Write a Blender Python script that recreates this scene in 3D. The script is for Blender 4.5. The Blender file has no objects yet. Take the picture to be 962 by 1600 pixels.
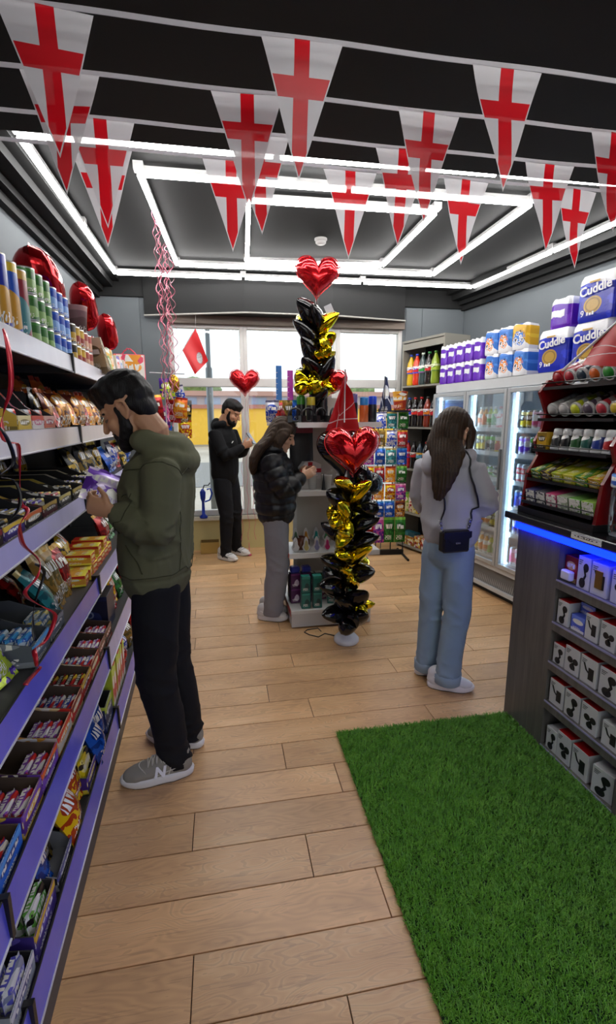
import bpy, bmesh, math, random
import numpy as np
from mathutils import Vector, Matrix
PI = math.pi
R = math.radians
rnd = random.Random(11)
SC = bpy.context.scene
COL = SC.collection

# ------------------------------------------------------------------ camera
cam_d = bpy.data.cameras.new('camera')
cam_d.sensor_fit = 'VERTICAL'
cam_d.sensor_height = 36.0
cam_d.lens = 753.0 / 1600.0 * 36.0
cam_d.clip_start = 0.05
cam_d.clip_end = 500
cam = bpy.data.objects.new('camera', cam_d)
COL.objects.link(cam)
cam.location = (0, 0, 1.62)
cam.rotation_euler = (Matrix.Rotation(-R(10.0), 4, 'Z') @ Matrix.Rotation(R(90 - 11.05), 4, 'X') @ Matrix.Rotation(R(-0.17), 4, 'Z')).to_euler()
SC.camera = cam

# ------------------------------------------------------------------ world: even overcast sky
wd = bpy.data.worlds.new('overcast')
SC.world = wd
wd.use_nodes = True
_bg = wd.node_tree.nodes['Background']
_bg.inputs[0].default_value = (0.86, 0.92, 0.97, 1)
_bg.inputs[1].default_value = 1.5
SC.view_settings.view_transform = 'Standard'
SC.view_settings.look = 'None'
SC.view_settings.gamma = 1.0
SC.view_settings.use_curve_mapping = False
SC.view_settings.exposure = 0.22
LED = 26.0

# ------------------------------------------------------------------ materials
def lin(c):
    return tuple((v / 12.92 if v <= 0.04045 else ((v + 0.055) / 1.055) ** 2.4) for v in c)

def hx(s):
    s = s.lstrip('#')
    return lin(tuple(int(s[i:i + 2], 16) / 255 for i in (0, 2, 4)))

class NT:
    """small node helper"""
    def __init__(self, name):
        self.m = bpy.data.materials.new(name)
        self.m.use_nodes = True
        self.t = self.m.node_tree
        self.b = self.t.nodes['Principled BSDF']
        self.o = self.t.nodes['Material Output']
    def n(self, typ, **kw):
        x = self.t.nodes.new(typ)
        for k, v in kw.items():
            setattr(x, k, v)
        return x
    def put(self, sock, v):
        if hasattr(v, 'is_linked') or isinstance(v, bpy.types.NodeSocket):
            self.t.links.new(v, sock)
        elif isinstance(v, (tuple, list)) and len(v) == 3 and sock.type == 'RGBA':
            sock.default_value = (*v, 1)
        else:
            sock.default_value = v
    def math(self, op, a, b=0.0, c=0.0):
        x = self.n('ShaderNodeMath', operation=op)
        self.put(x.inputs[0], a); self.put(x.inputs[1], b)
        if op in ('MULTIPLY_ADD', 'COMPARE', 'SMOOTH_MIN', 'SMOOTH_MAX'):
            self.put(x.inputs[2], c)
        return x.outputs[0]
    def mix(self, f, a, b):
        x = self.n('ShaderNodeMix', data_type='RGBA')
        self.put(x.inputs[0], f); self.put(x.inputs[6], a); self.put(x.inputs[7], b)
        return x.outputs[2]
    def mapping(self, vec, scale=(1, 1, 1), loc=(0, 0, 0), rot=(0, 0, 0)):
        x = self.n('ShaderNodeMapping')
        self.put(x.inputs[0], vec)
        x.inputs[1].default_value = loc; x.inputs[2].default_value = rot; x.inputs[3].default_value = scale
        return x.outputs[0]
    def coord(self, which='Object'):
        return self.n('ShaderNodeTexCoord').outputs[which]
    def noise(self, vec, scale=5, detail=3, rough=0.5, dist=0.0):
        x = self.n('ShaderNodeTexNoise')
        self.put(x.inputs['Vector'], vec)
        x.inputs['Scale'].default_value = scale; x.inputs['Detail'].default_value = detail
        x.inputs['Roughness'].default_value = rough; x.inputs['Distortion'].default_value = dist
        return x.outputs[0]
    def ramp(self, f, stops, interp='LINEAR'):
        x = self.n('ShaderNodeValToRGB')
        x.color_ramp.interpolation = interp
        el = x.color_ramp.elements
        while len(el) < len(stops):
            el.new(0.5)
        for e, (p, c) in zip(el, stops):
            e.position = p; e.color = (*c, 1)
        self.put(x.inputs[0], f)
        return x.outputs[0]
    def bump(self, h, strength=0.2, dist=0.01):
        x = self.n('ShaderNodeBump')
        x.inputs['Strength'].default_value = strength; x.inputs['Distance'].default_value = dist
        self.put(x.inputs['Height'], h)
        self.put(self.b.inputs['Normal'], x.outputs[0])
    def set(self, col=None, rough=None, metal=None, spec=None, **kw):
        if col is not None: self.put(self.b.inputs['Base Color'], col)
        if rough is not None: self.put(self.b.inputs['Roughness'], rough)
        if metal is not None: self.put(self.b.inputs['Metallic'], metal)
        if spec is not None: self.put(self.b.inputs['Specular IOR Level'], spec)
        for k, v in kw.items():
            self.put(self.b.inputs[k.replace('_', ' ')], v)
        return self.m

_mc = {}
def plain(col, rough=0.5, metal=0.0, spec=0.5, coat=0.0):
    """plain coloured material with a faint procedural variation"""
    k = ('p', col, rough, metal, spec, coat)
    if k in _mc: return _mc[k]
    c = hx(col) if isinstance(col, str) else col
    t = NT('plain_' + str(col))
    nz = t.noise(t.coord('Object'), 14, 3)
    t.set(t.mix(t.math('MULTIPLY', nz, 0.22), c, tuple(v * 0.72 for v in c)), rough, metal, spec)
    if coat: t.b.inputs['Coat Weight'].default_value = coat
    _mc[k] = t.m
    return t.m

def emit(col, strength):
    k = ('e', col, strength)
    if k in _mc: return _mc[k]
    t = NT('glow')
    t.set((0.8, 0.8, 0.8) if strength > 12.5 else (0.02, 0.02, 0.03), 0.5)
    t.put(t.b.inputs['Emission Color'], hx(col) if isinstance(col, str) else col)
    t.b.inputs['Emission Strength'].default_value = strength
    _mc[k] = t.m
    return t.m

def foil(col, rough=0.12, metal=0.9):
    k = ('f', col, rough, metal)
    if k in _mc: return _mc[k]
    t = NT('foil')
    c = hx(col)
    h = t.noise(t.coord('Object'), 9, 2)
    t.bump(h, 0.16, 0.02)
    t.set(c, rough, metal)
    t.b.inputs['Coat Weight'].default_value = 0.35
    _mc[k] = t.m
    return t.m

def glass(tint=(1, 1, 1), refl=0.10, rough=0.0):
    k = ('g', tint, refl)
    if k in _mc: return _mc[k]
    t = NT('glass')
    tr = t.n('ShaderNodeBsdfTransparent'); tr.inputs[0].default_value = (*tint, 1)
    gl = t.n('ShaderNodeBsdfGlossy'); gl.inputs['Roughness'].default_value = rough
    lw = t.n('ShaderNodeFresnel'); lw.inputs[0].default_value = 1.45
    f = t.math('ADD', t.math('MULTIPLY', lw.outputs[0], 0.55), refl * 0.2)
    mx = t.n('ShaderNodeMixShader')
    t.put(mx.inputs[0], f); t.t.links.new(tr.outputs[0], mx.inputs[1]); t.t.links.new(gl.outputs[0], mx.inputs[2])
    t.t.links.new(mx.outputs[0], t.o.inputs[0])
    _mc[k] = t.m
    return t.m

def pack(c1, c2, c3, style=0, seed=0, rough=0.35, metal=0.0, txt='f4f2ea'):
    """printed packaging: flat print laid out in the UV space of the pack's faces"""
    k = ('k', c1, c2, c3, style, seed, rough, metal, txt)
    if k in _mc: return _mc[k]
    t = NT('print')
    uv = t.coord('UV')
    sp = t.n('ShaderNodeSeparateXYZ'); t.put(sp.inputs[0], uv)
    u, v = sp.outputs[0], sp.outputs[1]
    a, b, c, w = hx(c1), hx(c2), hx(c3), hx(txt)
    nz = t.noise(t.mapping(uv, (1, 1, 1), (seed * 3.7, seed * 1.3, 0)), 4.5, 1.5)
    col = t.mix(t.math('GREATER_THAN', nz, 0.56), a, b)
    if style == 1:      # picture in the lower half
        pic = t.math('MULTIPLY', t.math('LESS_THAN', v, 0.5), t.math('GREATER_THAN', t.noise(t.mapping(uv, (1, 1, 1), (seed, 5, 0)), 7, 2), 0.47))
        col = t.mix(pic, a, c)
        col = t.mix(t.math('GREATER_THAN', v, 0.9), col, b)
    elif style == 2:    # diagonal bands
        d = t.math('FRACT', t.math('ADD', t.math('MULTIPLY', u, 1.3), t.math('MULTIPLY', v, 2.2)))
        col = t.mix(t.math('GREATER_THAN', d, 0.62), a, b)
        col = t.mix(t.math('LESS_THAN', d, 0.12), col, c)
    elif style == 3:    # horizontal bands
        col = t.mix(t.math('GREATER_THAN', v, 0.72), a, b)
        col = t.mix(t.math('LESS_THAN', v, 0.18), col, c)
    elif style == 4:    # plain with a small picture
        e = t.math('ADD', t.math('POWER', t.math('MULTIPLY', t.math('SUBTRACT', u, 0.62), 2.6), 2.0), t.math('POWER', t.math('MULTIPLY', t.math('SUBTRACT', v, 0.36), 2.9), 2.0))
        blob = t.math('LESS_THAN', t.math('ADD', e, t.math('MULTIPLY', nz, 0.9)), 0.95)
        col = t.mix(blob, a, c)
        col = t.mix(t.math('GREATER_THAN', v, 0.88), col, b)
    elif style == 5:    # busy collage
        vo = t.n('ShaderNodeTexVoronoi'); t.put(vo.inputs['Vector'], t.mapping(uv, (1, 1, 1), (seed, seed, 0)))
        vo.inputs['Scale'].default_value = 5.0
        s2 = t.n('ShaderNodeSeparateXYZ'); t.put(s2.inputs[0], vo.outputs['Color'])
        col = t.ramp(s2.outputs[0], [(0, a), (0.34, b), (0.6, c), (0.84, w)], 'CONSTANT')
    # brand blob + line lettering
    if style != 4:
        e = t.math('ADD', t.math('POWER', t.math('MULTIPLY', t.math('SUBTRACT', u, 0.5), 2.3), 2.0), t.math('POWER', t.math('MULTIPLY', t.math('SUBTRACT', v, 0.64), 5.5), 2.0))
        lg = t.math('LESS_THAN', e, 0.85)
        col = t.mix(lg, col, c)
        br = t.noise(t.mapping(uv, (16, 3.0, 1), (seed * 2.1, seed, 0)), 1.0, 0.0)
        band = t.math('LESS_THAN', t.math('ABSOLUTE', t.math('SUBTRACT', v, 0.64)), 0.09)
        inn = t.math('LESS_THAN', t.math('ABSOLUTE', t.math('SUBTRACT', u, 0.5)), 0.34)
        tx = t.math('MULTIPLY', t.math('MULTIPLY', t.math('GREATER_THAN', br, 0.47), band), inn)
        col = t.mix(tx, col, w)
    sm = t.noise(t.mapping(uv, (34, 16, 1), (seed, 0, 0)), 1.0, 0.0)
    smm = t.math('MULTIPLY', t.math('MULTIPLY', t.math('GREATER_THAN', sm, 0.55), t.math('LESS_THAN', t.math('ABSOLUTE', t.math('SUBTRACT', v, 0.2)), 0.09)), t.math('LESS_THAN', t.math('ABSOLUTE', t.math('SUBTRACT', u, 0.42)), 0.3))
    col = t.mix(smm, col, w)
    t.set(col, rough, metal)
    _mc[k] = t.m
    return t.m

# ------------------------------------------------------------------ mesh builder
class MB:
    def __init__(self):
        self.v = []; self.f = []; self.mi = []; self.uv = []; self.sm = []
    def add(self, vs, fs, uvs=None, m=0, M=None, smooth=False):
        o = len(self.v)
        if M is not None:
            vs = [tuple(M @ Vector(p)) for p in vs]
        self.v += [tuple(p) for p in vs]
        for i, f in enumerate(fs):
            self.f.append([o + q for q in f]); self.mi.append(m); self.sm.append(smooth)
            self.uv.append(uvs[i] if uvs else [(0.5, 0.5)] * len(f))
        return self
    def box(self, x0, x1, y0, y1, z0, z1, m=0, M=None, ch=0.0):
        if ch > 0:
            return self.cbox(x0, x1, y0, y1, z0, z1, ch, m, M)
        vs = [(x0, y0, z0), (x1, y0, z0), (x1, y1, z0), (x0, y1, z0), (x0, y0, z1), (x1, y0, z1), (x1, y1, z1), (x0, y1, z1)]
        fs = [(0, 1, 5, 4), (1, 2, 6, 5), (2, 3, 7, 6), (3, 0, 4, 7), (4, 5, 6, 7), (3, 2, 1, 0)]
        q = [(0, 0), (1, 0), (1, 1), (0, 1)]
        return self.add(vs, fs, [q] * 6, m, M)
    def cbox(self, x0, x1, y0, y1, z0, z1, c, m=0, M=None):
        """box with all edges chamfered"""
        vs = []; idx = {}
        X = (x0, x1); Y = (y0, y1); Z = (z0, z1)
        for i in (0, 1):
            for j in (0, 1):
                for k in (0, 1):
                    sx, sy, sz = (1 - 2 * i) * c, (1 - 2 * j) * c, (1 - 2 * k) * c
                    idx[i, j, k, 0] = len(vs); vs.append((X[i], Y[j] + sy, Z[k] + sz))
                    idx[i, j, k, 1] = len(vs); vs.append((X[i] + sx, Y[j], Z[k] + sz))
                    idx[i, j, k, 2] = len(vs); vs.append((X[i] + sx, Y[j] + sy, Z[k]))
        fs = []; uv = []
        def quad(a, u=None):
            fs.append(a); uv.append(u or [(0.01, 0.01)] * len(a))
        q = [(0, 0), (1, 0), (1, 1), (0, 1)]
        g = lambda i, j, k, a: idx[i, j, k, a]
        quad([g(0, 0, 0, 1), g(1, 0, 0, 1), g(1, 0, 1, 1), g(0, 0, 1, 1)], q)
        quad([g(1, 1, 0, 1), g(0, 1, 0, 1), g(0, 1, 1, 1), g(1, 1, 1, 1)], q)
        quad([g(0, 1, 0, 0), g(0, 0, 0, 0), g(0, 0, 1, 0), g(0, 1, 1, 0)], q)
        quad([g(1, 0, 0, 0), g(1, 1, 0, 0), g(1, 1, 1, 0), g(1, 0, 1, 0)], q)
        quad([g(0, 0, 1, 2), g(1, 0, 1, 2), g(1, 1, 1, 2), g(0, 1, 1, 2)], q)
        quad([g(0, 1, 0, 2), g(1, 1, 0, 2), g(1, 0, 0, 2), g(0, 0, 0, 2)], q)
        for (j, k) in ((0, 0), (0, 1), (1, 0), (1, 1)):
            a = [g(0, j, k, 1), g(1, j, k, 1), g(1, j, k, 2), g(0, j, k, 2)]
            quad(a if (j == k) == False else a[::-1])
        for (i, k) in ((0, 0), (0, 1), (1, 0), (1, 1)):
            a = [g(i, 0, k, 0), g(i, 1, k, 0), g(i, 1, k, 2), g(i, 0, k, 2)]
            quad(a if (i == k) else a[::-1])
        for (i, j) in ((0, 0), (0, 1), (1, 0), (1, 1)):
            a = [g(i, j, 0, 0), g(i, j, 1, 0), g(i, j, 1, 1), g(i, j, 0, 1)]
            quad(a if (i == j) == False else a[::-1])
        for i in (0, 1):
            for j in (0, 1):
                for k in (0, 1):
                    a = [g(i, j, k, 0), g(i, j, k, 1), g(i, j, k, 2)]
                    quad(a if (i + j + k) % 2 == 0 else a[::-1])
        return self.add(vs, fs, uv, m, M)
    def grid(self, fn, nu, nv, m=0, M=None, smooth=True, flip=False):
        vs = [fn(i / nu, j / nv) for j in range(nv + 1) for i in range(nu + 1)]
        fs = []; uv = []
        for j in range(nv):
            for i in range(nu):
                a = j * (nu + 1) + i
                f = [a, a + 1, a + nu + 2, a + nu + 1]
                q = [(i / nu, j / nv), ((i + 1) / nu, j / nv), ((i + 1) / nu, (j + 1) / nv), (i / nu, (j + 1) / nv)]
                if flip: f = f[::-1]; q = q[::-1]
                fs.append(f); uv.append(q)
        return self.add(vs, fs, uv, m, M, smooth)
    def lathe(self, prof, n=16, m=0, M=None, smooth=True, mats=None, cap=True):
        vs = []
        for r, z in prof:
            for i in range(n):
                a = 2 * PI * i / n
                vs.append((r * math.cos(a), r * math.sin(a), z))
        z0, z1 = prof[0][1], prof[-1][1]
        dz = (z1 - z0) or 1
        for j in range(len(prof) - 1):
            fs = []; uv = []
            for i in range(n):
                k = (i + 1) % n
                fs.append([j * n + i, j * n + k, (j + 1) * n + k, (j + 1) * n + i])
                va, vb = (prof[j][1] - z0) / dz, (prof[j + 1][1] - z0) / dz
                uv.append([(i / n, va), ((i + 1) / n, va), ((i + 1) / n, vb), (i / n, vb)])
            if j == 0:
                o = len(self.v)
                self.add(vs, fs, uv, (mats[j] if mats else m), M, smooth)
            else:
                mm = mats[j] if mats else m
                for f, q in zip(fs, uv):
                    self.f.append([o + x for x in f]); self.mi.append(mm); self.sm.append(smooth); self.uv.append(q)
        if cap:
            if prof[0][0] > 1e-5:
                self.f.append([o + i for i in range(n)][::-1]); self.mi.append(mats[0] if mats else m); self.sm.append(False); self.uv.append([(0.5, 0.02)] * n)
            if prof[-1][0] > 1e-5:
                q = (len(prof) - 1) * n
                self.f.append([o + q + i for i in range(n)]); self.mi.append(mats[-1] if mats else m); self.sm.append(False); self.uv.append([(0.5, 0.98)] * n)
        return self
    def tube(self, pts, r, n=8, m=0, M=None, smooth=True, flat=1.0):
        pts = [Vector(p) for p in pts]
        vs = []; N = len(pts)
        up = None
        for i, p in enumerate(pts):
            d = (pts[min(i + 1, N - 1)] - pts[max(i - 1, 0)]).normalized()
            if up is None:
                up = Vector((0, 0, 1)) if abs(d.z) < 0.9 else Vector((1, 0, 0))
            s = d.cross(up).normalized(); up = s.cross(d).normalized()
            rr = r[i] if isinstance(r, (list, tuple)) else r
            for k in range(n):
                a = 2 * PI * k / n
                vs.append(p + s * (rr * math.cos(a)) + up * (rr * flat * math.sin(a)))
        fs = []; uv = []
        for i in range(N - 1):
            for k in range(n):
                q = (k + 1) % n
                fs.append([i * n + k, i * n + q, (i + 1) * n + q, (i + 1) * n + k])
                uv.append([(k / n, i / (N - 1)), ((k + 1) / n, i / (N - 1)), ((k + 1) / n, (i + 1) / (N - 1)), (k / n, (i + 1) / (N - 1))])
        self.add(vs, fs, uv, m, M, smooth)
        o = len(self.v) - len(vs)
        self.f.append([o + k for k in range(n)]); self.mi.append(m); self.sm.append(False); self.uv.append([(0, 0)] * n)
        self.f.append([o + (N - 1) * n + k for k in range(n)][::-1]); self.mi.append(m); self.sm.append(False); self.uv.append([(0, 0)] * n)
        return self
    def prism(self, poly, z0, z1, m=0, M=None, ms=None):
        """poly: ccw list of (x, y)"""
        n = len(poly)
        vs = [(x, y, z0) for x, y in poly] + [(x, y, z1) for x, y in poly]
        xs = [p[0] for p in poly]; ys = [p[1] for p in poly]
        fx = lambda p: ((p[0] - min(xs)) / (max(xs) - min(xs) or 1), (p[1] - min(ys)) / (max(ys) - min(ys) or 1))
        self.add(vs, [list(range(n, 2 * n)), list(range(n))[::-1]], [[fx(p) for p in poly], [fx(p) for p in poly][::-1]], m, M)
        q = [(0, 0), (1, 0), (1, 1), (0, 1)]
        self.add(vs, [[i, (i + 1) % n, (i + 1) % n + n, i + n] for i in range(n)], [q] * n, m if ms is None else ms, M)
        return self
    def mesh(self, name, mats):
        me = bpy.data.meshes.new(name)
        me.from_pydata(self.v, [], self.f)
        mats = mats if isinstance(mats, (list, tuple)) else [mats]
        for x in mats: me.materials.append(x)
        me.polygons.foreach_set('material_index', self.mi)
        me.polygons.foreach_set('use_smooth', self.sm)
        lay = me.uv_layers.new(name='UVMap')
        flat = [c for f in self.uv for p in f for c in p]
        lay.data.foreach_set('uv', flat)
        me.update()
        return me
    def build(self, name, mats, parent=None, loc=None, rz=0.0):
        return link(name, self.mesh(name, mats), parent, loc, rz)

def link(name, me, parent=None, loc=None, rz=0.0):
    o = bpy.data.objects.new(name, me)
    COL.objects.link(o)
    if parent is not None: o.parent = parent
    if loc is not None: o.location = loc
    if rz: o.rotation_euler = (0, 0, rz)
    return o

def tag(o, label=None, cat=None, group=None, kind=None):
    if label: o['label'] = label
    if cat: o['category'] = cat
    if group: o['group'] = group
    if kind: o['kind'] = kind
    return o

def empty(name, loc=(0, 0, 0), rz=0.0, label=None, cat=None, group=None):
    o = bpy.data.objects.new(name, None)
    COL.objects.link(o)
    o.empty_display_size = 0.1
    o.location = loc; o.rotation_euler = (0, 0, rz)
    return tag(o, label, cat, group)

def copy_tree(o, parent=None, loc=None, rz=None, label=None, group=None):
    c = o.copy(); COL.objects.link(c)
    if parent is not None: c.parent = parent
    if loc is not None: c.location = loc
    if rz is not None: c.rotation_euler = (0, 0, rz)
    if label: c['label'] = label
    if group: c['group'] = group
    for ch in list(o.children):
        copy_tree(ch, c)
    return c

def struct(o):
    o['kind'] = 'structure'
    return o

ORD = ['first', 'second', 'third', 'fourth', 'fifth', 'sixth', 'seventh', 'eighth', 'ninth', 'tenth', 'eleventh', 'twelfth', 'thirteenth', 'fourteenth', 'fifteenth', 'sixteenth', 'seventeenth', 'eighteenth', 'nineteenth', 'twentieth', 'twenty-first', 'twenty-second', 'twenty-third', 'twenty-fourth', 'twenty-fifth', 'twenty-sixth', 'twenty-seventh', 'twenty-eighth', 'twenty-ninth', 'thirtieth']

_txt = {}
def text_mesh(s, mat, size=1.0, extrude=0.02, shear=0.0, off=0.0):
    k = (s, size, extrude, shear, off)
    if k not in _txt:
        cu = bpy.data.curves.new('lettering', 'FONT')
        cu.body = s; cu.size = size; cu.extrude = extrude; cu.align_x = 'CENTER'; cu.align_y = 'CENTER'; cu.shear = shear; cu.offset = off
        cu.resolution_u = 3
        o = bpy.data.objects.new('lettering', cu); COL.objects.link(o)
        dg = bpy.context.evaluated_depsgraph_get()
        me = bpy.data.meshes.new_from_object(o.evaluated_get(dg))
        bpy.data.objects.remove(o); bpy.data.curves.remove(cu)
        _txt[k] = me
    me = _txt[k].copy()
    me.materials.clear(); me.materials.append(mat)
    return me

def text(s, mat, parent, loc, size, rot=(R(90), 0, 0), extrude=0.001, shear=0.0, off=0.0, name='lettering'):
    o = link(name, text_mesh(s, mat, size, extrude, shear, off), parent, loc)
    o.rotation_euler = rot
    return o

def bevel(o, w=0.004, seg=2):
    md = o.modifiers.new('bevel', 'BEVEL'); md.width = w; md.segments = seg; md.limit_method = 'ANGLE'
    return o
# ================================================================== SETTING
# ------------------------------------------------------------------ floor of separate oak-effect planks
def wood_mat():
    t = NT('oak_laminate')
    oi = t.n('ShaderNodeObjectInfo')
    ob = t.coord('Object')
    sh = t.n('ShaderNodeVectorMath', operation='ADD'); t.put(sh.inputs[0], ob)
    cm = t.n('ShaderNodeCombineXYZ'); t.put(cm.inputs[0], t.math('MULTIPLY', oi.outputs['Random'], 37.0)); t.put(cm.inputs[1], t.math('MULTIPLY', oi.outputs['Random'], 91.0))
    t.put(sh.inputs[1], cm.outputs[0])
    v = sh.outputs[0]
    warp = t.noise(t.mapping(v, (1.6, 5.5, 1)), 1.5, 2)
    rings = t.n('ShaderNodeTexWave', wave_type='BANDS', bands_direction='Y')
    wv = t.n('ShaderNodeVectorMath', operation='ADD'); t.put(wv.inputs[0], t.mapping(v, (0.7, 5.0, 1)))
    wc = t.n('ShaderNodeCombineXYZ'); t.put(wc.inputs[1], t.math('MULTIPLY', warp, 3.4)); t.put(wv.inputs[1], wc.outputs[0])
    t.put(rings.inputs['Vector'], wv.outputs[0]); rings.inputs['Scale'].default_value = 1.5; rings.inputs['Distortion'].default_value = 1.2; rings.inputs['Detail'].default_value = 2
    fine = t.noise(t.mapping(v, (5, 120, 1)), 1.0, 3, 0.6)
    big = t.noise(t.mapping(v, (1.2, 3.5, 1)), 1.4, 3)
    c = t.ramp(t.math('ADD', t.math('MULTIPLY', rings.outputs[1], 0.10), t.math('MULTIPLY', big, 0.85)),
               [(0.18, hx('a8825a')), (0.5, hx('cfa373')), (0.74, hx('e3bd8c'))])
    line = t.math('GREATER_THAN', rings.outputs[1], 0.9)
    line = t.math('MULTIPLY', line, t.math('GREATER_THAN', big, 0.47))
    c = t.mix(t.math('MULTIPLY', line, 0.20), c, hx('5a3f28'))
    c = t.mix(t.math('MULTIPLY', t.math('LESS_THAN', fine, 0.40), 0.22), c, hx('5a4230'))
    kn = t.noise(t.mapping(v, (2.2, 5, 1)), 2.2, 1)
    c = t.mix(t.math('MULTIPLY', t.math('GREATER_THAN', kn, 0.70), 0.12), c, hx('5c4a3c'))
    hs = t.n('ShaderNodeHueSaturation'); t.put(hs.inputs['Color'], c)
    t.put(hs.inputs['Value'], t.math('ADD', 0.88, t.math('MULTIPLY', oi.outputs['Random'], 0.26)))
    t.put(hs.inputs['Saturation'], 1.0)
    t.bump(t.math('ADD', fine, t.math('MULTIPLY', rings.outputs[1], 0.4)), 0.06, 0.003)
    return t.set(hs.outputs[0], t.math('ADD', 0.30, t.math('MULTIPLY', fine, 0.16)), 0, 0.5)

WOOD = wood_mat()
XL, XR0, YB, YF, ZC = -1.32, 3.06, 6.0, -1.6, 3.15
floor = struct(MB().box(-1.5, 4.3, YF, YB + 0.1, -0.12, -0.012).build('floor', plain('2a2018', 0.8)))
_pm = {}
PW = 0.1855
row = 0
y = 0.505
rows = []
yy_ = 0.87 - PW * 2
while yy_ < YB:
    rows.append(yy_); yy_ += PW
seams = {}
for ri, y0 in enumerate(rows):
    off = (ri * 0.437 + (0.21 if ri % 3 == 1 else 0)) % 1.285
    x = -1.4 - off
    while x < 4.1:
        x0, x1 = max(x, -1.4), min(x + 1.285, 4.1)
        if x1 - x0 > 0.05:
            k = round(x1 - x0, 3)
            if k not in _pm:
                _pm[k] = MB().box(0, k - 0.003, 0, PW - 0.004, -0.012, 0, ch=0.0012).mesh('plank', WOOD)
            link('plank', _pm[k], floor, (x0, y0, 0))
        x += 1.285

# ------------------------------------------------------------------ walls
GREY = None
def wall_mat(c, rough=0.75):
    t = NT('painted_wall')
    n1 = t.noise(t.coord('Object'), 2.5, 3)
    n2 = t.noise(t.coord('Object'), 180, 2)
    t.bump(n2, 0.08, 0.002)
    cc = hx(c)
    return t.set(t.mix(t.math('MULTIPLY', n1, 0.3), cc, tuple(v * 0.8 for v in cc)), rough)
GREY = wall_mat('61676b')
BLACK = wall_mat('090a0b', 0.8)
CEIL = wall_mat('111214', 0.85)
CREAM = wall_mat('cdbf86', 0.6)
struct(MB().box(XL - 0.15, XL, YF, YB + 0.15, 0, 3.3).build('wall_left', GREY))
# right wall, splayed outward towards the camera
rx = lambda y: XR0 - 0.127 * (y - YB)
struct(MB().prism([(rx(YF), YF), (rx(YF) + 0.15, YF), (rx(YB) + 0.15, YB + 0.15), (rx(YB + .15), YB + 0.15)], 0, 3.3).build('wall_right', GREY))
WX0, WX1, WZ0, WZ1 = -0.56, 2.25, 0.43, 2.69
wb = MB()
wb.box(XL, WX0, YB, YB + 0.15, 0, 3.3).box(WX1, rx(YB) , YB, YB + 0.15, 0, 3.3)
wb.box(WX0, WX1, YB, YB + 0.15, WZ1, 3.3)
struct(wb.build('wall_back', GREY))
struct(MB().box(WX0, WX1, YB - 0.03, YB + 0.15, 0, WZ0).build('wall_below_window', CREAM))
struct(MB().box(WX0, WX1, YB - 0.06, YB + 0.02, WZ0 - 0.05, WZ0).build('trim_1', plain('d8d2c0', 0.5)))
# flat panels of the back wall left and right of the window (their joints show)
for k, (x0, x1) in enumerate(((XL + 0.005, -0.86), (-0.855, WX0 - 0.005))):
    struct(MB().box(x0, x1, YB - 0.012, YB, 0, 2.97).build('trim_%d' % (k + 2), GREY))
for k, (x0, x1) in enumerate(((WX1 + 0.04, 2.50), (2.505, rx(YB) - 0.005))):
    struct(MB().box(x0, x1, YB - 0.012, YB, 0, 2.97).build('trim_%d' % (k + 4), GREY))
# wall behind the camera with an unseen glazed door added to let in daylight
wf = MB()
wf.box(-1.47, -0.3, YF - 0.15, YF, 0, 3.3).box(2.4, 4.2, YF - 0.15, YF, 0, 3.3).box(-0.3, 2.4, YF - 0.15, YF, 2.5, 3.3)
struct(wf.build('wall_front', GREY))
df = MB()
for x in (-0.3, 1.02, 2.34):
    df.box(x, x + 0.06, YF - 0.1, YF - 0.04, 0, 2.5)
df.box(-0.3, 2.4, YF - 0.1, YF - 0.04, 2.44, 2.5).box(-0.3, 2.4, YF - 0.1, YF - 0.04, 0, 0.1)
d1 = struct(df.build('door_1', plain('d8d8d8', 0.4)))
for x in (-0.24, 1.08):
    MB().box(x, x + 1.26, YF - 0.075, YF - 0.069, 0.1, 2.44).build('pane', glass(), d1)
# ------------------------------------------------------------------ ceiling and stepped black cornice
struct(MB().box(-1.5, 4.3, YF - 0.15, YB + 0.2, ZC, ZC + 0.12).build('ceiling', CEIL))
struct(MB().box(-1.5, 4.3, YF - 0.15, 2.99, 3.055, ZC).build('ceiling_soffit', BLACK))
co = MB()
for (w0, z0) in ((0.05, 2.93), (0.10, 2.99), (0.20, 3.04), (0.27, 3.10)):
    co.box(XL, XL + w0, YF, YB, z0, ZC)
struct(co.build('trim_6', BLACK))
co = MB()
for (w0, z0) in ((0.05, 2.93), (0.10, 2.99), (0.20, 3.04), (0.27, 3.10)):
    co.prism([(rx(YF) - w0, YF), (rx(YF), YF), (rx(YB), YB), (rx(YB) - w0, YB)], z0, ZC)
struct(co.build('trim_7', BLACK))
# faceted black bulkhead above the shop window
bk = MB()
fy = [(-0.80, 5.93), (0.30, 5.70), (1.30, 5.70), (2.24, 5.90)]
bk.prism(fy + [(2.24, YB), (-0.80, YB)], 2.765, ZC)
bk.prism([(XL, 5.96), (rx(YB), 5.96), (rx(YB), YB), (XL, YB)], 2.95, ZC)
struct(bk.build('trim_8', BLACK))
rl = MB()
rl.tube([(-0.80, 5.905, 2.745)] + [(x, y - 0.015, 2.765) for x, y in fy[1:3]] + [(2.24, 5.87, 2.77)], 0.010)
tag(rl.build('cable_conduit', plain('8c8a84', 0.4)), 'thin grey conduit along the bottom edge of the black bulkhead above the window', 'conduit')
rb = MB(); rb.box(WX0, WX1, YB - 0.09, YB - 0.012, WZ1 - 0.01, WZ1 + 0.09)
tag(rb.build('shutter_box', plain('6b5f55', 0.6)), 'brownish roller shutter box running along the top of the shop window', 'shutter box')

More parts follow.
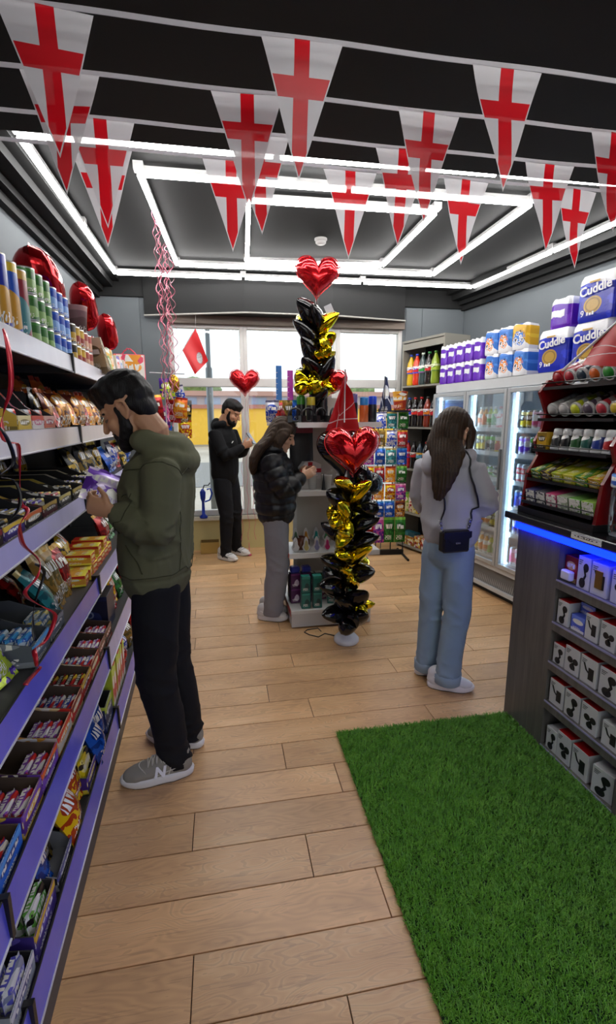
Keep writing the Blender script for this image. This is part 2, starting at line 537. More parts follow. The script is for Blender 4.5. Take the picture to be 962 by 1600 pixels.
# ------------------------------------------------------------------ shop window: three bays, each an upper and a lower pane
WFR = plain('c9c7c4', 0.35)
GL = glass((0.97, 0.99, 0.99), 0.12)
bays = [(WX0, 0.29), (0.29, 1.42), (1.42, WX1)]
for k, (x0, x1) in enumerate(bays):
    w = struct(bpy.data.objects.new('window_%d' % (k + 1), None)); COL.objects.link(w)
    fr = MB()
    ml = 0.05 if k == 0 else 0.045
    mr = 0.05 if k == 2 else 0.045
    y0, y1 = YB - 0.01, YB + 0.07
    fr.box(x0, x0 + ml, y0, y1, WZ0, WZ1).box(x1 - mr, x1, y0, y1, WZ0, WZ1)
    fr.box(x0 + ml, x1 - mr, y0, y1, WZ1 - 0.05, WZ1).box(x0 + ml, x1 - mr, y0, y1, WZ0, WZ0 + 0.07).box(x0 + ml, x1 - mr, y0, y1, 1.985, 2.085)
    bevel(fr.build('window_frame', WFR, w), 0.006)
    MB().box(x0 + ml, x1 - mr, YB + 0.03, YB + 0.036, 2.085, WZ1 - 0.05).build('pane', GL, w)
    MB().box(x0 + ml, x1 - mr, YB + 0.03, YB + 0.036, WZ0 + 0.07, 1.985).build('pane', GL, w)

# ------------------------------------------------------------------ street outside
def asphalt():
    t = NT('paving')
    n1 = t.noise(t.coord('Object'), 0.35, 4); n2 = t.noise(t.coord('Object'), 9, 3)
    c = t.ramp(t.math('ADD', t.math('MULTIPLY', n1, 0.7), t.math('MULTIPLY', n2, 0.3)), [(0.3, hx('a79f92')), (0.7, hx('cdc6ba'))])
    return t.set(c, 0.85)
struct(MB().box(-60, 60, YB + 0.15, 80, -0.3, -0.12).build('pavement', asphalt()))
struct(MB().box(-60, 60, 12.5, 19.5, -0.14, -0.10).build('road', plain('8b8a88', 0.8)))
struct(MB().box(-60, 60, -30, YF - 0.15, -0.3, -0.12).build('pavement_front', asphalt()))
yb = empty('yellow_building', (0, 31, -0.12), 0, 'long yellow wall with a set back pink upper storey across the street', 'building')
YEL = wall_mat('f0bf45', 0.8)
MB().box(-22, 40, 0, 6, 0.0, 2.32).build('wall', YEL, yb)
MB().box(-22, 40, -0.05, 6, 0, 0.12).build('plinth', wall_mat('a79c8a'), yb)
MB().box(-22, 40, -0.15, 6.1, 2.32, 2.55).build('coping', plain('b2786a', 0.7), yb)
MB().box(-20, 38, 1.6, 6, 2.55, 3.15).build('upper_wall', wall_mat('c9c4c6'), yb)
MB().box(-20.5, 38.5, 1.2, 6.2, 3.15, 3.45).build('roof', plain('c09a8c', 0.8), yb)
wm = MB().box(-0.5, 0.5, 1.54, 1.62, 2.62, 3.05).mesh('window', plain('9fb3cf', 0.25))
for i in range(36):
    link('window', wm, yb, (-18.5 + i * 1.5, 0, 0))
LEAF = NT('tree_leaves')
_n = LEAF.noise(LEAF.coord('Object'), 3, 4)
LEAF.set(LEAF.ramp(_n, [(0.3, hx('4c6338')), (0.7, hx('87a062'))]), 0.8)
def far_tree(name, x, y, w, h, label, seed):
    rr = random.Random(seed)
    t = empty(name, (x, y, -0.12), 0, label, 'tree', 'trees behind the yellow building')
    MB().tube([(0, 0, 0), (0.1, 0, h * 0.45), (0, 0, h * 0.75)], [0.25, 0.2, 0.1], 7).build('trunk', plain('5a4a3c', 0.9), t)
    cr = MB()
    for i in range(16):
        a, b = rr.uniform(0, 2 * PI), rr.uniform(-1, 1)
        c = Vector((math.cos(a) * w * 0.34 * rr.random() ** .5, math.sin(a) * w * 0.25, h * 0.72 + b * h * 0.2))
        r0 = rr.uniform(0.16, 0.26) * w
        M = Matrix.Translation(c)
        def fn(u, v, r0=r0, s=rr.random() * 9):
            th, ph = u * 2 * PI, (v - 0.5) * PI
            r = r0 * (1 + 0.18 * math.sin(5 * th + s) * math.cos(4 * ph + s))
            return (r * math.cos(ph) * math.cos(th), r * math.cos(ph) * math.sin(th), r * 0.8 * math.sin(ph))
        cr.grid(fn, 10, 6, M=M, smooth=False)
    cr.build('crown', LEAF.m, t)
far_tree('street_tree', -1.6, 41, 3.6, 4.7, 'small green tree behind the yellow building, seen through the left window bay', 3)
far_tree('street_tree', 11.5, 42, 4.2, 4.5, 'green tree above the yellow building seen through the middle window bay', 5)
far_tree('street_tree', 17.2, 41, 3.6, 4.9, 'rounded tree above the roofs seen at the right end of the window', 8)
lp = empty('lamp_post', (-0.14, 6.9, -0.12), 0, 'slim grey metal post standing outside the left window bay', 'post')
MB().lathe([(0.045, 0), (0.045, 2.4), (0.03, 2.42), (0.03, 3.05)], 12).build('shaft', plain('7b8084', 0.4, 0.4), lp)
MB().box(-0.07, 0.07, -0.05, 0.05, 3.0, 3.06).build('bracket', plain('6d7276', 0.4, 0.4), lp)
bs = empty('street_shelter', (-1.3, 9.0, -0.12), 0, 'dark grey angular canopy on a post outside behind the hanging toys', 'shelter')
MB().prism([(-0.9, 1.78), (0.42, 1.78), (0.62, 2.08), (-0.9, 2.08)], -0.3, 0.3, M=Matrix.Rotation(R(90), 4, 'X')).build('canopy', plain('4b4d50', 0.6), bs)
MB().box(0.0, 0.12, -0.06, 0.06, 0, 1.8).build('post', plain('4b4d50', 0.6), bs)

# ------------------------------------------------------------------ ceiling LED tube frames (three concentric rectangles)
LEDM = emit((1.0, 0.985, 0.96), LED)
LEDB = plain('c9c9c9', 0.4)
def led_frame(corners, label, zc=ZC):
    cx = sum(c[0] for c in corners) / 4; cy = sum(c[1] for c in corners) / 4
    root = empty('led_tube_frame', (cx, cy, zc), 0, label, 'ceiling light', 'rectangular LED tube frames on the black ceiling')
    for i in range(4):
        a = Vector((*corners[i], 0)) - Vector((cx, cy, 0)); b = Vector((*corners[(i + 1) % 4], 0)) - Vector((cx, cy, 0))
        d = b - a; L = d.length; rz = math.atan2(d.y, d.x)
        n = max(1, round(L / 1.25)); seg = L / n
        for k in range(n):
            M0 = Matrix.Translation(a + d * (k / n)) @ Matrix.Rotation(rz, 4, 'Z')
            tb = MB().tube([(0.02, 0, -0.062), (seg - 0.02, 0, -0.062)], 0.0165, 10, M=M0)
            tb.build('tube', LEDM, root)
            MB().box(0.03, seg - 0.03, -0.018, 0.018, -0.045, -0.02, M=M0).build('tube_backing', LEDB, root)
            MB().box(-0.03, 0.03, -0.03, 0.03, -0.045, -0.0, M=M0).build('connector', LEDB, root)
LZ = 3.09
led_frame([(-1.0, 3.10), (3.10, 3.03), (2.90, 5.50), (-1.02, 5.60)], 'largest outer LED tube rectangle on the black ceiling')
led_frame([(-0.44, 3.42), (2.20, 3.40), (2.24, 5.12), (-0.37, 5.21)], 'middle LED tube rectangle on the ceiling')
led_frame([(0.24, 3.68), (1.60, 3.65), (1.62, 4.91), (0.30, 5.02)], 'smallest inner LED tube rectangle on the ceiling')
led_frame([(0.2, -1.3), (2.3, -1.3), (2.3, 0.3), (0.2, 0.3)], 'LED tube rectangle on the soffit over the entrance behind the camera', 3.055)  # added out of view to light the near floor and people
sd = empty('smoke_detector', (0.91, 4.48, ZC), 0, 'round white smoke detector on the black ceiling inside the light frames', 'smoke detector')
MB().lathe([(0.055, 0), (0.055, -0.012), (0.048, -0.02)], 24).build('base', plain('d8d8d6', 0.5), sd)
MB().lathe([(0.046, -0.02), (0.046, -0.036), (0.036, -0.045), (0.0, -0.047)], 24).build('cover', plain('e6e6e4', 0.5), sd)
# ================================================================== PRODUCT BUILDERS (front faces local -Y, width X, height Z)
_reg = []
def reg(o, phrase, cat, group=None, key=0.0, end='from the camera'):
    """labels are written once all look-alikes of a shelf are known"""
    o['category'] = cat
    if group: o['group'] = group
    _reg.append((phrase, key, end, o))
    return o

def finish_labels():
    by = {}
    for ph, k, e, o in _reg:
        by.setdefault(ph, []).append((k, o, e))
    for ph, l in by.items():
        if len(l) == 1:
            l[0][1]['label'] = ph
            continue
        l.sort(key=lambda q: q[0])
        for i, (k, o, e) in enumerate(l):
            o['label'] = '%s, %s %s' % (ph, ORD[min(i, 29)], e)

def bag_mesh(w, h, th, mat, seed=0, seal=0.02):
    b = MB(); rr = random.Random(seed)
    p = [rr.uniform(0, 6.28) for _ in range(4)]
    def side(s):
        def fn(u, v):
            x = (u - 0.5) * w
            z = v * h
            iv = min(max((v * h - seal) / (h - 2 * seal), 0), 1)
            t = (max(math.sin(PI * u), 0) ** 0.55) * (max(math.sin(PI * iv), 0) ** 0.5)
            wr = 0.10 * math.sin(9 * u + 5 * v + p[0]) * math.sin(4 * u - 11 * v + p[1])
            x *= 1 - 0.05 * t
            edge = abs(v - 0.5) * 2
            y = s * th * 0.5 * t * (1 + wr) + 0.012 * math.sin(3 * v + p[2]) + 0.006 * math.sin(14 * u + p[3]) * edge ** 3
            return (x, y, z)
        return fn
    b.grid(side(-1), 9, 11)
    b.grid(side(1), 9, 11, flip=True)
    return b.mesh('bag', mat)

def bar_mesh(l, d, h, mat):
    """flow-wrapped bar: long side X, crimped flat ends"""
    b = MB()
    xs = [-l / 2, -l / 2 + 0.010, -l / 2 + 0.016, l / 2 - 0.016, l / 2 - 0.010, l / 2]
    ks = [0.9, 0.9, 1.0, 1.0, 0.9, 0.9]; ts = [0.05, 0.06, 1, 1, 0.06, 0.05]
    vs = []
    for x, k, t in zip(xs, ks, ts):
        a, c = h / 2 * k, d / 2 * t
        for (y, z) in ((-c, -a * 0.8), (-c * 0.8, -a), (c * 0.8, -a), (c, -a * 0.8), (c, a * 0.8), (c * 0.8, a), (-c * 0.8, a), (-c, a * 0.8)):
            vs.append((x, y, z + h / 2))
    fs = []; uv = []
    for i in range(5):
        for k in range(8):
            q = (k + 1) % 8
            fs.append([i * 8 + k, i * 8 + q, (i + 1) * 8 + q, (i + 1) * 8 + k][::-1])
            uu = lambda j: (vs[j][0] / l + 0.5, vs[j][2] / h * 0.9 + 0.05 if k in (7, 3) else 0.55 + vs[j][1] / d * 0.4)
            uv.append([uu(j) for j in fs[-1]])
    fs.append(list(range(8))); uv.append([(0, 0)] * 8)
    fs.append([40 + k for k in range(8)][::-1]); uv.append([(1, 0)] * 8)
    return b.add(vs, fs, uv).mesh('bar', mat)

def tray_mesh(w, d, hf, hb, outer, inner, lip=True):
    """open cardboard display tray: low front, high back, sloping sides"""
    b = MB(); t = 0.004
    b.box(-w / 2, w / 2, 0, d, 0, t, 1)
    b.box(-w / 2, w / 2, 0, t, 0, hf, 0)
    b.box(-w / 2, w / 2, d - t, d, 0, hb, 0)
    for s in (-1, 1):
        x0, x1 = (-w / 2, -w / 2 + t) if s < 0 else (w / 2 - t, w / 2)
        prof = [(t, 0), (d - t, 0), (d - t, hb), (d * 0.45, hb), (d * 0.25, hf + (hb - hf) * 0.35), (t, hf)]
        n = len(prof)
        vs = [(x0, y, z) for y, z in prof] + [(x1, y, z) for y, z in prof]
        fo, fi = (list(range(n))[::-1], list(range(n, 2 * n)))
        uvf = [(y / d, z / hb) for y, z in prof]
        b.add(vs, [fo], [uvf[::-1]], 0 if s < 0 else 1)
        b.add(vs, [fi], [uvf], 1 if s < 0 else 0)
        b.add(vs, [[i, (i + 1) % n, (i + 1) % n + n, i + n] for i in range(n)], None, 1)
    b.add([(-w / 2 + t, t + .0005, t), (w / 2 - t, t + .0005, t), (w / 2 - t, t + .0005, hf), (-w / 2 + t, t + .0005, hf)], [[3, 2, 1, 0]], None, 1)
    b.add([(-w / 2 + t, d - t - .0005, t), (w / 2 - t, d - t - .0005, t), (w / 2 - t, d - t - .0005, hb), (-w / 2 + t, d - t - .0005, hb)], [[0, 1, 2, 3]], None, 1)
    return b.mesh('tray', [outer, inner])

def box_mesh(w, d, h, front, other=None, top=None, ch=0.0015):
    b = MB().cbox(-w / 2, w / 2, 0, d, 0, h, ch)
    for i in range(len(b.f)):
        if i == 0: b.mi[i] = 0
        elif i == 4: b.mi[i] = 2
        else: b.mi[i] = 1
    return b.mesh('carton', [front, other or front, top or other or front])

def can_mesh(r, h, body, rim, n=20, taper=0.0):
    b = MB()
    b.lathe([(r * 0.95, 0), (r, 0.004), (r, h * 0.02 + 0.004), (r, h - 0.014), (r * (1 - taper), h - 0.005), (r * (1 - taper), h), (r * 0.9 * (1 - taper), h), (r * 0.88 * (1 - taper), h - 0.004)], n, mats=[1, 1, 0, 1 if taper else 0, 1, 1, 1, 1])
    return b.mesh('can', [body, rim])

def soft_mesh(w, d, h, mats, e=7, topcol=None, bumps=2, seed=0):
    """plastic-wrapped multipack with rounded corners and the swell of the rolls inside"""
    b = MB(); n = 40; rows = 12; rr = random.Random(seed)
    ph = rr.uniform(0, 6)
    vs = []
    for j in range(rows + 1):
        v = j / rows
        zt = h * v
        k = 1 - 0.10 * max(0, (v - 0.86) / 0.14) ** 2 - 0.06 * max(0, (0.08 - v) / 0.08) ** 2
        for i in range(n):
            a = 2 * PI * i / n
            c, s = math.cos(a), math.sin(a)
            x = abs(c) ** (2 / e) * (1 if c >= 0 else -1) * w / 2
            y = abs(s) ** (2 / e) * (1 if s >= 0 else -1) * d / 2
            bul = 0.006 * math.cos(bumps * 2 * PI * (x / w)) * (1 if abs(s) > 0.7 else 0)
            y += bul * (1 if s > 0 else -1) * -1
            z = zt + (0.006 * math.sin(9 * x / w + ph + 4 * y) if j == rows else 0)
            vs.append((x * k, y * k, z))
    uvp = lambda p: (p[0] / w + 0.5, p[2] / h)
    fs = []; uv = []
    for j in range(rows):
        for i in range(n):
            q = (i + 1) % n
            f = [j * n + i, j * n + q, (j + 1) * n + q, (j + 1) * n + i]
            fs.append(f); uv.append([uvp(vs[x]) for x in f])
    b.add(vs, fs, uv, 0, smooth=True)
    b.add(vs, [[rows * n + i for i in range(n)]], None, 1)
    b.add(vs, [[i for i in range(n)][::-1]], None, 1)
    for i in range(n):
        pass
    return b.mesh('multipack', mats)

def bottle_parts(r, h, liquid, labelm, capm, waist=False):
    """returns meshes: body, label, cap"""
    if waist:
        prof = [(r * 0.8, 0), (r * 0.97, 0.012), (r, 0.03), (r * 0.96, h * 0.22), (r * 0.90, h * 0.32), (r * 0.97, h * 0.42), (r, h * 0.60), (r * 0.86, h * 0.72), (r * 0.45, h * 0.86), (r * 0.33, h * 0.91), (r * 0.33, h * 0.95)]
    else:
        prof = [(r * 0.8, 0), (r * 0.98, 0.01), (r, 0.025), (r, h * 0.62), (r * 0.92, h * 0.70), (r * 0.52, h * 0.84), (r * 0.34, h * 0.90), (r * 0.33, h * 0.95)]
    body = MB().lathe(prof, 16).mesh('body', liquid)
    lab = MB().lathe([(r * 1.012, h * 0.38), (r * 1.012, h * 0.60)], 16, cap=False).mesh('label', labelm)
    cap = MB().lathe([(r * 0.40, h * 0.935), (r * 0.40, h * 0.995), (r * 0.36, h)], 12).mesh('cap', capm)
    return body, lab, cap

def liquid(col):
    k = ('liq', col)
    if k in _mc: return _mc[k]
    t = NT('drink')
    t.set(hx(col), 0.12, 0, 0.5)
    t.b.inputs['Coat Weight'].default_value = 0.6
    _mc[k] = t.m
    return t.m

# ================================================================== LEFT SHELVING RUN
A = R(2.1477)
NV = Vector((math.cos(A), math.sin(A), 0)); TV = Vector((-math.sin(A), math.cos(A), 0))
def LS(n, t, z): return NV * n + TV * t + Vector((0, 0, z))
LR = A + PI / 2
T0, T1 = -0.21, 4.83
BAYS = [-0.21, 1.05, 2.31, 3.57, 4.83]
NB = -0.99
SHELF = [  # name, front n, rail z0, rail z1, deck z
    ('top', -0.530, 1.815, 1.885, 1.870),
    ('second', -0.526, 1.515, 1.585, 1.570),
    ('third', -0.530, 1.215, 1.285, 1.268),
    ('fourth', -0.504, 0.810, 0.894, 0.878),
    ('fifth', -0.490, 0.425, 0.530, 0.512),
    ('bottom', -0.470, 0.100, 0.212, 0.190)]
SHN = {'top': 'top left shelf', 'second': 'second left shelf', 'third': 'third left shelf', 'fourth': 'fourth left shelf', 'fifth': 'fifth left shelf', 'bottom': 'bottom left shelf'}
DECK = {s[0]: s[4] for s in SHELF}; FN = {s[0]: s[1] for s in SHELF}
SHM = plain('3b3b3e', 0.5, 0.2)
WHT = plain('d9d8dc', 0.35)
def strip_mat(c, pink=False):
    t = NT('ticket_strip')
    n1 = t.noise(t.mapping(t.coord('Object'), (1, 6, 1)), 2.2, 2)
    cc = hx(c)
    col = t.mix(t.math('MULTIPLY', n1, 0.5), cc, tuple(min(1, v * 1.35 + 0.02) for v in cc))
    return t.set(col, 0.22, 0, 0.5)
ST_W, ST_L, ST_B = strip_mat('dddbe4'), strip_mat('b3b0de'), strip_mat('5a5cd2')
run = empty('shelving_run', LS(0, 0, 0), A, 'long run of dark metal shop shelving along the left wall with price rails', 'shelving')
# local frame of the run: x = n, y = t
for i in range(4):
    t0, t1 = BAYS[i], BAYS[i + 1]
    MB().box(NB, NB + 0.02, t0 + 0.02, t1 - 0.02, 0.1, 2.02).build('back_panel', plain('26262a', 0.6), run)
    MB().box(NB + 0.02, -0.475, t0 + .004, t1 - .004, 0, 0.10).build('kick_plate', plain('47474a', 0.5), run)
    for nm, nf, z0, z1, dk in SHELF:
        MB().box(NB + 0.02, nf - 0.012, t0 + 0.004, t1 - 0.004, dk - 0.03, dk - 0.001).build('shelf_deck', SHM, run)
        m = ST_W if nm in ('top', 'second') else (ST_L if (nm == 'third' or (t0 > 2)) else ST_B)
        if nm == 'bottom' and t0 < 3: m = ST_B
        if nm == 'third' and t0 < 1: m = ST_B
        pr = MB()
        q = [(nf, t0 + 0.006, z0), (nf, t1 - 0.006, z0), (nf - 0.005, t1 - 0.006, z1), (nf - 0.005, t0 + 0.006, z1),
                (nf - 0.006, t0 + 0.006, z0), (nf - 0.006, t1 - 0.006, z0), (nf - 0.011, t1 - 0.006, z1), (nf - 0.011, t0 + 0.006, z1)]
        pr.add(q, [[0, 1, 2, 3]], None, 0)
        pr.add(q, [[7, 6, 5, 4], [3, 2, 6, 7], [1, 0, 4, 5], [0, 3, 7, 4], [2, 1, 5, 6]], None, 2)
        pr.tube([(nf + 0.001, t0 + 0.006, z0), (nf + 0.001, t1 - 0.006, z0)], 0.0035, 6, 1)
        pr.tube([(nf - 0.008, t0 + 0.006, z1), (nf - 0.008, t1 - 0.006, z1)], 0.003, 6, 2)
        pr.build('price_rail', [m, WHT, plain('1c1c20', 0.4)], run)
for t in BAYS:
    MB().box(NB + 0.02, NB + 0.06, t - 0.018, t + 0.018, 0, 2.05).build('upright', plain('2b2b2e', 0.5, 0.2), run)
    for nm, nf, z0, z1, dk in SHELF:
        MB().box(nf - 0.03, nf + 0.006, t - 0.008, t + 0.008, z0 - 0.005, z1 + 0.008).build('rail_clip', plain('111113', 0.4), run)
        MB().box(NB + 0.05, nf - 0.03, t - 0.004, t + 0.004, dk - 0.06, dk - 0.03).build('bracket', SHM, run)
MB().box(-0.56, -0.53, 4.835, 4.86, 0, 2.0).build('end_post', plain('c8c8c8', 0.4), run)

def putL(me, name, sh, t, inset, cat, phrase, group, dz=0.0, rz=0.0, rx=0.0, ry=0.0, key=None, end='from the camera'):
    o = link(name, me)
    o.location = LS(FN[sh] - 0.02 - inset, t, DECK[sh] + dz)
    o.rotation_euler = (Matrix.Rotation(LR + rz, 4, 'Z') @ Matrix.Rotation(rx, 4, 'X') @ Matrix.Rotation(ry, 4, 'Y')).to_euler()
    return reg(o, phrase, cat, group, t if key is None else key, end)

# ---- top shelf: snack canisters
def cyl_print(c1, c2, c3, seed): return pack(c1, c2, c3, 4, seed, 0.3)
CANP = [('8fb02e', 'd8c83a', '3f7a2e', 'lime green'), ('1f5f74', '2f8496', 'c8962c', 'teal'), ('1b2d9a', '2438b0', 'c8922a', 'dark blue'), ('1c4fb0', 'd8b82c', 'c8922a', 'blue and yellow'), ('8f2a35', 'c89a3a', '4f8a8a', 'maroon and gold')]
rim = plain('d6d8d2', 0.3, 0.5)
can_t = 1.50
tall = [can_mesh(0.0385, 0.232, cyl_print(c[0], c[1], c[2], i), rim) for i, c in enumerate(CANP)]
for i in range(7):
    k = (i - 2) % 5 if i >= 2 else (1 if i == 0 else 3)
    t = 1.36 + 0.0875 * i
    k = [2, 3, 0, 1, 2, 3, 4][i]
    putL(tall[k], 'snack_canister', 'top', t, 0.042, 'canister', 'tall %s snack canister on the top left shelf' % CANP[k][3], 'tall snack canisters', rz=rnd.uniform(-.4, .4))
    putL(tall[k], 'snack_canister', 'top', t + 0.01, 0.125, 'canister', 'rear row tall %s canister on top left shelf' % CANP[k][3], 'tall snack canisters', rz=rnd.uniform(-.4, .4))
shortp = [('2f6d2a', '3f8a36', '8fb86a', 'green'), ('1c46b0', '2a5fc8', '8ab4ea', 'blue'), ('2b2622', '4a3a1e', 'c9a02e', 'black and gold'), ('d9b030', 'c89a20', 'a03a2a', 'yellow'), ('b8564c', 'c86a58', 'e0b090', 'salmon')]
short = [can_mesh(0.0385, 0.088, cyl_print(c[0], c[1], c[2], i + 9), rim, taper=0.0) for i, c in enumerate(shortp)]
lev = ['lower', 'middle', 'upper']
for ti, (t, k, n) in enumerate([(1.985, 0, 3), (2.07, 0, 3), (2.155, 0, 3), (2.25, 1, 3), (2.335, 1, 3), (2.42, 1, 3), (2.52, 2, 2), (2.605, 3, 2), (2.69, 3, 2), (2.775, 4, 2), (2.86, 4, 2)]):
    for q in range(n):
        putL(short[k], 'dip_can', 'top', t, 0.042, 'can', '%s short can in %s row, top left shelf' % (shortp[k][3], lev[q]), 'stacked short snack cans', dz=q * 0.089, rz=rnd.uniform(-.5, .5))
bk = MB().lathe([(0.042, 0), (0.055, 0.13), (0.057, 0.135), (0.052, 0.135), (0.050, 0.125)], 20).mesh('bucket', pack('8a6a6c', 'b98f8c', '6d5152', 4, 3, 0.4))
putL(bk, 'paper_bucket', 'top', 2.82, 0.06, 'bucket', 'brown pink printed paper bucket standing on salmon cans on the top shelf', None, dz=0.179)
# ---- top shelf: activity boxes and books
bookc = [('86b83a', 'd8e04a', '3c7f30', 'lime green'), ('e8e2d4', '3f62c8', 'd9463a', 'white and blue'), ('e6c43a', '3454c0', 'd83a3a', 'yellow'), ('3a55c8', 'f0ead8', 'e04a3a', 'royal blue'), ('e3b53c', 'f2efe4', '6aa84a', 'mustard'), ('dfe3e0', '7fb84a', 'e8a23a', 'pale green'), ('e9e6ee', '6b62c4', 'd85a4a', 'white and purple'), ('eab04c', 'e8e0d0', 'd8563a', 'amber'), ('e8e6e0', 'e69a8a', '4a8ad0', 'white'), ('ea8a3a', 'f2ead8', 'd84a5a', 'orange')]
t = 2.98
for i, c in enumerate(bookc):
    w = rnd.uniform(0.10, 0.16); h = rnd.uniform(0.20, 0.25); th = 0.045
    m = pack(c[0], c[1], c[2], 5 if i % 2 else 1, i + 20, 0.4)
    putL(box_mesh(w, th, h, m, plain('e6dfcc', .6) if i % 3 == 0 else m), 'activity_box', 'top', t + w / 2, 0.03 + 0.01 * (i % 2), 'box', '%s printed toy box standing on the far part of the top left shelf' % c[3], 'toy and book boxes', rx=R(rnd.uniform(-9, -2)), rz=rnd.uniform(-.1, .1))
    t += w + 0.012
for i in range(3):
    putL(box_mesh(0.15, 0.012, 0.19, pack(['c8b48a', 'd8c4a0', '8a7a5a'][i], 'e6dcc0', '7a6a4a', 3, i)), 'booklet', 'top', 3.0 + 0.05 * i, 0.005, 'booklet', ['tan thin booklet leaning in front of the lime green toy box', 'cream thin booklet leaning beside the tan one', 'olive thin booklet leaning on the cream one'][i], None, rx=R(-16 - 3 * i), rz=R(60))

# ---- gift bag hanging goods at the far end of the run
gb = MB()
gb.cbox(-0.13, 0.13, 0, 0.09, 0, 0.30, 0.006)
gbo = gb.build('gift_bag', pack('f0ece4', 'e8506a', 'f0a030', 5, 41, 0.35))
gbo.location = LS(-0.60, 4.62, 1.871); gbo.rotation_euler = (0, 0, R(8))
reg(gbo, 'white and orange party gift bag at the far end of the top left shelf', 'gift bag')
MB().box(-0.131, 0.131, -0.002, 0.092, 0.0, 0.06).build('blue_band', plain('2a4fc0', .4), gbo)
gh = MB(); gh.tube([(-0.06 + 0.012 * i, 0.045 + .03 * math.sin(i * 9), 0.30 + 0.05 * math.sin(PI * i / 10)) for i in range(11)], 0.006)
gh.build('handle', plain('d8405a', .4), gbo)

# ---- second shelf
BR = plain('4a3a2e', 0.8); DK = plain('1d1c1e', 0.7)
def stack_tray(sh, t, w, d, hf, hb, c, cname, barspec, nb, group='open display cartons', inner=BR, start=0.03, gap=0.004, barname='chocolate bar', inset=0.0, cat='chocolate bar', style=2):
    m = pack(c[0], c[1], c[2], 3, int(t * 50), 0.5)
    o = putL(tray_mesh(w, d, hf, hb, m, inner), 'display_carton', sh, t, inset, 'carton', '%s open display carton on the %s' % (cname, SHN[sh]), group)
    if barspec:
        cols, cn, (bl, bd, bh) = barspec
        me = bar_mesh(bl, bd, bh, pack(cols[0], cols[1], cols[2], style, int(t * 31), 0.3, 0.1))
        for q in range(nb):
            yy0 = start + bd / 2 + q * (bd + gap)
            if yy0 + bd / 2 > d - 0.01: break
            b = putL(me, barname.replace(' ', '_'), sh, t + rnd.uniform(-.004, .004), inset + yy0, cat, '%s %s in %s carton, %s' % (cn.replace(' and ', '-').replace(' white-', '-white-'), barname, cname.replace(' and ', '-'), SHN[sh]), 'bars in display cartons', dz=0.0055, rx=R(rnd.uniform(-10, 0)), key=t + q * 0.001, end='from the aisle')
    return o

sil = (('c9ccd2', 'e2463a', '9aa0a8'), 'silver and red', (0.095, 0.03, 0.075))
stack_tray('second', 1.30, 0.14, 0.22, 0.055, 0.15, ('d88a8a', 'e8b0a8', 'c2463e'), 'pink', sil, 5, inner=DK, barname='sweet pack', cat='sweet pack')
stack_tray('second', 1.46, 0.14, 0.22, 0.055, 0.15, ('c24a44', 'e8c860', '7a2a2a'), 'brick red', sil, 5, inner=DK, barname='sweet pack', cat='sweet pack')
stack_tray('second', 1.70, 0.115, 0.22, 0.06, 0.15, ('d8b848', 'e6d8a0', '8a7a3a'), 'yellow edged', sil, 5, inner=DK, barname='sweet pack', cat='sweet pack')
stack_tray('second', 1.83, 0.115, 0.22, 0.06, 0.15, ('e4dcd8', 'd85a4a', 'c86a8a'), 'white and pink', sil, 5, inner=DK, barname='sweet pack', cat='sweet pack')
stack_tray('second', 1.96, 0.125, 0.22, 0.06, 0.15, ('d8705a', 'e8b8a8', 'b84a5a'), 'coral', sil, 5, inner=DK, barname='sweet pack', cat='sweet pack')
BAGP = {'br': (('5a2018', 'a8501e', 'c8862a'), 'brown and gold'), 'or': (('d8641a', 'a82a18', 'e8a82a'), 'orange'), 'rd': (('b81e1e', 'd8a02a', '7a1212'), 'red'), 'bk': (('101012', '2a2622', '8a701e'), 'black'), 'by': (('121212', 'd8bc1e', 'b8961a'), 'black and yellow'), 'ye': (('e6c010', 'c8541a', 'a83a12'), 'yellow'), 'gd': (('a07a36', 'c8a85a', '6a5a2a'), 'gold'), 'te': (('2f8a8a', 'c8b060', '1e5a62'), 'teal'), 'pu': (('43238a', '5c2fae', 'a8c02a'), 'purple'), 'bl': (('1e5ac0', '3a92de', '123a8a'), 'blue'), 'gr': (('2f7a2a', '7ab03a', '1e521e'), 'green'), 'wh': (('c8c8d0', '6a6a8a', '2a4ab8'), 'white'), 'pk': (('c0488a', 'e8a0c0', '5a1e7a'), 'pink')}
_bagm = {}
def bagm(k, w, h, th, seed):
    kk = (k, w, h, th, seed)
    if kk not in _bagm:
        c = BAGP[k][0]
        _bagm[kk] = bag_mesh(w, h, th, pack(c[0], c[1], c[2], 1, seed, 0.24, 0.25), seed)
    return _bagm[kk]
def bags(sh, lst, noun='snack bag', group=None):
    for (t, k, w, h, th, inset, rx, rz, dz) in lst:
        putL(bagm(k, w, h, th, int(t * 10) % 3), noun.replace(' ', '_'), sh, t, inset, 'bag', '%s %s on the %s' % (BAGP[k][1], noun, SHN[sh]), group or 'bags on the %s' % SHN[sh], dz=dz, rx=R(rx), rz=R(rz))
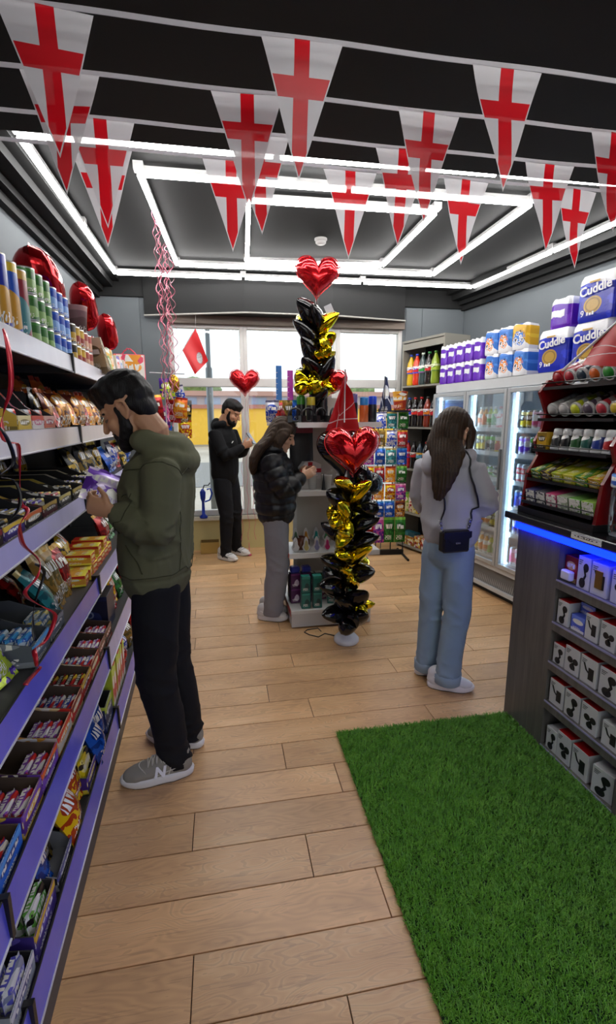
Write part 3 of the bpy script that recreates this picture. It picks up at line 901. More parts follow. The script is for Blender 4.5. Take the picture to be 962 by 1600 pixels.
bags('second', [(2.07, 'bk', .12, .17, .05, .05, -14, 10, .0), (2.13, 'br', .12, .17, .04, .04, -16, 5, .0), (2.22, 'br', .15, .19, .06, .08, -22, -8, .0), (2.33, 'rd', .16, .18, .07, .05, -30, 12, .0), (2.45, 'br', .17, .2, .07, .06, -28, -10, .0), (2.38, 'or', .2, .23, .07, .15, -22, 6, .02), (2.58, 'or', .18, .22, .07, .06, -25, 8, .0), (2.70, 'br', .17, .2, .07, .05, -24, -6, .0), (2.62, 'or', .18, .24, .06, .16, -18, 0, .02), (2.84, 'rd', .17, .21, .07, .06, -22, 6, .0), (2.98, 'or', .17, .21, .07, .05, -22, -4, .0), (3.13, 'br', .17, .21, .07, .06, -20, 6, .0), (3.3, 'bk', .17, .21, .07, .06, -20, 0, .0), (3.48, 'rd', .17, .21, .07, .06, -20, 4, .0), (3.7, 'or', .17, .21, .07, .06, -20, 0, .0), (3.9, 'ye', .17, .21, .07, .06, -20, 4, .0), (4.1, 'rd', .17, .21, .07, .06, -20, 0, .0), (4.35, 'br', .17, .21, .07, .06, -20, 0, .0)])
for i in range(6):
    bags('second', [(1.62 + i * .14, 'bk', .13, .2, .05, .27, -12, rnd.uniform(-10, 10), 0)], 'dark sweet bag')
# ---- third shelf: dark cartons in front, black bags behind
blk = (('1c1a1c', 'c8a84a', '2c2a2c'), 'black and gold', (0.10, 0.022, 0.055))
for i, (t, c, cn) in enumerate([(1.20, ('5a3a8a', 'c8c04a', '2a1a4a'), 'violet'), (1.36, ('2a1c1e', '8a2a2a', 'c8a84a'), 'maroon black'), (1.53, ('3a2a6a', 'e0c040', '5a4a9a'), 'dark purple'), (1.70, ('1c1c1e', 'd8703a', 'c8c0a0'), 'black orange'), (1.88, ('5a2a30', 'c8a84a', '2a1416'), 'dark red'), (2.08, ('2a2a2e', 'c8b86a', '4a4a4e'), 'charcoal'), (2.28, ('222018', 'a8923a', '3a3626'), 'olive black'), (2.46, ('1a1a1c', 'b8b0a0', '2a2a2c'), 'plain black'), (2.64, ('2c2c30', 'd8d0b0', '1a1a1c'), 'black and cream')]):
    spec = [(('6a4ab0', 'e0c83a', 'f0ece0'), 'purple and yellow', (0.11, 0.024, 0.06)), (('c83a4a', 'f0d04a', 'f0ece0'), 'pink red', (0.11, 0.024, 0.055)), blk, (('d8d8e0', '4a5ac0', 'e0c04a'), 'white and blue', (0.11, 0.024, 0.055))][i % 4]
    stack_tray('third', t, 0.155, 0.34, 0.055, 0.105, c, cn, spec, 4 + i % 3, inner=DK)
bags('third', [(1.35, 'wh', .13, .2, .05, .36, -10, 0, 0), (1.5, 'wh', .13, .21, .05, .36, -10, 0, 0), (1.66, 'pu', .13, .21, .05, .36, -10, 0, 0), (1.82, 'bk', .13, .22, .05, .36, -10, 0, 0), (1.98, 'bk', .13, .22, .05, .36, -10, 5, 0), (2.14, 'bk', .14, .22, .05, .36, -10, -5, 0), (2.3, 'by', .15, .22, .06, .36, -12, 5, 0), (2.46, 'bk', .15, .22, .06, .36, -12, 0, 0), (2.62, 'by', .16, .24, .06, .30, -14, 0, 0), (2.80, 'by', .16, .23, .07, .12, -16, 6, 0), (2.95, 'bk', .16, .23, .07, .10, -14, 0, 0), (3.10, 'bk', .16, .23, .07, .10, -14, 0, 0), (3.25, 'by', .16, .22, .07, .08, -16, -6, 0), (3.42, 'bl', .15, .18, .07, .06, -16, 0, 0), (3.6, 'wh', .15, .2, .07, .06, -16, 0, 0), (3.8, 'rd', .16, .2, .07, .06, -16, 0, 0), (4.0, 'by', .16, .2, .07, .06, -16, 0, 0), (4.25, 'bl', .16, .2, .07, .06, -16, 0, 0)])
# ---- fourth shelf
bags('fourth', [(1.24, 'pu', .17, .22, .07, .05, -26, 8, 0), (1.38, 'pu', .17, .22, .07, .06, -30, -8, 0), (1.30, 'pk', .15, .2, .06, .18, -20, 5, 0), (1.90, 'te', .16, .24, .06, .05, -26, 14, .0), (2.00, 'gd', .16, .25, .07, .05, -24, 6, .0), (2.09, 'gd', .16, .24, .06, .06, -22, -6, .0), (2.16, 'rd', .15, .22, .06, .07, -20, -4, 0), (1.96, 'rd', .15, .2, .05, .19, -26, 20, .04), (2.26, 'by', .17, .22, .08, .16, -38, 10, .03), (2.34, 'ye', .17, .24, .08, .26, -30, -12, .05), (2.45, 'by', .16, .22, .08, .12, -34, 4, .02), (2.56, 'ye', .16, .22, .07, .16, -24, 0, .02), (3.0, 'rd', .16, .2, .07, .06, -20, 0, 0), (3.2, 'gr', .16, .2, .07, .06, -20, 0, 0), (3.45, 'or', .16, .2, .07, .06, -20, 0, 0), (3.7, 'ye', .16, .2, .07, .06, -20, 0, 0), (4.0, 'rd', .16, .2, .07, .06, -20, 0, 0)], 'sweet pouch')
for i, (t, dz) in enumerate([(2.27, 0), (2.36, 0), (2.45, 0), (2.55, 0), (2.64, 0), (2.73, 0), (2.82, 0), (2.42, .055), (2.58, .055), (2.72, .055)]):
    putL(box_mesh(.085, .16, .052, pack('d8542a', 'c8281e', 'f0d24a', 2, i % 3), pack('e0a03a', 'c8281e', 'f0e24a', 3, i % 2)), 'biscuit_pack', 'fourth', t, 0.02, 'biscuit pack', '%s orange and red biscuit pack on the fourth left shelf' % ('upper' if dz else 'lower'), 'orange biscuit packs', dz=dz, rz=R(rnd.uniform(-8, 8)))
stack_tray('fourth', 1.56, 0.15, 0.36, 0.07, 0.12, ('5a6068', '4aa0d8', '8a9098'), 'grey and light blue', (('4aa0d8', 'd8e8f0', '2a5ab0'), 'light blue', (0.12, 0.028, 0.08)), 3, inner=plain('3c4044', .7), barname='sweet pack', cat='sweet pack')
stack_tray('fourth', 1.73, 0.15, 0.38, 0.06, 0.11, ('6a7076', '8a9098', '3a4046'), 'slate grey', (('8a9aa0', 'd8c86a', '3a6a9a'), 'grey and yellow', (0.12, 0.028, 0.07)), 2, inner=plain('4a4e52', .7), barname='sweet pack', cat='sweet pack')
stack_tray('fourth', 1.10, 0.13, 0.36, 0.07, 0.13, ('c83a30', '6ab0e0', 'f0f0f0'), 'red and sky blue', (('6ab0e0', 'f0f0f0', 'd83a30'), 'sky blue', (0.1, 0.03, 0.09)), 4, barname='sweet pack', cat='sweet pack')
for i in range(3):
    putL(box_mesh(.06, .05, .13, pack('c8b83a', 'e8e8e0', '2a6ab0', 5, i + 3)), 'sweet_carton', 'fourth', 1.42 + .075 * i, 0.33, 'carton', 'small yellow sweet carton at the back of fourth left shelf', 'small sweet cartons')
# ---- fifth shelf: red and brown chocolate cartons
RB = [(('c83028', '8a1f1a', 'f0d8a0'), 'red', (('c82a2a', 'f0e8e0', '2a4ab0'), 'red white and blue', (0.125, 0.03, 0.05))),
      (('b8261e', 'e8c84a', '6a1512'), 'bright red', (('b81e22', 'e6c23a', '1a1a1a'), 'red and yellow', (0.125, 0.03, 0.05))),
      (('4a3428', '7a5a40', 'a8321e'), 'brown', (('e8e4e0', 'c8281e', '8a4ab0'), 'white and red', (0.12, 0.03, 0.055)))]
for i, (t, k, c, cn, nb) in enumerate([(1.14, 0, ('2a6ad0', '4a9ae8', '1a3a8a'), 'bright blue', 3), (1.31, 2, ('5a2a8a', '7a4ab8', 'e8c04a'), 'purple', 3), (1.47, 2, ('7a4ab8', 'e86a2a', '3a1a5a'), 'violet orange', 2), (1.64, 2, ('c8c0b0', 'd83a2a', 'e0a03a'), 'cream', 3), (1.81, 0, None, 'crimson', 5), (1.97, 1, None, 'scarlet', 5), (2.13, 0, None, 'deep red', 5), (2.29, 2, None, 'brown', 3), (2.45, 2, None, 'dark brown', 3)]):
    rb = RB[k]
    stack_tray('fifth', t, 0.152, 0.40, 0.07, 0.115, c or rb[0], cn, rb[2], nb, start=0.012)
cdn = putL(box_mesh(0.19, 0.30, 0.19, plain('161c3c', .4), pack('161c3c', '202a58', '2a3670', 4, 3), plain('2a2220', .7)), 'biscuit_carton', 'fifth', 2.66, 0.02, 'carton', 'navy blue lettered biscuit carton on the fifth left shelf beside the man', None)
text('oreo', plain('8f98b8', .5), cdn, (-0.097, 0.15, 0.10), 0.085, (R(90), 0, R(-90)))
bags('fifth', [(2.86, 'rd', .15, .2, .07, .05, -18, 0, 0), (2.99, 'ye', .14, .2, .06, .05, -14, 0, 0), (3.12, 'gr', .14, .2, .06, .05, -14, 0, 0), (3.3, 'rd', .15, .2, .06, .05, -14, 0, 0), (3.5, 'bl', .15, .2, .06, .05, -14, 0, 0), (3.75, 'wh', .15, .2, .06, .05, -14, 0, 0), (4.0, 'or', .15, .2, .06, .05, -14, 0, 0)], 'biscuit bag')
# ---- bottom shelf (goods stand right behind the price rail)
stack_tray('bottom', 1.07, 0.15, 0.34, 0.07, 0.12, ('9aa0a8', 'd8d8e0', '5a5a8a'), 'grey silver', (('d8dce0', '8a90a8', '5a5ac0'), 'silver', (0.11, 0.03, 0.10)), 4, inner=DK, barname='sweet pack', cat='sweet pack', start=0.006)
stack_tray('bottom', 1.25, 0.17, 0.36, 0.085, 0.13, ('3a2a7a', 'd8b23a', '6a5ab8'), 'indigo and gold', (('e8e8e8', '1a1416', '6ab04a'), 'black and white', (0.13, 0.026, 0.11)), 6, inner=plain('2a2628', .7), barname='sweet pack', cat='sweet pack', start=0.008)
stack_tray('bottom', 1.45, 0.17, 0.38, 0.05, 0.15, ('1c1a1e', '5a5aa0', '8a8a90'), 'black', None, 0, inner=plain('6a6c70', .7))
bags('bottom', [(1.40, 'bl', .10, .17, .05, .03, -14, 10, .01), (1.46, 'bk', .13, .17, .05, .06, -14, -6, .01)], 'biscuit pouch')
bags('bottom', [(1.60, 'ye', .17, .20, .08, .01, -16, 6, .0), (1.70, 'ye', .17, .21, .08, .02, -18, -4, .02), (1.64, 'ye', .18, .2, .08, .10, -16, 0, .0)], 'large chocolate bag')
stack_tray('bottom', 1.84, 0.15, 0.38, 0.07, 0.12, ('3a2272', '5a3aa8', 'd8c23a'), 'purple lipped', (('e0c81e', '1c1a14', 'f0e68a'), 'yellow and black', (0.125, 0.026, 0.125)), 6, inner=DK, start=0.008)
bags('bottom', [(1.98, 'bl', .15, .21, .08, .0, -12, 4, 0), (2.09, 'bl', .15, .21, .08, .01, -12, -4, 0)], 'crisp blue bag')
stack_tray('bottom', 2.22, 0.15, 0.36, 0.13, 0.16, ('1e2450', 'a8b83a', '2a3470'), 'navy', None, 0, inner=DK)
for i in range(6):
    putL(box_mesh(.055, .10, .21, pack('c82a28', 'c8d83a', 'e8e8d8', 3, i % 3), plain(['b8c83a', 'c83028'][i % 2], .4)), 'biscuit_tube_pack', 'bottom', 2.36 + .062 * i, 0.0, 'biscuit pack', 'tall red and lime biscuit pack on the bottom left shelf', 'tall biscuit packs', ry=R(rnd.uniform(-4, 4)))
bags('bottom', [(2.80, 'rd', .15, .15, .1, .03, -20, 0, 0), (2.94, 'wh', .15, .15, .09, .03, -20, 0, 0), (3.1, 'gd', .16, .18, .08, .03, -16, 0, 0), (3.3, 'rd', .16, .18, .08, .03, -16, 0, 0), (3.6, 'gr', .16, .18, .08, .03, -16, 0, 0)], 'bread roll bag')
# ================================================================== COUNTER (right, front faces -X)
CA = R(2.4)
CR = -PI / 2 + CA     # local -Y -> towards the aisle
ctr = empty('shop_counter', (1.50, 2.21, 0), CR, 'dark grey wood-effect shop counter with open shelves and a blue lit edge', 'counter')
# local: x runs towards the camera from the far end, y runs into the counter
def greywood():
    t = NT('grey_wood')
    o = t.coord('Object')
    n1 = t.noise(t.mapping(o, (9, 9, 0.7)), 2.5, 4, 0.6); n2 = t.noise(t.mapping(o, (60, 60, 1.5)), 2, 3)
    c = t.ramp(t.math('ADD', t.math('MULTIPLY', n1, 0.7), t.math('MULTIPLY', n2, 0.3)), [(0.3, hx('504d4a')), (0.7, hx('746f6a'))])
    return t.set(c, 0.45)
GW = greywood()
GWL = plain('6a686c', .45)
CZ = [0.02, 0.262, 0.470, 0.672, 0.880]
MB().box(0, 0.30, 0, 0.03, 0, 1.085).build('front_panel', GW, ctr)
MB().box(0, 0.03, 0.03, 0.60, 0, 1.085).build('end_panel', GW, ctr)
MB().box(0.27, 0.30, 0.03, 0.45, 0, 1.085).build('side_panel', GW, ctr)
MB().box(0.735, 0.80, 0, 0.45, 0, 1.085).build('side_panel', GW, ctr)
MB().box(0.80, 2.6, 0.02, 0.05, 0, 1.085).build('front_panel', GW, ctr)
MB().box(0.30, 0.735, 0.40, 0.42, 0, 1.085).build('back_panel', plain('17171a', .7), ctr)
for z in CZ:
    MB().box(0.30, 0.735, 0.0, 0.40, max(z - 0.045, 0.0), z).build('shelf_board', GW, ctr)
    MB().box(0.30, 0.735, -0.004, 0.0, z - 0.008, z).build('shelf_edge', plain('9a98b4', .35), ctr)
top = MB().cbox(-0.06, 2.6, -0.05, 0.70, 1.105, 1.14, 0.004)
top.build('counter_top', plain('131316', .22), ctr)
MB().box(0.0, 2.6, 0.012, 0.03, 1.085, 1.105).build('top_rail', plain('222226', .5), ctr)
MB().box(0.0, 2.58, -0.024, -0.006, 1.062, 1.100).build('led_strip', emit((0.0006, 0.008, 1.0), 11.0), ctr)
MB().box(0.0, 2.58, -0.040, -0.006, 1.100, 1.105).build('led_profile', plain('28283a', .4), ctr)
tk = MB().box(0.42, 0.58, -0.054, -0.050, 1.106, 1.136).build('price_strip', pack('e4e4e6', 'c8c8d0', '2a2a2a', 3, 4), ctr)
cM = Matrix.Translation((1.50, 2.21, 0)) @ Matrix.Rotation(CR, 4, 'Z')
def putC(me, name, x, yy0, z, rz, phrase, cat, group, key, end='from the grey panel'):
    o = link(name, me)
    o.location = cM @ Vector((x, yy0, z)); o.rotation_euler = (0, 0, CR + rz)
    return reg(o, phrase, cat, group, key, end)
def gadget_mesh(kind):
    """black product picture printed on the carton front, as a thin raised print"""
    b = MB()
    if kind == 0:
        b.tube([(-.012, 0, .02), (.006, 0, .05), (-.004, 0, .075)], .006, 6).lathe([(.016, 0), (.016, .004)], 12, M=Matrix.Translation((.006, 0, .078)) @ Matrix.Rotation(R(90), 4, 'X'))
        b.lathe([(.018, 0), (.018, .004)], 12, M=Matrix.Translation((-.01, 0.002, .022)) @ Matrix.Rotation(R(90), 4, 'X'))
    elif kind == 1:
        for a in range(3):
            b.lathe([(.014, 0), (.014, .004)], 10, M=Matrix.Translation((.016 * math.cos(a * 2.1 + .5), 0.002, .05 + .018 * math.sin(a * 2.1 + .5))) @ Matrix.Rotation(R(90), 4, 'X'))
        b.tube([(0, 0, .05), (.01, 0, .02)], .006, 6)
    else:
        b.box(-.004, .02, -.002, .001, .025, .075).tube([(-.026, 0, .085), (-.015, 0, .06), (.0, 0, .05)], .004, 6)
    b2 = MB(); b2.v = [(x, max(min(y, .0006), -.0006), z) for x, y, z in b.v]; b2.f, b2.mi, b2.uv, b2.sm = b.f, b.mi, b.uv, b.sm
    return b2.mesh('product_picture', plain('16161a', .5))
GAD = [gadget_mesh(i) for i in range(3)]
WHB = plain('cfcfd2', .45); RDB = plain('b3141a', .4)
LTX = plain('55555a', .6)
rown = ['bottom', 'fourth', 'third', 'second', 'top']
def gbox(row, x, w, d, h, kind, red=True, whitefront=True, rz=0.0, name='gadget_box'):
    z = CZ[row]
    side = RDB if red else WHB
    me = box_mesh(w, d, h, WHB, WHB, side)
    o = putC(me, name, x, 0.012, z, rz, '%s white gadget box on the %s counter shelf' % ('red topped' if red else 'plain', rown[row]), 'box', 'white gadget boxes in the counter', x)
    g = link('product_picture', GAD[kind], o, (0.006, -0.0006, 0.0)); g.scale = (w / .075, 1, h / .115)
    for q in range(3):
        MB().box(-w * .42, -w * .42 + w * (.3 - .06 * q), -.0008, 0, h * (.86 - .06 * q), h * (.885 - .06 * q)).build('print_line', LTX, o)
    return o
for i, (x, w, h) in enumerate([(0.345, .07, .115), (0.425, .085, .14), (0.525, .095, .135)]):
    gbox(0, x + .01, w, .2, h, i % 3, red=(i > 0))
gbox(0, 0.665, .10, .16, .13, 0, red=False, rz=.15)
for i, (x, w, h) in enumerate([(0.352, .09, .125), (0.452, .09, .125), (0.552, .09, .125)]):
    gbox(1, x + .005, w, .22, h, (i + 2) % 3)
gbox(1, 0.672, .085, .2, .11, 2, red=False)
for i, (x, w, h) in enumerate([(0.342, .07, .10), (0.425, .085, .125), (0.522, .09, .125), (0.632, .10, .125)]):
    gbox(2, x + .003, w, .22, h, i % 3)
gbox(3, 0.345, .07, .2, .115, 0)
gbox(3, 0.515, .07, .2, .115, 2); gbox(3, 0.60, .075, .2, .115, 1); gbox(3, 0.69, .07, .2, .11, 0)
o = putC(box_mesh(.08, .05, .075, pack('4a62d8', '6a86f0', 'e8e8f0', 3, 2), plain('4a62d8', .5)), 'card_holder', 0.43, 0.02, CZ[3], 0, 'blue and white small carton with a raised card on the second counter shelf', 'box', None, 0)
MB().box(-.04, .04, .045, .05, .075, .125).build('header_card', pack('5068d8', '8aa0f0', 'd0d8f8', 3, 3), o)
o = putC(box_mesh(.075, .05, .12, pack('a81a20', '8a1218', 'd8b060', 3, 1), RDB), 'charger_pack', 0.345, 0.03, CZ[4], 0, 'red charger pack with a white plug on the top counter shelf', 'box', None, 0)
MB().cbox(-.03, .03, -.03, 0, .01, .055, .006).build('plug', plain('e8e8f0', .3), o)
o = gbox(4, 0.44, .07, .12, .145, 0, red=False)
o = gbox(4, 0.525, .085, .12, .14, 2, red=False); MB().cbox(-.02, .02, -.004, 0, .03, .11, .002).build('gold_phone_case', plain('8a6a2a', .3, .6), o)
o = gbox(4, 0.63, .085, .12, .135, 1, red=False)
o = gbox(4, 0.70, .05, .12, .12, 0, red=False)

# ------------------------------------------------------------------ confectionery display stand on the counter
st = empty('sweet_display_stand', cM @ Vector((0.0, 0.035, 1.141)), CR, 'red and black tiered sweet display stand on the counter top', 'display stand')
# local x 0..0.48 towards camera, front -Y
SRED = plain('7a0c12', .25, 0, .5, .4); SBLK = plain('121214', .3)
def side_panel(x):
    prof = [(-.02, 0), (.36, 0), (.36, .62), (.075, .66), (.03, .60), (.075, .50), (.06, .42), (.025, .36), (.05, .29), (.0, .20)]
    n = len(prof); b = MB()
    vs = [(x, y, z) for y, z in prof] + [(x + .018, y, z) for y, z in prof]
    b.add(vs, [list(range(n))[::-1], list(range(n, 2 * n))] + [[i, (i + 1) % n, (i + 1) % n + n, i + n] for i in range(n)])
    return b
side_panel(-0.03).build('side_panel', SRED, st)
side_panel(0.45).build('side_panel', SRED, st)
MB().box(-.03, .47, -.03, .36, 0, .03).build('base', SBLK, st)
MB().box(-.01, .45, .30, .32, .03, .66).build('peg_back', SBLK, st)
tiers = [(.06, -.02), (.175, .0), (.32, .02), (.47, .035), (.62, .05)]
for (z, y) in tiers:
    MB().box(-.012, .45, y, .30, z - .006, z).build('tier', SBLK, st)
    MB().tube([(-.02, y - .006, z + .022), (.458, y - .006, z + .022)], .003, 8).build('front_rail', SBLK, st)
    MB().box(-.012, .45, y - .006, y, z - .010, z + .004).build('tier_lip', SBLK, st)
sM = Matrix.Translation(cM @ Vector((0.0, 0.035, 1.141))) @ Matrix.Rotation(CR, 4, 'Z')
def putS(me, name, x, yy0, z, rot, phrase, cat, group, key=None, end='from the fridges'):
    o = link(name, me)
    o.location = sM @ Vector((x, yy0, z))
    o.rotation_euler = (Matrix.Rotation(CR, 4, 'Z') @ Matrix.Rotation(rot[2], 4, 'Z') @ Matrix.Rotation(rot[0], 4, 'X') @ Matrix.Rotation(rot[1], 4, 'Y')).to_euler()
    return reg(o, phrase, cat, group, x if key is None else key, end)
def tubepot(r, l, c, lid):
    return MB().lathe([(r * .96, 0), (r, .006), (r, .012), (r * .97, .014), (r * .97, l - .004), (r * .9, l)], 18, mats=[1, 1, 1, 0, 0]).mesh('sweet_tube', [c, lid])
tc = [('a81a2a', 'red'), ('b82a3a', 'crimson'), ('2a3a4a', 'slate'), ('d8641e', 'orange'), ('2a8a2e', 'green'), ('e07a1e', 'bright orange')]
for i, (c, nm) in enumerate(tc):
    me = tubepot(.036, .16, pack(c, 'e8e0d8', c, 3, i, .3), plain('d8d6d4' if i not in (0,) else 'b81a20', .3))
    o = putS(me, 'sweet_tube', .035 + .076 * i, .085, .665, (R(-68), 0, 0), '%s sweet tube on the top tier of the display stand' % nm, 'sweet tube', 'sweet tubes on the stand')
    lo = MB().lathe([(0, 0), (.028, 0), (.028, .001)], 18, M=Matrix.Translation((0, 0, -.0012))).build('lid_print', pack(c, c, 'f0ece0', 4, i, .3), o)
for i, (c, nm) in enumerate([('b8b4b0', 'silver'), ('c8c4c0', 'pale grey'), ('c8d02a', 'yellow green'), ('5a4a5a', 'plum'), ('c83a48', 'rose'), ('d8b82a', 'yellow')]):
    me = tubepot(.034, .15, pack(c, 'e0dcd8', c, 2, i, .3), plain('cfccc8', .3))
    o = putS(me, 'sweet_tube', .035 + .076 * i, .07, .512, (R(-68), 0, 0), '%s sweet tube on the second tier of the display stand' % nm, 'sweet tube', 'sweet tubes on the stand')
    MB().lathe([(0, 0), (.027, 0), (.027, .001)], 18, M=Matrix.Translation((0, 0, -.0012))).build('lid_print', pack(c, c, '6a5a5a', 4, i, .3), o)
o = putS(box_mesh(.07, .07, .085, pack('c89a1e', '8a6a12', '2a2010', 3, 2), plain('b8901e', .4)), 'gum_box', .035, .025, .321, (0, 0, 0), 'mustard yellow gum box on the third tier of the display stand', 'box', None)
for i, (c, nm) in enumerate([('3a3a3c', 'grey'), ('1a1a1c', 'black'), ('2a5a2e', 'green'), ('245a50', 'dark teal'), ('243a8a', 'blue'), ('b82a2a', 'red')]):
    b = MB().lathe([(.026, 0), (.028, .004), (.028, .062), (.024, .070), (.026, .072), (.026, .098), (.022, .103)], 16, mats=[0, 0, 0, 0, 1, 1])
    me = b.mesh('gum_bottle', [pack(c, c, 'e8e8e8', 3, i, .3), plain('dcdcdc', .3)])
    putS(me, 'gum_bottle', .105 + .063 * i, .055, .322, (R(-8), 0, 0), '%s gum bottle with white cap on the third tier of the display stand' % nm, 'bottle', 'gum bottles on the stand')
for i, (c, nm) in enumerate([('3f7a3a', 'green'), ('3a2a24', 'brown'), ('a8b82a', 'lime'), ('c8c83a', 'yellow lime'), ('4a8a2e', 'leaf green'), ('b88a1e', 'ochre')]):
    putS(box_mesh(.068, .20, .045, pack(c, 'd8c83a', c, 2, i, .35), pack(c, 'c8c03a', c, 2, i, .35)), 'mint_box', .038 + .075 * i, .012, .178, (R(16), 0, 0), '%s flat mint box sloping on the fourth tier of the display stand' % nm, 'box', 'mint boxes on the stand')
for i, (c, nm) in enumerate([('3a3a6a', 'indigo'), ('4a4a52', 'grey'), ('b83a6a', 'pink'), ('9aa88a', 'pale green'), ('6a9a4a', 'green'), ('8ab04a', 'light green')]):
    putS(box_mesh(.068, .16, .06, pack(c, 'e8e8e0', 'd8d8d0', 5, i, .35), plain(c, .4)), 'gum_pack', .038 + .075 * i, -.01, .062, (R(10), 0, 0), '%s gum pack carton on the lowest tier of the display stand' % nm, 'box', 'gum cartons on the stand')

# ------------------------------------------------------------------ lollipop tub
tb = empty('lollipop_tub', cM @ Vector((0.55, 0.085, 1.141)), CR, 'clear tub of red and white lollipops beside the display stand', 'tub')
MB().lathe([(.055, 0), (.062, .01), (.066, .18), (.060, .20)], 24, cap=False).build('tub_wall', glass((.92, .95, .98), .2), tb)
MB().lathe([(.0, .001), (.055, .001), (.056, .004)], 24).build('tub_base', plain('c8c8d0', .3), tb)
MB().lathe([(.066, .20), (.068, .205), (.068, .25), (.062, .255)], 24).build('blue_collar', pack('2a5ac0', '4a8ae0', 'e8f0f8', 3, 5), tb)
MB().lathe([(.060, .255), (.060, .275), (.05, .28), (0, .28)], 20).build('red_lid', plain('c8201e', .3), tb)
rr = random.Random(4)
lol = {}
for i in range(34):
    a, rad, z = rr.uniform(0, 6.28), .045 * rr.random() ** .4, .02 + .165 * (i / 34)
    cc = rr.choice(['c81e22', 'e8e0e0', 'a01820', '8a8aa0'])
    if cc not in lol: lol[cc] = MB().grid(lambda u, v: (.013 * math.cos((v - .5) * PI) * math.cos(u * 2 * PI), .013 * math.cos((v - .5) * PI) * math.sin(u * 2 * PI), .013 * math.sin((v - .5) * PI)), 10, 6).mesh('lollipop_head', plain(cc, .2))
    link('lollipop', lol[cc], tb, (rad * math.cos(a), rad * math.sin(a), z))
for i in range(3):
    lp_ = MB().tube([(0.02 * (i - 1), 0, .28), (.03 * (i - 1), 0.005, .33)], .0025, 6)
    lp_.lathe([(0, -.014), (.012, -.008), (.014, 0), (.012, .008), (0, .014)], 10, 1, M=Matrix.Translation((.032 * (i - 1), .005, .342)))
    lp_.build('standing_lollipop', [plain('e8e8e8', .4), plain(['d8c8c8', '8ac08a', 'd84a4a'][i], .3)], tb)

# ================================================================== FRIDGES (right wall, front faces left)
FA = R(8.0)
FDv = Vector((-math.sin(FA), math.cos(FA), 0)); FNv = Vector((math.cos(FA), math.sin(FA), 0))
FNd = 2.870
FRZ = -(PI / 2 - FA)
S0 = 4.55
fo = FNv * FNd + FDv * S0
fr = empty('drinks_fridge', fo, FRZ, 'long white glass-door drinks fridge along the right wall', 'fridge')
fM = Matrix.Translation(fo) @ Matrix.Rotation(FRZ, 4, 'Z')
ND, DW, FH, FD = 4, 0.56, 1.955, 0.62
FL = ND * DW
FWH = plain('c6c8c9', .3); FGR = plain('b2b5b7', .35, .3); FIN = plain('d6dde4', .3)
MB().box(0, FL, 0.05, FD, FH - 0.09, FH).build('top_canopy', FWH, fr)
MB().box(0, FL, 0.03, 0.05, FH - 0.085, FH - 0.004).build('canopy_front', FWH, fr)
MB().box(0, FL, 0.05, FD, 0.06, 0.30).build('base', FWH, fr)
MB().box(0, FL, 0.08, FD - .02, 0.0, 0.06).build('plinth', plain('26262a', .6), fr)
MB().box(0, FL, FD - 0.03, FD, 0.30, FH - 0.09).build('back_wall', FIN, fr)
MB().box(0, 0.035, 0.05, FD - .03, 0.30, FH - 0.09).build('side_wall', FWH, fr)
MB().box(FL - 0.035, FL, 0.05, FD - .03, 0.30, FH - 0.09).build('side_wall', FWH, fr)
# louvred grille: individual slats on the base
gs = MB().box(0, 0.012, -0.006, 0.008, 0, 0.13).mesh('grille_slat', plain('a2a5a8', .4, .3))
MB().box(0.0, FL, 0.045, 0.05, 0.085, 0.255).build('grille_frame', plain('6a6c6e', .5), fr)
for i in range(int(FL / 0.024)):
    o = link('grille_slat', gs, fr, (0.006 + i * 0.024, 0.042, 0.10)); o.rotation_euler = (0, R(14), R(25))
MB().box(0, FL, 0.02, 0.05, 0.255, 0.30).build('grille_trim', FWH, fr)
MB().box(0, FL, 0.02, 0.05, 0.06, 0.095).build('grille_trim', FWH, fr)
MB().box(1.50, 1.60, 0.012, 0.02, 0.262, 0.294).build('thermostat', plain('16161c', .3), fr)
MB().box(1.52, 1.56, 0.010, 0.012, 0.27, 0.286).build('thermostat_display', emit((.25, .35, 1.0), 1.5), fr)
FSH = [0.335, 0.61, 0.84, 1.07, 1.30, 1.515]
LEDW = emit((0.55, 0.78, 1.0), 14.0)
for k in range(ND):
    x0, x1 = k * DW, (k + 1) * DW
    d = bpy.data.objects.new('door', None); COL.objects.link(d); d.parent = fr
    fb = MB(); s = 0.038
    z0, z1 = 0.305, FH - 0.095
    fb.box(x0 + .004, x0 + s, 0, 0.035, z0, z1).box(x1 - s, x1 - .004, 0, 0.035, z0, z1).box(x0 + s, x1 - s, 0, 0.035, z1 - s, z1).box(x0 + s, x1 - s, 0, 0.035, z0, z0 + s)
    bevel(fb.build('door_frame', FGR, d), .004)
    MB().box(x0 + s, x1 - s, 0.012, 0.017, z0 + s, z1 - s).build('door_pane', glass((.95, .975, .985), .06), d)
    MB().box(x1 - .030, x1 - .014, -.02, 0, 1.0, 1.35).build('door_handle', plain('8a8d90', .3, .6), d)
    MB().box(x0 - .016, x0 + .016, 0.05, 0.09, 0.31, FH - .1).build('mullion', FIN, fr) if k else None
    MB().box(x0 + .046, x0 + .057, 0.058, 0.070, 0.34, FH - .13).build('led_strip', LEDW, fr)
    for z in FSH:
        MB().box(x0 + .04, x1 - .02, 0.085, FD - .04, z - .012, z).build('wire_shelf', FIN, fr)
        MB().box(x0 + .04, x1 - .02, 0.075, 0.085, z - .022, z + .018).build('shelf_ticket_rail', plain('e6ebf0', .3), fr)
bp = MB().box(0.07, 0.50, 0.10, 0.105, 1.50, 1.80).build('poster', pack('4a78d0', '86b0f0', 'd8402a', 4, 2, .4), fr)
CAN = {}
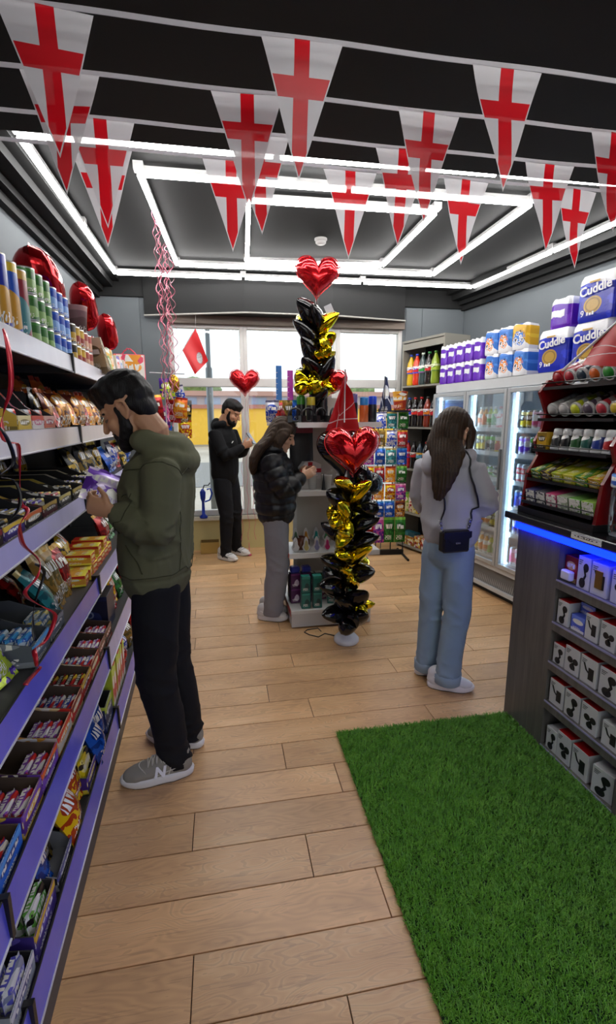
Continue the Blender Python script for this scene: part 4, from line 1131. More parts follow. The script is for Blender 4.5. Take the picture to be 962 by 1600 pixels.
def drink(c, kind):
    k = (c, kind)
    if k not in CAN:
        m = pack(c[0], c[1], c[2], 3 if kind != 1 else 2, len(CAN), .25, .2)
        if kind == 0: CAN[k] = can_mesh(.029, .16, m, plain('c8ccd0', .25, .7), 12, .12)
        elif kind == 1: CAN[k] = can_mesh(.0325, .115, m, plain('c8ccd0', .25, .7), 12, .12)
        else:
            CAN[k] = MB().lathe([(.028, 0), (.032, .006), (.032, .11), (.028, .135), (.014, .165), (.013, .178), (.015, .18), (.015, .20)], 12, mats=[0, 0, 0, 2, 2, 1, 1]).mesh('bottle', [m, plain(c[2], .3), liquid(c[1])])
    return CAN[k]
DC = [(('c8282a', 'e8e4e0', 'f0c83a'), 'red'), (('3a4ac8', '6a8ae0', 'e8e8f0'), 'blue'), (('4aa83a', 'c8e04a', 'f0f0e8'), 'green'), (('e8c82a', 'f0e8a0', '3a3a3a'), 'yellow'), (('e8e8ec', 'c8ccd8', 'd8404a'), 'white'), (('7a4ac8', 'b08af0', 'f0e8f8'), 'purple'), (('e8782a', 'f0b06a', 'f0f0e8'), 'orange'), (('3ab0c8', '8ae0f0', 'f0f8f8'), 'turquoise'), (('1c1c20', '6ac83a', 'c8c8c8'), 'black'), (('e86a9a', 'f8c0d8', 'f0f0f0'), 'pink')]
rowname = ['bottom', 'fifth', 'fourth', 'third', 'second', 'top']
doorn = ['first', 'second', 'third', 'fourth']
rr = random.Random(21)
for k in range(ND):
    for r_, z in enumerate(FSH):
        kind = 2 if r_ in (0, 5) and k != 2 else rr.choice([0, 0, 1])
        if k == 0 and r_ == 5: continue
        pal = rr.sample(range(10), 4)
        if k == 2 and r_ in (1, 2): pal = [1, 7, 1, 7]
        pitch = .066
        n = int((DW - .09) / pitch)
        for i in range(n):
            c = DC[pal[(i * 4) // n]]
            x = k * DW + .075 + i * pitch
            o = link(['slim_can', 'drink_can', 'drink_bottle'][kind], drink(*[c[0], kind]))
            o.location = fM @ Vector((x, .125 + rr.uniform(0, .006), z + .001))
            o.rotation_euler = (0, 0, rr.uniform(0, 6))
            reg(o, '%s %s, %s shelf, %s fridge door' % (c[1], ['slim can', 'can', 'bottle'][kind], rowname[r_], doorn[k]), ['can', 'can', 'bottle'][kind], 'drinks in the fridge', x, 'from the window')

# ------------------------------------------------------------------ toilet and kitchen roll packs on top of the fridge
def wrap_mat(c, c2, gold, wave=.82, kind=0):
    t = NT('wrap')
    uv = t.coord('UV'); sp = t.n('ShaderNodeSeparateXYZ'); t.put(sp.inputs[0], uv); u, v = sp.outputs[0], sp.outputs[1]
    a, b, g, w = hx(c), hx(c2), hx(gold), hx('e9eaee')
    nz = t.noise(t.mapping(uv, (1, 1, 1), (kind, 2, 0)), 3.0, 2)
    col = t.mix(t.math('GREATER_THAN', nz, 0.58), a, b)
    if kind == 0:    # gold roll medal
        e = t.math('ADD', t.math('POWER', t.math('MULTIPLY', t.math('SUBTRACT', u, .42), 4.2), 2.0), t.math('POWER', t.math('MULTIPLY', t.math('SUBTRACT', v, .36), 5.4), 2.0))
        col = t.mix(t.math('LESS_THAN', e, 1.0), col, g)
        col = t.mix(t.math('LESS_THAN', t.math('ABSOLUTE', t.math('SUBTRACT', e, .55)), .12), col, hx('8a6a2a'))
    elif kind == 1:
        e = t.math('LESS_THAN', t.math('ABSOLUTE', t.math('SUBTRACT', v, t.math('ADD', .42, t.math('MULTIPLY', nz, .18)))), .11)
        col = t.mix(t.math('MULTIPLY', e, t.math('LESS_THAN', u, .7)), col, w)
    else:
        low = t.math('LESS_THAN', t.math('ADD', v, t.math('MULTIPLY', t.math('ABSOLUTE', t.math('SUBTRACT', u, .42)), .9)), t.math('ADD', .55, t.math('MULTIPLY', nz, .35)))
        col = t.mix(low, col, w)
        e = t.math('ADD', t.math('POWER', t.math('MULTIPLY', t.math('SUBTRACT', u, .45), 2.5), 2.0), t.math('POWER', t.math('MULTIPLY', t.math('SUBTRACT', v, .45), 2.7), 2.0))
        m = t.math('LESS_THAN', t.math('ADD', e, t.math('MULTIPLY', nz, .6)), 1.0)
        n9 = t.noise(uv, 9, 2)
        col = t.mix(t.math('MULTIPLY', m, t.math('GREATER_THAN', n9, .52)), col, g)
        col = t.mix(t.math('MULTIPLY', m, t.math('LESS_THAN', n9, .40)), col, hx('2a2a30'))
    tw = t.math('ADD', wave, t.math('MULTIPLY', t.math('SINE', t.math('MULTIPLY', u, 5.0)), .045))
    col = t.mix(t.math('GREATER_THAN', v, tw), col, w)
    t.bump(t.noise(uv, 22, 2), .25, .004)
    return t.set(col, .25, 0, .5)
WHP = plain('e6e7ea', .35)
M_CUD = [wrap_mat('1c2cb4', '2438cc', 'b8923a', .80), WHP]
M_PUR = [wrap_mat('6426b4', '7c3ccc', 'e0e0e8', .80, 1), WHP]
M_KIT = [wrap_mat('3f7ad0', '5a9ae8', 'e88a2a', .93, 2), WHP]
def putF(me, name, x, yy0, z, phrase, group, rz=0.0):
    o = link(name, me)
    o.location = fM @ Vector((x, yy0, z)); o.rotation_euler = (0, 0, FRZ + rz)
    return reg(o, phrase, 'toilet roll pack' if 'kitchen' not in phrase else 'kitchen roll pack', group, x, 'from the window')
pur = soft_mesh(.125, .12, .185, M_PUR, bumps=1)
for r_ in range(2):
    for i in range(5):
        putF(pur, 'toilet_roll_pack', .10 + .137 * i, .10, FH + .002 + .188 * r_, '%s purple toilet roll pack above the fridge doors' % ['lower', 'upper'][r_], 'purple toilet roll packs', rz=rnd.uniform(-.04, .04))
kit = soft_mesh(.165, .14, .20, M_KIT, bumps=2)
for i in range(3):
    putF(kit, 'kitchen_roll_pack', .84 + .178 * i, .10, FH + .002, 'lower blue and white kitchen roll pack on the fridge', 'kitchen roll packs')
for i in range(2):
    putF(kit, 'kitchen_roll_pack', .82 + .178 * i, .10, FH + .205, 'upper blue and white kitchen roll pack on the fridge', 'kitchen roll packs')
yk = soft_mesh(.165, .14, .20, [wrap_mat('d8a82a', 'e8c23a', '3f7ad0', .95, 2), plain('3f7ad0', .3)], bumps=2)
putF(yk, 'kitchen_roll_pack', 1.17, .10, FH + .205, 'yellow kitchen roll pack on the fridge beside the blue ones', None, rz=.2)
cud = soft_mesh(.30, .24, .30, M_CUD, bumps=3)
TW = plain('f2f2f4', .4)
def cuddle(x, z, phrase):
    o = putF(cud, 'toilet_roll_pack', x, .15, z, phrase, 'large blue toilet roll packs')
    text('Cuddle', TW, o, (0.0, -.128, .205), .085, (R(90), R(-6), 0), .002, 0, .002)
    text('9', TW, o, (-.09, -.127, .055), .06, (R(90), 0, 0), .001)
    for q in range(3): MB().box(-.055 + .022 * q, -.041 + .022 * q, -.1285, -.1265, .040, .062 - .006 * (q % 2)).build('print_mark', TW, o)
    MB().box(-.05, .03, -.1285, -.1265, .246, .258).build('gold_print', plain('c8a04a', .4), o)
cuddle(1.53, FH + .002, 'large blue toilet roll pack on the fridge, lower left one')
cuddle(1.85, FH + .002, 'large blue toilet roll pack on the fridge, lower one under the tall flag')
cuddle(1.87, FH + .305, 'large blue toilet roll pack standing on top of another large pack')
cuddle(2.10 + .08, FH + .305, 'large blue toilet roll pack in the upper row cut off by the photo edge')
cuddle(2.10 + .07, FH + .002, 'large blue toilet roll pack in the lower row behind the red flag')
bp2 = soft_mesh(.20, .16, .21, M_PUR, bumps=2)
o = putF(bp2, 'toilet_roll_pack', 1.56, .13, FH + .305, 'single purple toilet roll pack standing on a large blue pack', None)

# ================================================================== CORNER DRINKS SHELF (beside the window)
DA = math.atan2(0.16, 0.51)
drz = -(PI / 2 - DA)
do = Vector((2.165, 5.74, 0))
ds = empty('bottle_shelf_unit', do, drz, 'tall dark grey open shelf unit with soft drink bottles in the corner', 'shelf unit')
dM = Matrix.Translation(do) @ Matrix.Rotation(drz, 4, 'Z')
DGR = plain('4a4946', .5); DG2 = plain('8d8a80', .45)
DWd = 0.72
for x in (0, DWd - .025):
    MB().box(x, x + .025, 0, .36, 0, 2.48).build('side_panel', DG2, ds)
MB().box(.025, DWd - .025, .335, .355, .0, 2.48).build('back_panel', plain('2a2928', .6), ds)
MB().box(0, DWd, -.005, .36, 2.48, 2.505).build('top_board', DG2, ds)
MB().box(0.025, DWd - .025, 0.0, .02, 2.40, 2.47).build('top_fascia', DG2, ds)
DZ = [0.05, 0.47, 1.01, 1.51, 1.99]
for z in DZ:
    MB().box(.025, DWd - .025, 0.0, .335, z - .02, z).build('shelf_board', DG2, ds)
def bottle_thing(x, z, h, r, liq, labc, cap, phrase, yy0=.07):
    body, lab, cp = bottle_parts(r, h, liquid(liq), pack(labc[0], labc[1], labc[2], 3, int(x * 100), .3), plain(cap, .35), waist=True)
    o = link('soda_bottle', body); o.location = dM @ Vector((x, yy0, z + .001)); o.rotation_euler = (0, 0, drz)
    link('bottle_label', lab, o); link('bottle_cap', cp, o)
    reg(o, phrase, 'bottle', 'soft drink bottles on the corner shelf', x, 'from the window')
B4 = [('d8b01e', ('e8641e', 'f0e8e0', '2a3ab0'), '2a4ab8', 'yellow orange soda bottle'), ('d8381a', ('c81e2a', 'f0e8e8', '3a4ac8'), '3a4ac8', 'red orange soda bottle'), ('3a4a4a', ('1e9a3a', 'e8f0e0', '8a5aa0'), 'd8e8d8', 'green labelled clear soda bottle'), ('1c1210', ('c81e22', 'e8e0d8', '1c1210'), '3a8a4a', 'dark cola bottle with red label'), ('8aa02a', ('a8c03a', 'e0e8b0', '5a7a1e'), '4a8a2a', 'lime green soda bottle')]
for i, (l, lb, cp, ph) in enumerate(B4):
    bottle_thing(.09 + .105 * i, DZ[4], .36, .050, l, lb, cp, ph + ' on the top shelf of the corner unit')
B3 = [('160e0e', ('3a3ac8', 'c83a6a', 'e8e8f0'), '2a4ab8', 'cola bottle with blue label'), ('160e0e', ('d82a22', 'f0e8e0', '160e0e'), 'c8282a', 'cola bottle with orange red label'), ('1c0f0c', ('c81e28', 'e8e0d8', '8a1018'), 'c81e22', 'cola bottle with crimson label'), ('8a2a12', ('e8821e', 'e8e8f0', '2a3a6a'), '2a2a2a', 'brown red bottle with orange label'), ('160e0e', ('c81e28', 'e8e0d8', '8a1018'), '1a1a1a', 'black capped cola bottle')]
for i, (l, lb, cp, ph) in enumerate(B3):
    bottle_thing(.085 + .108 * i, DZ[3], .345, .048, l, lb, cp, ph + ' on the second shelf of the corner unit')
B2 = [('c81a24', ('b81e4a', 'e8c8d0', '6a3ac8'), '3a4ac8', 'bright red soda bottle'), ('160e0e', ('c82a2a', 'e8e0d8', '160e0e'), '1a1a1a', 'cola bottle with red and white label'), ('2a3a4a', ('5aa0c8', 'e0a83a', '2a6a4a'), '1a1a1a', 'blue and orange labelled iced tea bottle'), ('160e0e', ('c82a2a', 'e8e0d8', '160e0e'), 'c8282a', 'small cola bottle with red cap')]
for i, (l, lb, cp, ph) in enumerate(B2):
    bottle_thing(.085 + .112 * i, DZ[2], .33, .046, l, lb, cp, ph + ' on the third shelf of the corner unit')
for i in range(8):
    c = [('c82a22', 'e8641e', 'e8c83a', 'red'), ('8ab83a', '4a8a2a', 'e8e0a0', 'lime'), ('b81e22', 'e8a02a', 'f0e0c8', 'crimson'), ('d8c02a', 'c83a22', 'f0e8c0', 'yellow')][i % 4]
    o = link('snack_tube', MB().lathe([(.030, 0), (.033, .01), (.033, .23), (.028, .24)], 14).mesh('snack_tube', pack(c[0], c[1], c[2], 1, i, .3)))
    o.location = dM @ Vector((.06 + .069 * i, .06, DZ[1] + .001)); o.rotation_euler = (0, 0, drz)
    reg(o, '%s snack pack standing on the fourth shelf of the corner unit' % c[3], 'snack pack', 'snack packs on the corner unit', i, 'from the window')
for i in range(4):
    c = [('b8921e', 'a82a1e', 'e8d08a', 'gold and red'), ('b8921e', 'a82a1e', 'e8d08a', 'gold and red'), ('b82a1e', '8a1e18', 'e8c04a', 'red'), ('c83022', '8a1e18', 'e8e0d0', 'scarlet')][i]
    o = link('multipack_box', box_mesh(.12, .12, .11 if i < 2 else .14, pack(c[0], c[1], c[2], 5, i, .35)))
    o.location = dM @ Vector((.10 + .135 * i, .03, DZ[0] + .001)); o.rotation_euler = (0, 0, drz)
    reg(o, '%s multipack box, lowest shelf of corner unit' % c[3], 'box', 'multipacks on the corner unit', i, 'from the window')
for i in range(2):
    o = link('tea_tin', box_mesh(.10, .1, .05, plain(['2a7a86', '1e5a6a'][i], .4)))
    o.location = dM @ Vector((.13 + .12 * i, .04, DZ[0] + .113)); o.rotation_euler = (0, 0, drz)
    reg(o, '%s flat pack lying on the gold and red boxes' % ['turquoise', 'dark teal'][i], 'pack')

# ================================================================== HANGING BAG RACK beside the window
hk = empty('clip_strip_rack', (1.85, 5.30, 0), R(-6), 'black wire rack hung with rows of sweet bags next to the corner unit', 'rack')
RKM = plain('1a1a1c', .4, .4)
rk = MB()
for x in (-.27, -.09, .09, .24):
    rk.tube([(x, .06, .05), (x, .06, 1.72)], .007, 6)
for i in range(8):
    rk.tube([(-.27, .06, 1.70 - .2 * i), (.24, .06, 1.70 - .2 * i)], .004, 6)
rk.build('wire_frame', RKM, hk)
MB().box(-.25, .25, .05, .09, .0, .06).build('foot_bar', RKM, hk)
for x in (-.23, .23):
    MB().tube([(x, -.24, .015), (x, .25, .015)], .014, 8).build('foot', RKM, hk)
hM = Matrix.Translation((1.85, 5.30, 0)) @ Matrix.Rotation(R(-6), 4, 'Z')
BK = list(BAGP.keys()); rr = random.Random(9)
rowl = ['top', 'second', 'third', 'fourth', 'fifth', 'sixth', 'lowest']
pal = [['bl', 'wh', 'te', 'gr'], ['or', 'gd', 'wh', 'rd'], ['pk', 'bl', 'te', 'bl'], ['ye', 'rd', 'or', 'gr'], ['rd', 'or', 'ye', 'pk'], ['bk', 'bl', 'bl', 'br'], ['rd', 'pk', 'gr', 'gr']]
for r_ in range(7):
    for q in range(4):
        k = pal[r_][q]
        h = .185 if r_ < 6 else .30
        w = .118 if r_ < 6 else .125
        z = 1.50 - .205 * r_ - (0.10 if r_ == 6 else 0)
        o = link('sweet_bag', bagm(k, w, h, .035, (r_ + q) % 3))
        o.location = hM @ Vector((-.20 + .128 * q, .01 - (.02 if r_ == 6 else 0), z)); o.rotation_euler = (R(-4), 0, R(-6))
        reg(o, '%s sweet bag hanging in the %s row of the wire rack' % (BAGP[k][1], rowl[r_]), 'bag', 'sweet bags on the wire rack', q, 'from the left')

# ================================================================== MIDDLE GONDOLA
GX0, GX1, GY = 0.485, 1.12, 3.48
gd = empty('gondola_unit', ((GX0 + GX1) / 2, GY, 0), 0, 'white metal gondola end with toys and boxes in the middle of the shop', 'shelving')
gw = (GX1 - GX0) / 2
GWH = plain('d2d0cc', .35); GBK = plain('b8b2a8', .6)
MB().box(-gw, gw, 0.012, 1.05, 0.012, .125).build('base_plinth', plain('bcb9b6', .4), gd)
MB().box(-gw - .004, gw + .004, 0, 1.05, .125, .15).build('base_deck', GWH, gd)
MB().box(-gw - .008, -gw - .004, 0.02, 1.05, .10, .15).build('red_ticket_strip', plain('a8463e', .4), gd)
for x in (-gw + .02, 0, gw - .04):
    MB().box(x, x + .03, .05, .08, 0, .012).build('levelling_foot', GWH, gd)
MB().box(-gw + .1, gw, .50, .52, .15, 1.78).build('back_panel', GBK, gd)
for x in (-gw + .085, gw - .03):
    MB().box(x, x + .03, .47, .50, .15, 1.80).build('upright', plain('c8c6c2', .35), gd)
GSH = [(.575, .12, -gw + .0), (1.055, .20, -gw + .085), (1.585, .16, -gw + .08)]
for z, y0, x0 in GSH:
    MB().box(x0, gw + .1, y0, .50, z - .03, z).build('shelf', GWH, gd)
    MB().box(x0, gw + .1, y0 - .006, y0, z - .038, z + .002).build('shelf_lip', plain('e0dedc', .3), gd)
    MB().box(x0 - .006, x0, y0, .50, z - .03, z + .002).build('side_lip', plain('b85a50' if z < .7 else 'd2d0cc', .4), gd)
gM = Matrix.Translation(((GX0 + GX1) / 2, GY, 0))
def putG(me, name, x, yy0, z, rz, phrase, cat, group=None, key=None, end='from the left'):
    o = link(name, me)
    o.location = gM @ Vector((x, yy0, z + .001)); o.rotation_euler = (0, 0, rz)
    return reg(o, phrase, cat, group, x if key is None else key, end)
gm = pack('1e6a60', '2a8a7a', '123f3a', 4, 2, .3)
gbx = box_mesh(.072, .07, .13, gm, plain('185850', .35), plain('2a8a7a', .35), .004)
for i in range(2):
    for lv in range(2):
        putG(gbx, 'teal_box', -.20 + .092 * i, .03, .15 + .131 * lv, 0, '%s teal perfume box at the front of the gondola base' % ['lower', 'upper'][lv], 'box', 'teal boxes on the gondola base')
for i in range(3):
    for lv in range(2):
        putG(gbx, 'teal_box', .02 + .085 * i, .10, .15 + .131 * lv, R(-12), '%s teal box behind the balloons on the gondola base' % ['lower', 'upper'][lv], 'box', 'teal boxes on the gondola base')
pb = box_mesh(.08, .07, .125, pack('4a1a48', '6a2a6a', 'c8b8c8', 4, 5, .3), plain('3a1438', .4), plain('3a3a8a', .4), .004)
for i in range(2):
    for lv in range(2):
        putG(pb, 'plum_box', -.262 + .09 * i, .16, .15 + .126 * lv, R(6), '%s plum coloured box on the gondola base' % ['lower', 'upper'][lv], 'box', 'plum boxes on the gondola base')
for i in range(2):
    putG(box_mesh(.075, .065, .05, plain('2a2f86', .35), None, plain('3440a8', .3), .01), 'blue_tin', -.262 + .09 * i, .16, .403, R(6), 'small royal blue tin on the stacked plum boxes', 'tin', 'blue tins', end='from the left')
dgb = box_mesh(.065, .06, .20, pack('1c3a22', '2a4a2a', '8aa08a', 3, 3, .4), plain('16281a', .4), plain('c8d0c8', .4), .003)
for i in range(5):
    putG(dgb, 'dark_green_box', -.27 + .075 * i, .30, .15, 0, 'tall dark green box at the back of the gondola base', 'box', 'dark green boxes')
for i in range(3):
    putG(box_mesh(.1, .06, .11, pack('5a1a3a', '7a2a4a', 'c8a0b0', 5, i, .35)), 'maroon_bag_box', .0 + .07 * i, .22, .15 + .12 * (i == 1), R(20 - 15 * i), 'maroon gift box tilted among the teal boxes', 'box', 'maroon boxes', end='from the left')
# second deck: packs of party glasses and beads standing in rows
def blister(c1, c2):
    b = MB(); pts = []
    for i in range(16):
        a = 2 * PI * i / 16
        pts.append((.034 * math.cos(a) * (1 if math.sin(a) < 0 else .55), .06 + .06 * math.sin(a)))
    b.prism(pts, -.006, .006, M=Matrix.Rotation(R(90), 4, 'X'))
    b.prism([(x * .62, .012 + (z) * .68) for x, z in pts], .006, .022, 1, M=Matrix.Rotation(R(90), 4, 'X'))
    return b.mesh('blister_pack', [plain('d4d2d0', .3), plain(c1, .3)])
bc = [('4a6a4a', 'olive'), ('c88a2a', 'amber'), ('2a9a8a', 'turquoise'), ('2a8a4a', 'green'), ('d8a02a', 'golden'), ('d8d8d8', 'white')]
for i, (c, nm) in enumerate(bc):
    putG(blister(c, c), 'blister_pack', -.24 + .085 * i, .30, .62, 0, '%s toy blister pack hung in the upper row over the gondola middle deck' % nm, 'toy pack', 'toy packs on the gondola')
for i, (c, nm) in enumerate([('c8c8c8', 'grey'), ('b8a86a', 'beige'), ('8a8ab0', 'lilac'), ('c8327a', 'magenta'), ('c8b82a', 'yellow'), ('d8d8dc', 'silver')]):
    putG(blister(c, c), 'bead_pack', -.26 + .085 * i, .17, .576, 0, '%s bead pack standing on the middle deck of the gondola' % nm, 'toy pack', 'toy packs on the gondola')
mg = putG(MB().lathe([(.04, 0), (.043, .005), (.043, .10), (.039, .10), (.037, .01), (0, .008)], 20).mesh('mug', plain('5a2a12', .3)), 'mug', -.205, .26, .72 - .145, 0, 'brown mug standing beside the woman in the black jacket', 'mug')
MB().tube([(.04, 0, .08), (.068, 0, .075), (.07, 0, .035), (.042, 0, .02)], .006, 8).build('mug_handle', plain('5a2a12', .3), mg)
# third deck: plastic cups and a bag charm
for i in range(3):
    putG(MB().lathe([(.030, 0), (.042, .11), (.044, .115), (.040, .112), (.029, .004), (0, .003)], 18).mesh('cup', plain(['c8c6c2', 'd6d4d0', 'bab8b6'][i], .3)), 'plastic_cup', -.10 + .12 * i, .30, 1.056, 0, 'pale grey plastic cup on the third gondola shelf', 'cup', 'cups on the gondola', end='from the left')
o = putG(MB().lathe([(.018, 0), (.012, .05), (.006, .10), (.003, .13)], 10).mesh('cone', plain('141416', .4)), 'black_cone', -.02, .24, 1.056, 0, 'small black cone ornament beside the plastic cups', 'ornament')
# big dark red and black scarf bundle and clear sleeve hanging on the upright
o = putG(bag_mesh(.20, .44, .06, plain('141214', .6), 5), 'black_bag', -.17, .40, 1.10, R(8), 'tall black bag with a red end leaning on the gondola back panel', 'bag')
MB().box(-.07, .09, -.02, .02, .40, .46).build('red_band', plain('7a1a2a', .5), o)
# top deck: drinks bottles, toys, rulers
def flask(r, h, c, capc):
    return MB().lathe([(r * .9, 0), (r, .005), (r, h * .62), (r * .9, h * .68), (r * .92, h * .70), (r * .92, h * .97), (r * .85, h)], 18, mats=[0, 0, 0, 1, 1, 1]).mesh('flask', [plain(c, .3), plain(capc, .3)])
for i, (x, yy0, c, cap, h, nm) in enumerate([(-.19, .30, '16161a', '3a8a2a', .20, 'black flask with green lid'), (-.12, .24, '1a1a1c', 'b8a82a', .19, 'black flask with yellow lid'), (-.02, .26, '141416', '1a1a1c', .19, 'plain black flask'), (.23, .30, '141416', '6a5a8a', .22, 'tall black flask with purple lid'), (.30, .24, 'b8561e', '2a7ac0', .19, 'orange flask with blue lid'), (.375, .26, '141820', '2448c8', .20, 'black flask with royal blue lid'), (-.06, .33, '18181a', 'c8641e', .19, 'black flask with orange lid')]):
    putG(flask(.035, h, c, cap), 'drink_flask', x, yy0, 1.585, 0, nm + ' on the gondola top', 'flask', 'flasks on the gondola top')
for i in range(4):
    b = MB(); pts = [(.05 * math.cos(a * .5), 0, .055 + .05 * math.sin(a * .5)) for a in range(13)]
    b.tube(pts, .008, 8)
    for s in (-1, 1): b.box(s * .042 - .018, s * .042 + .018, -.02, .02, 0, .05)
    putG(b.mesh('headphones', plain('121214', .3)), 'headphones', -.25 + .10 * i, .20, 1.586, R(15 * i), 'black headphones standing on the gondola top', 'headphones', 'headphones on the gondola top', end='from the left')
for i, (x, c, nm, z1) in enumerate([(-.365, '2a7ad0', 'blue', .42), (-.255, 'c83ac8', 'magenta', .40), (-.165, '6ac83a', 'lime green', .40)]):
    b = MB().box(-.022, .022, -.008, .008, 0, z1)
    for q in range(9): b.box(-.0225, -.010, -.0085, -.008, .03 + q * z1 / 10, .034 + q * z1 / 10, 1)
    putG(b.mesh('bubble_wand', [plain(c, .3), plain('e8e8e8', .4)]), 'bubble_wand', x if i else -.345, .42, 1.586 if i else 1.60, 0, 'tall %s bubble wand tube standing on the gondola top' % nm, 'toy', 'bubble wands')
MB().box(-gw - .12, -gw + .08, .36, .50, 1.56, 1.584).build('side_tray', GWH, gd)
for i, (c, nm) in enumerate([('8ab8d8', 'pale blue'), ('d84a3a', 'red'), ('e8e0d0', 'cream'), ('3a62c0', 'blue')]):
    k = ['wh', 'rd', 'gd', 'bl'][i]
    putG(bagm(k, .11, .17, .05, i), 'toy_pack', -.40 + .065 * i, .40 - .02 * i, 1.586, R(-20 + 12 * i), '%s toy pack on the left end of the gondola top' % BAGP[k][1], 'toy pack', 'toy packs on the gondola top')
MB().box(.06, .24, -.06, .10, 1.68, 1.70).build('top_tray', RKM, hk)
o = link('sweet_tub', MB().lathe([(.06, 0), (.065, .01), (.085, .20), (.088, .205)], 20).mesh('tub', pack('a8321a', 'c86a2a', 'e8a83a', 5, 3, .4))); o.location = hM @ Vector((.14, .02, 1.701))
reg(o, 'red and amber printed tub on top of the wire sweet rack', 'tub')
# ================================================================== BUNTING
def flag_print():
    t = NT('st_george_pennant')
    uv = t.coord('UV'); sp = t.n('ShaderNodeSeparateXYZ'); t.put(sp.inputs[0], uv)
    x = t.math('MULTIPLY', t.math('SUBTRACT', sp.outputs[0], 0.5), 0.24); v = sp.outputs[1]
    ax = t.math('ABSOLUTE', x)
    cross = t.math('MAXIMUM', t.math('LESS_THAN', ax, 0.0225), t.math('MULTIPLY', t.math('GREATER_THAN', v, 0.60), t.math('LESS_THAN', v, 0.745)))
    inside = t.math('GREATER_THAN', t.math('SUBTRACT', t.math('MULTIPLY', v, 0.12), ax), 0.004)
    cross = t.math('MULTIPLY', cross, inside)
    col = t.mix(cross, hx('d9d8dc'), hx('d61020'))
    t.set(col, 0.32, 0, 0.5)
    tr = t.n('ShaderNodeBsdfTranslucent'); t.put(tr.inputs[0], col)
    mx = t.n('ShaderNodeMixShader'); mx.inputs[0].default_value = 0.42
    t.t.links.new(t.b.outputs[0], mx.inputs[1]); t.t.links.new(tr.outputs[0], mx.inputs[2])
    tp = t.n('ShaderNodeBsdfTransparent')
    m2 = t.n('ShaderNodeMixShader'); m2.inputs[0].default_value = 0.07
    t.t.links.new(mx.outputs[0], m2.inputs[1]); t.t.links.new(tp.outputs[0], m2.inputs[2])
    t.t.links.new(m2.outputs[0], t.o.inputs[0])
    return t.m
FLAGM = flag_print()
def pennant(seed):
    rr = random.Random(seed); a, b, c = rr.uniform(-.02, .02), rr.uniform(0, 6), rr.uniform(-.012, .012)
    m = MB(); n = 10; W, L = .24, .36
    vs = []; k = 7
    for j in range(n + 1):
        v = j / n     # 0 at the tip
        for i in range(k):
            u = i / (k - 1)
            x = (u - .5) * W * v + c * (1 - v)
            y = a * (1 - v) ** 1.5 + .006 * math.sin(6 * v + b) + .012 * (u - .5) * math.sin(3 * v + b) * v
            vs.append((x, y, -L * (1 - v)))
    fs = []; uv = []
    for j in range(n):
        for i in range(k - 1):
            f = [j * k + i, j * k + i + 1, (j + 1) * k + i + 1, (j + 1) * k + i]
            fs.append(f); uv.append([((q % k) / (k - 1) * (q // k) / n + .5 * (1 - (q // k) / n), (q // k) / n) for q in f])
    m.add(vs, fs, uv, 0, smooth=True)
    return m.mesh('pennant', FLAGM)
PEN = [pennant(i) for i in range(5)]
def tape_mat():
    t = NT('white_tape'); t.set(hx('dedce0'), .4)
    tr = t.n('ShaderNodeBsdfTranslucent'); tr.inputs[0].default_value = (*hx('dedce0'), 1)
    mx = t.n('ShaderNodeMixShader'); mx.inputs[0].default_value = .5
    t.t.links.new(t.b.outputs[0], mx.inputs[1]); t.t.links.new(tr.outputs[0], mx.inputs[2]); t.t.links.new(mx.outputs[0], t.o.inputs[0])
    return t.m
TAPE = tape_mat()
BZ = 2.69
strings = [(1.605, [-1.08, -.42, .27, .92, 1.58], 'string of red cross pennants nearest to the camera'),
           (1.86, [-1.1, -.46, .125, .77, 1.53, 2.2], 'second string of red cross pennants from the camera'),
           (2.10, [-1.0, -.395, .18, .77, 1.43, 2.05], 'third string of red cross pennants from the camera'),
           (2.30, [-1.0, -.435, .08, .60, 1.145, 1.715, 2.3], 'string of red cross pennants farthest from the camera')]
for si, (y, xs, lab) in enumerate(strings):
    s = empty('bunting_string', (0, y, BZ), 0, lab + ', hung under the black ceiling', 'bunting', 'bunting strings')
    pts = []
    for i in range(60):
        x = -1.3 + 4.75 * i / 59
        near = min(abs(x - q) for q in xs)
        pts.append((x, 0, .004 - .002 * math.cos(x * 9)))
    tp = MB()
    for i in range(59):
        (x0, _, z0), (x1, _, z1) = pts[i], pts[i + 1]
        tp.add([(x0, -.001, z0 - .007), (x1, -.001, z1 - .007), (x1, -.001, z1 + .007), (x0, -.001, z0 + .007), (x0, .001, z0 - .007), (x1, .001, z1 - .007), (x1, .001, z1 + .007), (x0, .001, z0 + .007)], [[0, 1, 2, 3], [7, 6, 5, 4], [3, 2, 6, 7], [0, 4, 5, 1]])
    tp.build('tape', TAPE, s)
    for q, x in enumerate(xs):
        o = link('pennant', PEN[(q + si * 2) % 5], s, (x, 0, 0)); o.rotation_euler = (R(rnd.uniform(-3, 3)), 0, R(rnd.uniform(-6, 6)))

